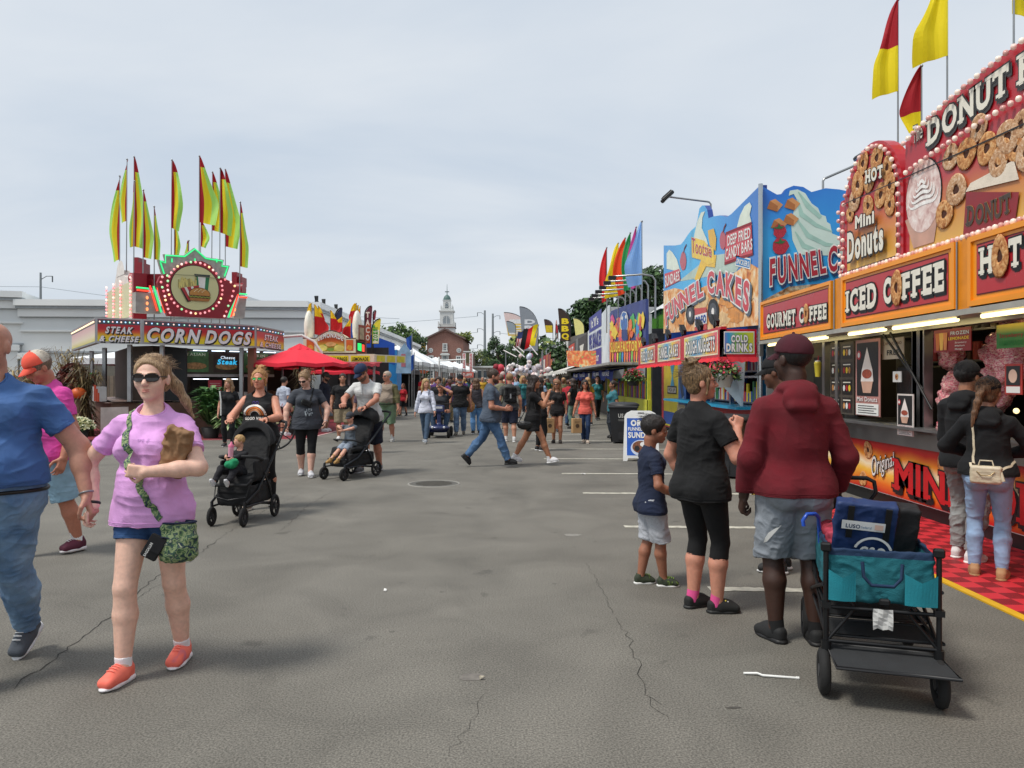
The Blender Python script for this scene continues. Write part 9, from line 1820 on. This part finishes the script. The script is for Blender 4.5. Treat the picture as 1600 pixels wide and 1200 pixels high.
person('woman in light jeans at a stall counter, one hand on her hip',(1.98,25.0,0),R(60),H=1.62,w=.95,sex='f',det=2,skinc='#c08a70',top=('tee','#101113'),bot=('slim','#6a8478','#94a8a0'),hair=('long','#2a1e1a','#4a3a30',.08),shoes=('#222','#333'),pose=dict(handL=(-.13,.02,.56),elL=(-1,-.2,.2)),seed=71)
person('stall worker in a teal shirt standing behind the nearest trash bin',(2.75,20.9,0),R(100),H=1.55,w=1.2,sex='f',det=2,skinc='#9a6a50',top=('tee','#35707a'),bot=('sweats','#2a3038'),hair=('bun','#241a16'),shoes=('#222','#333'),seed=72)
person('bald man in a grey shirt handling food at the stall behind the women',(1.35,23.5,0),R(-120),H=1.62,w=1.15,det=2,skinc='#a8644c',top=('tee','#4a4e52'),bot=('shorts','#3a4048'),hair=('bald','#6a5a4a'),shoes=('#3a3a3c','#888'),seed=73)
person('girl in a red t-shirt and dark knee socks before the tents',(-4.75,33.5,0),R(150),H=1.42,w=.9,sex='f',det=2,skinc='#b8806a',top=('tee','#b0202c'),bot=('shorts','#1a1a1e'),hair=('pony','#5a3a28'),shoes=('#222','#ccc'),socks=('#17181a',.14),pose=dict(footR=(.04,.12,.045),footL=(-.04,-.12,.05)),seed=74)
person('man in a cream t-shirt and black shorts seen from behind near the tents',(-6.0,46,0),R(-20),H=1.8,w=1.1,det=2,skinc='#b88468',top=('tee','#c8b490'),bot=('longshorts','#141418'),hair=('short','#3a2a20'),shoes=('#333','#ccc'),seed=75)
person('man in a bright red t-shirt standing near the tents',(-5.2,44.5,0),R(40),H=1.78,w=1.15,det=2,skinc='#b07c62',top=('tee','#c01f30'),bot=('longshorts','#20242c'),hair=('short','#3a2a20'),shoes=('#333','#ccc'),seed=76)
person('woman in black with an open white-trimmed cardigan between palm and stroller mother',(-6.75,18.3,0),R(185),H=1.60,w=1.05,sex='f',det=2,skinc='#c89078',top=('tee','#131316'),bot=('leggings','#131316'),hair=('long','#8a6444','#b08c64',.07),shoes=('#333','#ccc'),pose=dict(yaw=-.3),seed=77)
mb=MB();mb.tube([(-6.9,18.13,1.32),(-6.86,18.1,1.1),(-6.86,18.1,.75)],.018,cloth('#d8d8d4'),5);o=mb.build('cardigan_trim',bpy.data.objects[[o.name for o in col.objects if o.get('label','').startswith('woman in black with an open')][0]]);o.data.transform(o.parent.matrix_basis.inverted())
person('man in a navy t-shirt, cap and grey shorts standing beside the red umbrella',(-5.75,23.6,0),R(-100),H=1.80,w=1.12,det=2,skinc='#a87860',top=('tee','#171c2c'),bot=('longshorts','#6a7076'),hair=('short','#2a2018'),hat=('#4a4c46','#3c3e3a'),beard='#2a1c16',shoes=('#d8d8d8','#e8e8e8'),pose=dict(look=.2),seed=78)
person('man in a black t-shirt and khaki shorts partly hidden behind the white polo man',(-4.5,20.4,0),R(190),H=1.74,w=1.2,det=2,skinc='#b07c62',top=('tee','#121214'),bot=('longshorts','#8a7c64'),hair=('short','#2a2018'),shoes=('#ddd','#eee'),seed=79)
person('man in a pale blue shirt seen from behind by the planters',(-6.5,21.9,0),R(-30),H=1.66,w=.95,det=2,skinc='#c08c74',top=('tee','#b4bccc'),bot=('shorts','#8c3a3c'),hair=('short','#1c1612'),shoes=('#ddd','#eee'),seed=80)
person('person in purple shorts half hidden behind the polo man and the raglan shirt man',(-3.2,16.6,0),R(178),H=1.6,w=.9,sex='f',det=2,skinc='#c08c74',top=('tee','#5a4a5a'),bot=('shorts','#4a2a6a'),hair=('pony','#5a4230'),shoes=('#ddd','#eee'),seed=81)
# ---- right foreground
Bo=person('boy in a navy t-shirt and heathered grey shorts watching to the right',(1.07,5.92,0),R(-82),H=1.26,w=1.0,det=3,child=True,skinc='#9c6850',top=('tee','#18233c',None,1.05),bot=('longshorts',blot_mat('heather',['#8c9098','#b8bcc2','#a2a6ae'],60,.9,.5,(1,1,3))),hair=('short','#120d0b','#241a16'),shoes=('#3c4634','#e4e4e0','run',blot_mat('camo_shoe',['#1c211a','#39422e','#232a20','#7c9a34'],26,.7,.45)),hem=-.075,
   pose=dict(footR=(.035,.07,.042),toeR=(-.25,0),footL=(-.045,-.05,.042),toeL=(.0,0),handR=(.13,.12,.56),elR=(.6,-1,-.3),hdR=(-.2,1,0),handL=(-.14,.14,.55),elL=(-.6,-1,-.3),hdL=(0,1,0),look=.16,yaw=-.38,fs=1.0,browc='#120d0b',lace='#9ac83a'),seed=91)
S=person('woman in black t-shirt and capri leggings with messy bun and glasses',(1.30,5.28,0),R(-58),H=1.67,w=1.13,sex='f',det=3,skinc='#c98c74',top=('tee','#0f1012',None,.98),bot=('capri','#0c0c0e'),hair=('messybun','#3c2d20','#a08058'),shoes=('#1c1d1c','#1c1d1c','clog'),socks=('#d8508c',.05),glasses=('clear','#2a2422',1.0),bust=1.1,hem=-.06,
  pose=dict(footR=(.06,.03,.042),toeR=(-.55,0),footL=(-.045,.0,.042),toeL=(-.1,0),handR=(.115,.085,.75),elR=(.6,-.2,-1),hdR=(-.1,.4,1),hnR=(-.8,.5,0),curlR=.95,handL=(-.13,.05,.5),elL=(-1,-.6,-.3),yaw=-.62,look=-.05,lean=-.03),seed=92)
mb=MB();r_=random.Random(2);q='R';A0=S.an['R'];Rf=rotm(-.55,0)
for i in range(6):mb.sph(A0+Rf@Vector((r_.uniform(-.016,.016),.03+.009*i,.010-.0045*i))*S.H,.006,[M('#e8d84a',.4),WHITE,M('#3a9a6a',.4),M('#d84a6a',.4)][i%4],7)
mb.build('shoe_charm',S.root)
Tm=person('large man in a maroon hoodie, maroon cap and grey athletic shorts seen from behind',(1.70,4.62,0),R(-2),H=1.82,w=1.07,det=3,skinc='#3e261c',top=('hoodie','#620d1a'),bot=('longshorts','#878e96'),hair=('buzz','#0b0908'),shoes=('#1a1b1c','#161617','clog'),socks=('#0e0e10',.045),hat=('#43121f','#43121f'),hem=-.03,
   pose=dict(sw=.94,shrugL=-.012,shrugR=-.012,handL=(-.155,.045,.475),elL=(-.5,-1,0),curlL=.8,handR=(.165,.07,.49),elR=(.5,-1,0),curlR=.8,footL=(-.055,.02,.042),toeL=(.42,0),footR=(.068,-.0,.042),toeR=(-.1,0),yaw=.55,look=.02),seed=93)
g=Tm;mb=MB();n=12
B=Board(g.T(-.098,-.3,-.19),(1,0,0),mb=mb);pts=[(-.01,-.0),(.004,.01),(.03,.05),(.075,.12),(.035,.09),(.008,.065),(-.008,.03)]
for a,b in zip(range(7),range(1,8)):pass
mb.add([B.P(x,y)for x,y in pts],[(0,1,6),(1,2,5,6),(2,4,5),(2,3,4)],WHITE);project(mb,g.bot,(0,1,0),'swoosh_print',g.root,.004)
B=Board(g.h(0,0,0),(1,0,0));
person('man in a black cap almost hidden in front of the maroon hoodie man',(2.22,6.35,0),R(60),H=1.76,w=1.1,det=2,skinc='#6a4634',top=('tee','#1c1c20'),bot=('jeans','#2a3444'),hair=('short','#14100e'),hat=('#131315','#131315'),shoes=('#222','#ccc'),pose=dict(look=.2),seed=94)
U=person('man in a black hoodie, black cap and grey sweatpants ordering at the donut window',(3.98,6.72,0),R(-62),H=1.72,w=1.02,det=3,skinc='#a87458',top=('hoodie','#0e0f12'),bot=('sweats','#8c8d8c'),hair=('short','#120e0c'),hat=('#0e0e10','#0e0e10'),shoes=('#d8d8d6','#e6e4e0'),pose=dict(yaw=-.1,handR=(.1,.12,.6),handL=(-.08,.16,.6),footL=(-.06,.02,.045),footR=(.05,-.04,.045)),seed=95)
V=person('woman in black hoodie and light jeans with a brown ponytail at the donut window',(3.80,6.13,0),R(-35),H=1.58,w=1.02,sex='f',det=3,skinc='#b8846c',top=('hoodie','#0f1013'),bot=('slim','#8fa8c8','#b4c6dc'),hair=('pony','#4a3222','#8a6240'),hat=('#101012','#101012'),shoes=('#b08860','#a07850'),hem=.0,bust=.8,
  pose=dict(yaw=-.35,tail=(-.25,-.5,-1),handR=(.08,.14,.62),handL=(-.08,.14,.62),elR=(1,-.2,-.4),elL=(-1,-.2,-.4),footL=(-.06,.02,.045),footR=(.06,-.02,.045)),seed=96)
hb=thing('cream_handbag','small cream handbag on a strap across the back of the woman in light jeans','handbag',(3.80,6.13,0),R(-35));g=V;CRM=M('#cdbfa4',.5,0,.08,9,.2,60);F=SDF(.006);F.box(g.T(-.0,-.155,.015),(.105,.04,.07),.02,.01);solid(F,'bag_body',CRM,hb,wr(.003,12));mb=MB();c=g.T(0,-.155,.015);mb.tube([c+Vector((-.06,-.045,.03)),c+Vector((-.03,-.052,.0)),c+Vector((.03,-.052,.0)),c+Vector((.06,-.045,.03))],.004,M('#b09a70',.3,.6),5);mb.tube([c+Vector((-.05,0,.07)),c+Vector((-.04,0,.11)),c+Vector((.04,0,.11)),c+Vector((.05,0,.07))],.006,CRM,6)
mb.cyl(c+Vector((.1,-.02,.03)),c+Vector((.115,-.03,-.04)),.008,CRM,.014);mb.build('trim',hb);strapline(g,[c+Vector((-.10,.0,.06)),g.T(-.075,-.10,.10),g.T(-.07,-.085,.2),g.T(-.05,-.02,.31),g.T(-.02,.06,.27)],.009,CRM,'strap',hb);strapline(g,[c+Vector((.10,.0,.06)),g.T(.09,-.05,.05),g.T(.09,.02,.06)],.009,CRM,'strap',hb)
# ================================================================ folding wagon
def wagon():
 root=thing('folding_wagon','teal folding wagon with black tube frame and mesh shelf, right foreground','wagon',(1.95,4.2,0),R(-17));FR=M('#17181a',.45,.3,.1);TL=M('#17626c',.85,0,.14,6,.3,160);TD=M('#17304e',.85,0,.1,9,.2,150);W,L0,L1=.255,-.42,.52;ZT,ZB=.74,.47
 for(x,y,r)in((-W-.01,L0+.0,.115),(W-.0,L0-.02,.115),(-W-.03,L1-.05,.125),(W+.02,L1-.05,.125)):wheelobj(root,(x,y,r),r,.055,hub='#3a3c40',sp=6)
 mb=MB()
 for x in(-W,W):
  for y in(L0,L1):mb.tube([(x,y,.24),(x,y,ZT+.0)],.013,FR,8);mb.cyl((x,y,.2),(x,y,.27),.024,FR,n=8);mb.box((x,y,ZT),(.05,.04,.045),FR,None,.008);mb.box((x,y,ZB-.02),(.045,.04,.03),FR)
  mb.tube([(x,L0,.28),(x,.05,.42),(x,L1,.55)],.010,FR,6);mb.tube([(x*1.05,L0,.55),(x*1.05,.05,.42),(x*1.05,L1,.28)],.010,FR,6);mb.tube([(x,L0,.30),(x,L1,.30)],.010,FR,6);mb.tube([(x,L0,ZB-.03),(x,L1,ZB-.03)],.010,FR,6);mb.cyl((x*1.02,L0,.22),(x*.96,L0,.12),.015,FR)
  mb.tube([(x*.98,L0,.62),(x*.45,L0+.02,ZB-.03),(x*.98,L0,.27)],.009,FR,6)
 for y in(L0,L1):mb.tube([(-W,y,ZB-.03),(W,y,ZB-.03)],.010,FR,6);mb.tube([(-W,y,.27),(W,y,.27)],.010,FR,6)
 mb.build('frame',root)
 mb=MB();mb.tube([(-.03,L1,.3),(-.05,L1+.02,.70),(-.05,L1+.0,.80),(-.11,L1-.02,.90),(-.10,L1-.02,.965),(-.06,L1-.02,.985),(.06,L1-.02,.985),(.10,L1-.02,.965),(.11,L1-.02,.90),(.05,L1+.0,.80),(.03,L1+.02,.70)],.013,FR,8);mb.cyl((-.05,L1,.80),(.05,L1,.80),.014,FR);mb.build('pull_handle',root)
 F=SDF(.007);c=Vector((0,(L0+L1)/2,(ZT+ZB)/2));hx,hy,hz=W-.012,(L1-L0)/2-.012,(ZT-ZB)/2
 F.box(c,(hx,hy,hz),.02,.0);F.box(c+Vector((0,0,.03)),(hx-.012,hy-.012,hz+.02),.02,0,sub=True)
 solid(F,'fabric_basket',TL,root,wr(.006,9,(1,1,1.5),3),1,lambda C:(C[:,2]>ZT-.04).astype(int),[TL,TD])
 TL2=M('#18808e',.8,0,.12,9,.3,160)
 for(x0,x1)in((-.245,-.12),(.10,.245)):
  mb=MB();vs=[];n=10
  for i in range(n+1):t=i/n;x=x0+(x1-x0)*t;vs+=[(x,L0-.022-.012*math.sin(PI*t),ZB+.01),(x,L0-.03-.02*math.sin(PI*t),ZB+.13+.035*abs(2*t-1))]
  mb.add(vs,[(2*i,2*i+2,2*i+3,2*i+1)for i in range(n)],TL2);mb.build('mesh_pocket',root)
 mb=MB();mb.tube([(-.09,L0-.022,ZT-.06),(-.085,L0-.03,ZT-.13),(-.05,L0-.034,ZT-.17),(.05,L0-.034,ZT-.17),(.085,L0-.03,ZT-.13),(.09,L0-.022,ZT-.06)],.009,TD,5);mb.box((.01,L0-.03,ZB+.02),(.05,.03,.035),FR,None,.008);mb.build('webbing_strap',root)
 MS=M('#2a2c2e',.9,0,.15,9,.4,240)
 for(y0,y1,z0,z1,w)in((L0-.20,L0+.06,.205,.235,1.0),(L0+.10,L0+.33,.27,.285,.98),(L0+.40,L1-.05,.285,.30,.98)):
  mb=MB();mb.add([(-W*w+.03,y0,z0),(W*w+.05,y0,z0),(W*w-.0,y1,z1),(-W*w,y1,z1),(-W*w+.03,y0,z0-.006),(W*w+.05,y0,z0-.006),(W*w,y1,z1-.006),(-W*w,y1,z1-.006)],[(0,1,2,3),(7,6,5,4)],MS);mb.tube([(-W*w+.03,y0,z0),(W*w+.05,y0,z0),(W*w,y1,z1),(-W*w,y1,z1)],.009,FR,6,True);mb.build('mesh_shelf',root)
 lb=MB();vs=[]
 for i in range(6):
  for j in range(5):vs.append((.0-.045+.09*j/4,L0-.052+.006*math.sin(2*j+i)+.01*i/5,ZB-.01-.105*i/5*(1-.08*(j%2))))
 lb.add(vs,[(i*5+j,i*5+j+5,i*5+j+6,i*5+j+1)for i in range(5)for j in range(4)],M('#c9c9c6',.35,0,.08));lb.build('care_label',root)
 tb=thing('tote_bag','blue and black folded tote bag with white strip lettering inside the teal wagon','bag',(1.95,4.2,.5),R(-17));mb=MB();rt=rotm(0,-.28,R(4));BLU=M('#16305f',.6,0,.1,6,.25,40);c=Vector((-.045,-.12,.24))
 F=SDF(.008);F.box(c,(.15,.045,.21),.012,.0,rt);F.box(c+rt@Vector((.20,.03,-.01)),(.06,.055,.205),.012,.008,rt);xa=np.array(rt@Vector((1,0,0)));ca=np.array(c);solid(F,'bag_body',BLU,tb,wr(.007,6,(1,1,1),2),1,lambda C:((C-ca)@xa>.145).astype(int),[BLU,M('#121316',.7,0,.1,6,.25,40)])
 mb=MB()
 for x in(-.08,.10):mb.box(c+rt@Vector((x,-.054,.11)),(.03,.008,.18),BLACKM,rt)
 mb.build('strap',tb)
 B=Board(c+rt@Vector((-.15,-.0515,-.19)),rt@Vector((1,0,0)),rt@Vector((0,0,1)));B.rect(.03,.26,.24,.31,M('#d8dad8',.5),.008);B.text('LUSO',.05,.27,.022,.07,M('#223a5c'),.011,.03);B.text('federal',.125,.272,.016,.05,M('#5a7a9a'),.011,.0);B.rect(.19,.27,.23,.30,M('#d8b8a8'),.011)
 B.text('CSO',.13,.105,.065,.13,WHITE,.008,.03);B.ring(.195,.13,.085,.098,WHITE,.008,.35,PI*.9);B.build('print',tb)
 ub=thing('umbrella_handle','bright blue curved umbrella handle sticking out of the teal wagon','umbrella',(1.67,4.28,.60));mb=MB();H_=M('#1f4fb4',.3);mb.tube([(.10,.12,-.05),(.07,.07,.14),(.05,.03,.21),(.02,.0,.235),(-.03,-.01,.235),(-.055,-.015,.20),(-.05,-.015,.17)],.011,H_,8);mb.build('handle',ub)
 F=SDF(.01);F.box((-.12,.12,.12),(.13,.14,.08),.04,.03);F.ell((-.16,-.10,.14),[.08,.09,.07],.03);o=solid(F,'jacket',blot_mat('red_jacket',['#2a1418','#8c2434','#b84458','#3a3438'],9,.9,.5),None,wr(.014,11,(1,1,1),5));o.scale=(.85,.85,.9);o.location=(1.97,4.3,.57);o.rotation_euler.z=R(-17);tag(o,'crumpled red and grey jacket stuffed beside the tote in the wagon','jacket')
wagon()
# ================================================================ the crowd far down the midway
def crowd():
 protos=[];specs=[('m','tee','longshorts','short'),('f','tee','shorts','long'),('m','tee','jeans','short'),('f','tank','leggings','bun'),('f','tee','slim','pony'),('m','long','sweats','crop'),('m','tee','jeans','bald'),('f','dress','shorts','long')]
 for j,(sx,tp,bt,hr)in enumerate(specs*2):
  i=j%8;dt=2-j//8
  w=[1.1,.95,1.2,1.0,.9,1.1,1.25,1.05][i];pz=[dict(footR=(.04,.12,.045),footL=(-.04,-.12,.05)),dict(footR=(.05,-.08,.045),footL=(-.04,.12,.045)),dict(),dict(handR=(.1,.15,.6),elR=(1,-.5,-.3))][i%4]
  g=person('proto',(0,0,0),0,H=1.7,w=w,sex=sx,det=dt,top=(tp,'#7a7a7c'),bot=(bt,'#30343c'),hair=(hr,'#2c2019'),shoes=('#2a2a2c','#b8b8b8'),pose=pz,seed=200+i);protos.append(g.root)
 r_=random.Random(77);TC=[('black','#111214'),('charcoal','#33363a'),('navy','#1a2440'),('white','#cfcfcc'),('grey','#7c7e80'),('red','#a82430'),('tan','#b49a78'),('olive','#5a5c40'),('light blue','#8aa8c4'),('pink','#cc8a96'),('maroon','#5c1a26'),('green','#3a6a48'),('orange','#c8642c'),('purple','#5a3a78'),('mustard','#b8902c'),('teal','#2a6c70')]
 BC=[('black','#141416'),('blue','#3a5474'),('khaki','#8c7e64'),('grey','#6a6c70'),('navy','#1c2436')];HC=[('dark','#1c1410'),('brown','#4a3222'),('blond','#a88458'),('grey','#9a948c')];SK=['#c49078','#b07a60','#8a5a42','#d4a48c','#5a3a2c']
 combos=[(a,b,c)for a in TC for b in BC for c in HC];r_.shuffle(combos);used=set();n=0;spots=[]
 while len(spots)<165:
  k=len(spots);Y=26+r_.random()**1.3*80 if k<118 else 100+r_.random()*50;x=r_.uniform(-6.4,3.4)if Y<60 else r_.uniform(-8.5,3.6)
  if x<-3.4 and Y<30:continue
  if Y>60:x=r_.uniform(-8.5,3.4)if Y<100 else r_.uniform(-20,-2)
  if any(abs(x-a)+abs(Y-b)*.5<.6 for a,b in spots)or(abs(x-.85)<1.4 and abs(Y-42)<1.2):continue
  if Y<34 and-4.5<x<-1.0 and r_.random()<.4:continue
  spots.append((x,Y))
 spots.sort(key=lambda p:p[1]);zone=lambda x,Y:('beside the left tents' if x<-3 else 'in the midway centre' if x<.6 else 'by the right stalls')if Y<60 else('far away left' if x<-3.5 else 'far away right')if Y<100 else 'near the brick hall'
 for(x,Y),(tc,bc,hc)in zip(spots,combos):
  p=r_.choice(protos[:8]if Y<48 else protos[8:]);sc_=r_.uniform(.9,1.06);away=r_.random()<.45;rz=(0 if away else PI)+r_.gauss(0,.5);c=copytree(p);c.location=(x,Y,0);c.rotation_euler=(0,0,rz);c.scale=(sc_,)*3
  lab=f"person in {tc[0]} top, {bc[0]} bottoms, {hc[0]} hair, {zone(x, Y)}";tag(c,lab,'person','people in the crowd down the midway');sk=skin(r_.choice(SK))
  for ch in c.children:
   nm=ch.name.split('.')[0];m={'body':sk,'hair':strand_mat(hc[1]),'shirt':cloth(tc[1]),'tank_top':cloth(tc[1]),'dress':cloth(tc[1]),'trousers':cloth(bc[1]),'shorts':cloth(bc[1]),'leggings':cloth(bc[1])}.get(nm)
   if m and ch.material_slots:ch.material_slots[0].link='OBJECT';ch.material_slots[0].material=m
 for p in protos:
  for ch in list(p.children_recursive):bpy.data.objects.remove(ch)
  bpy.data.objects.remove(p)
crowd()
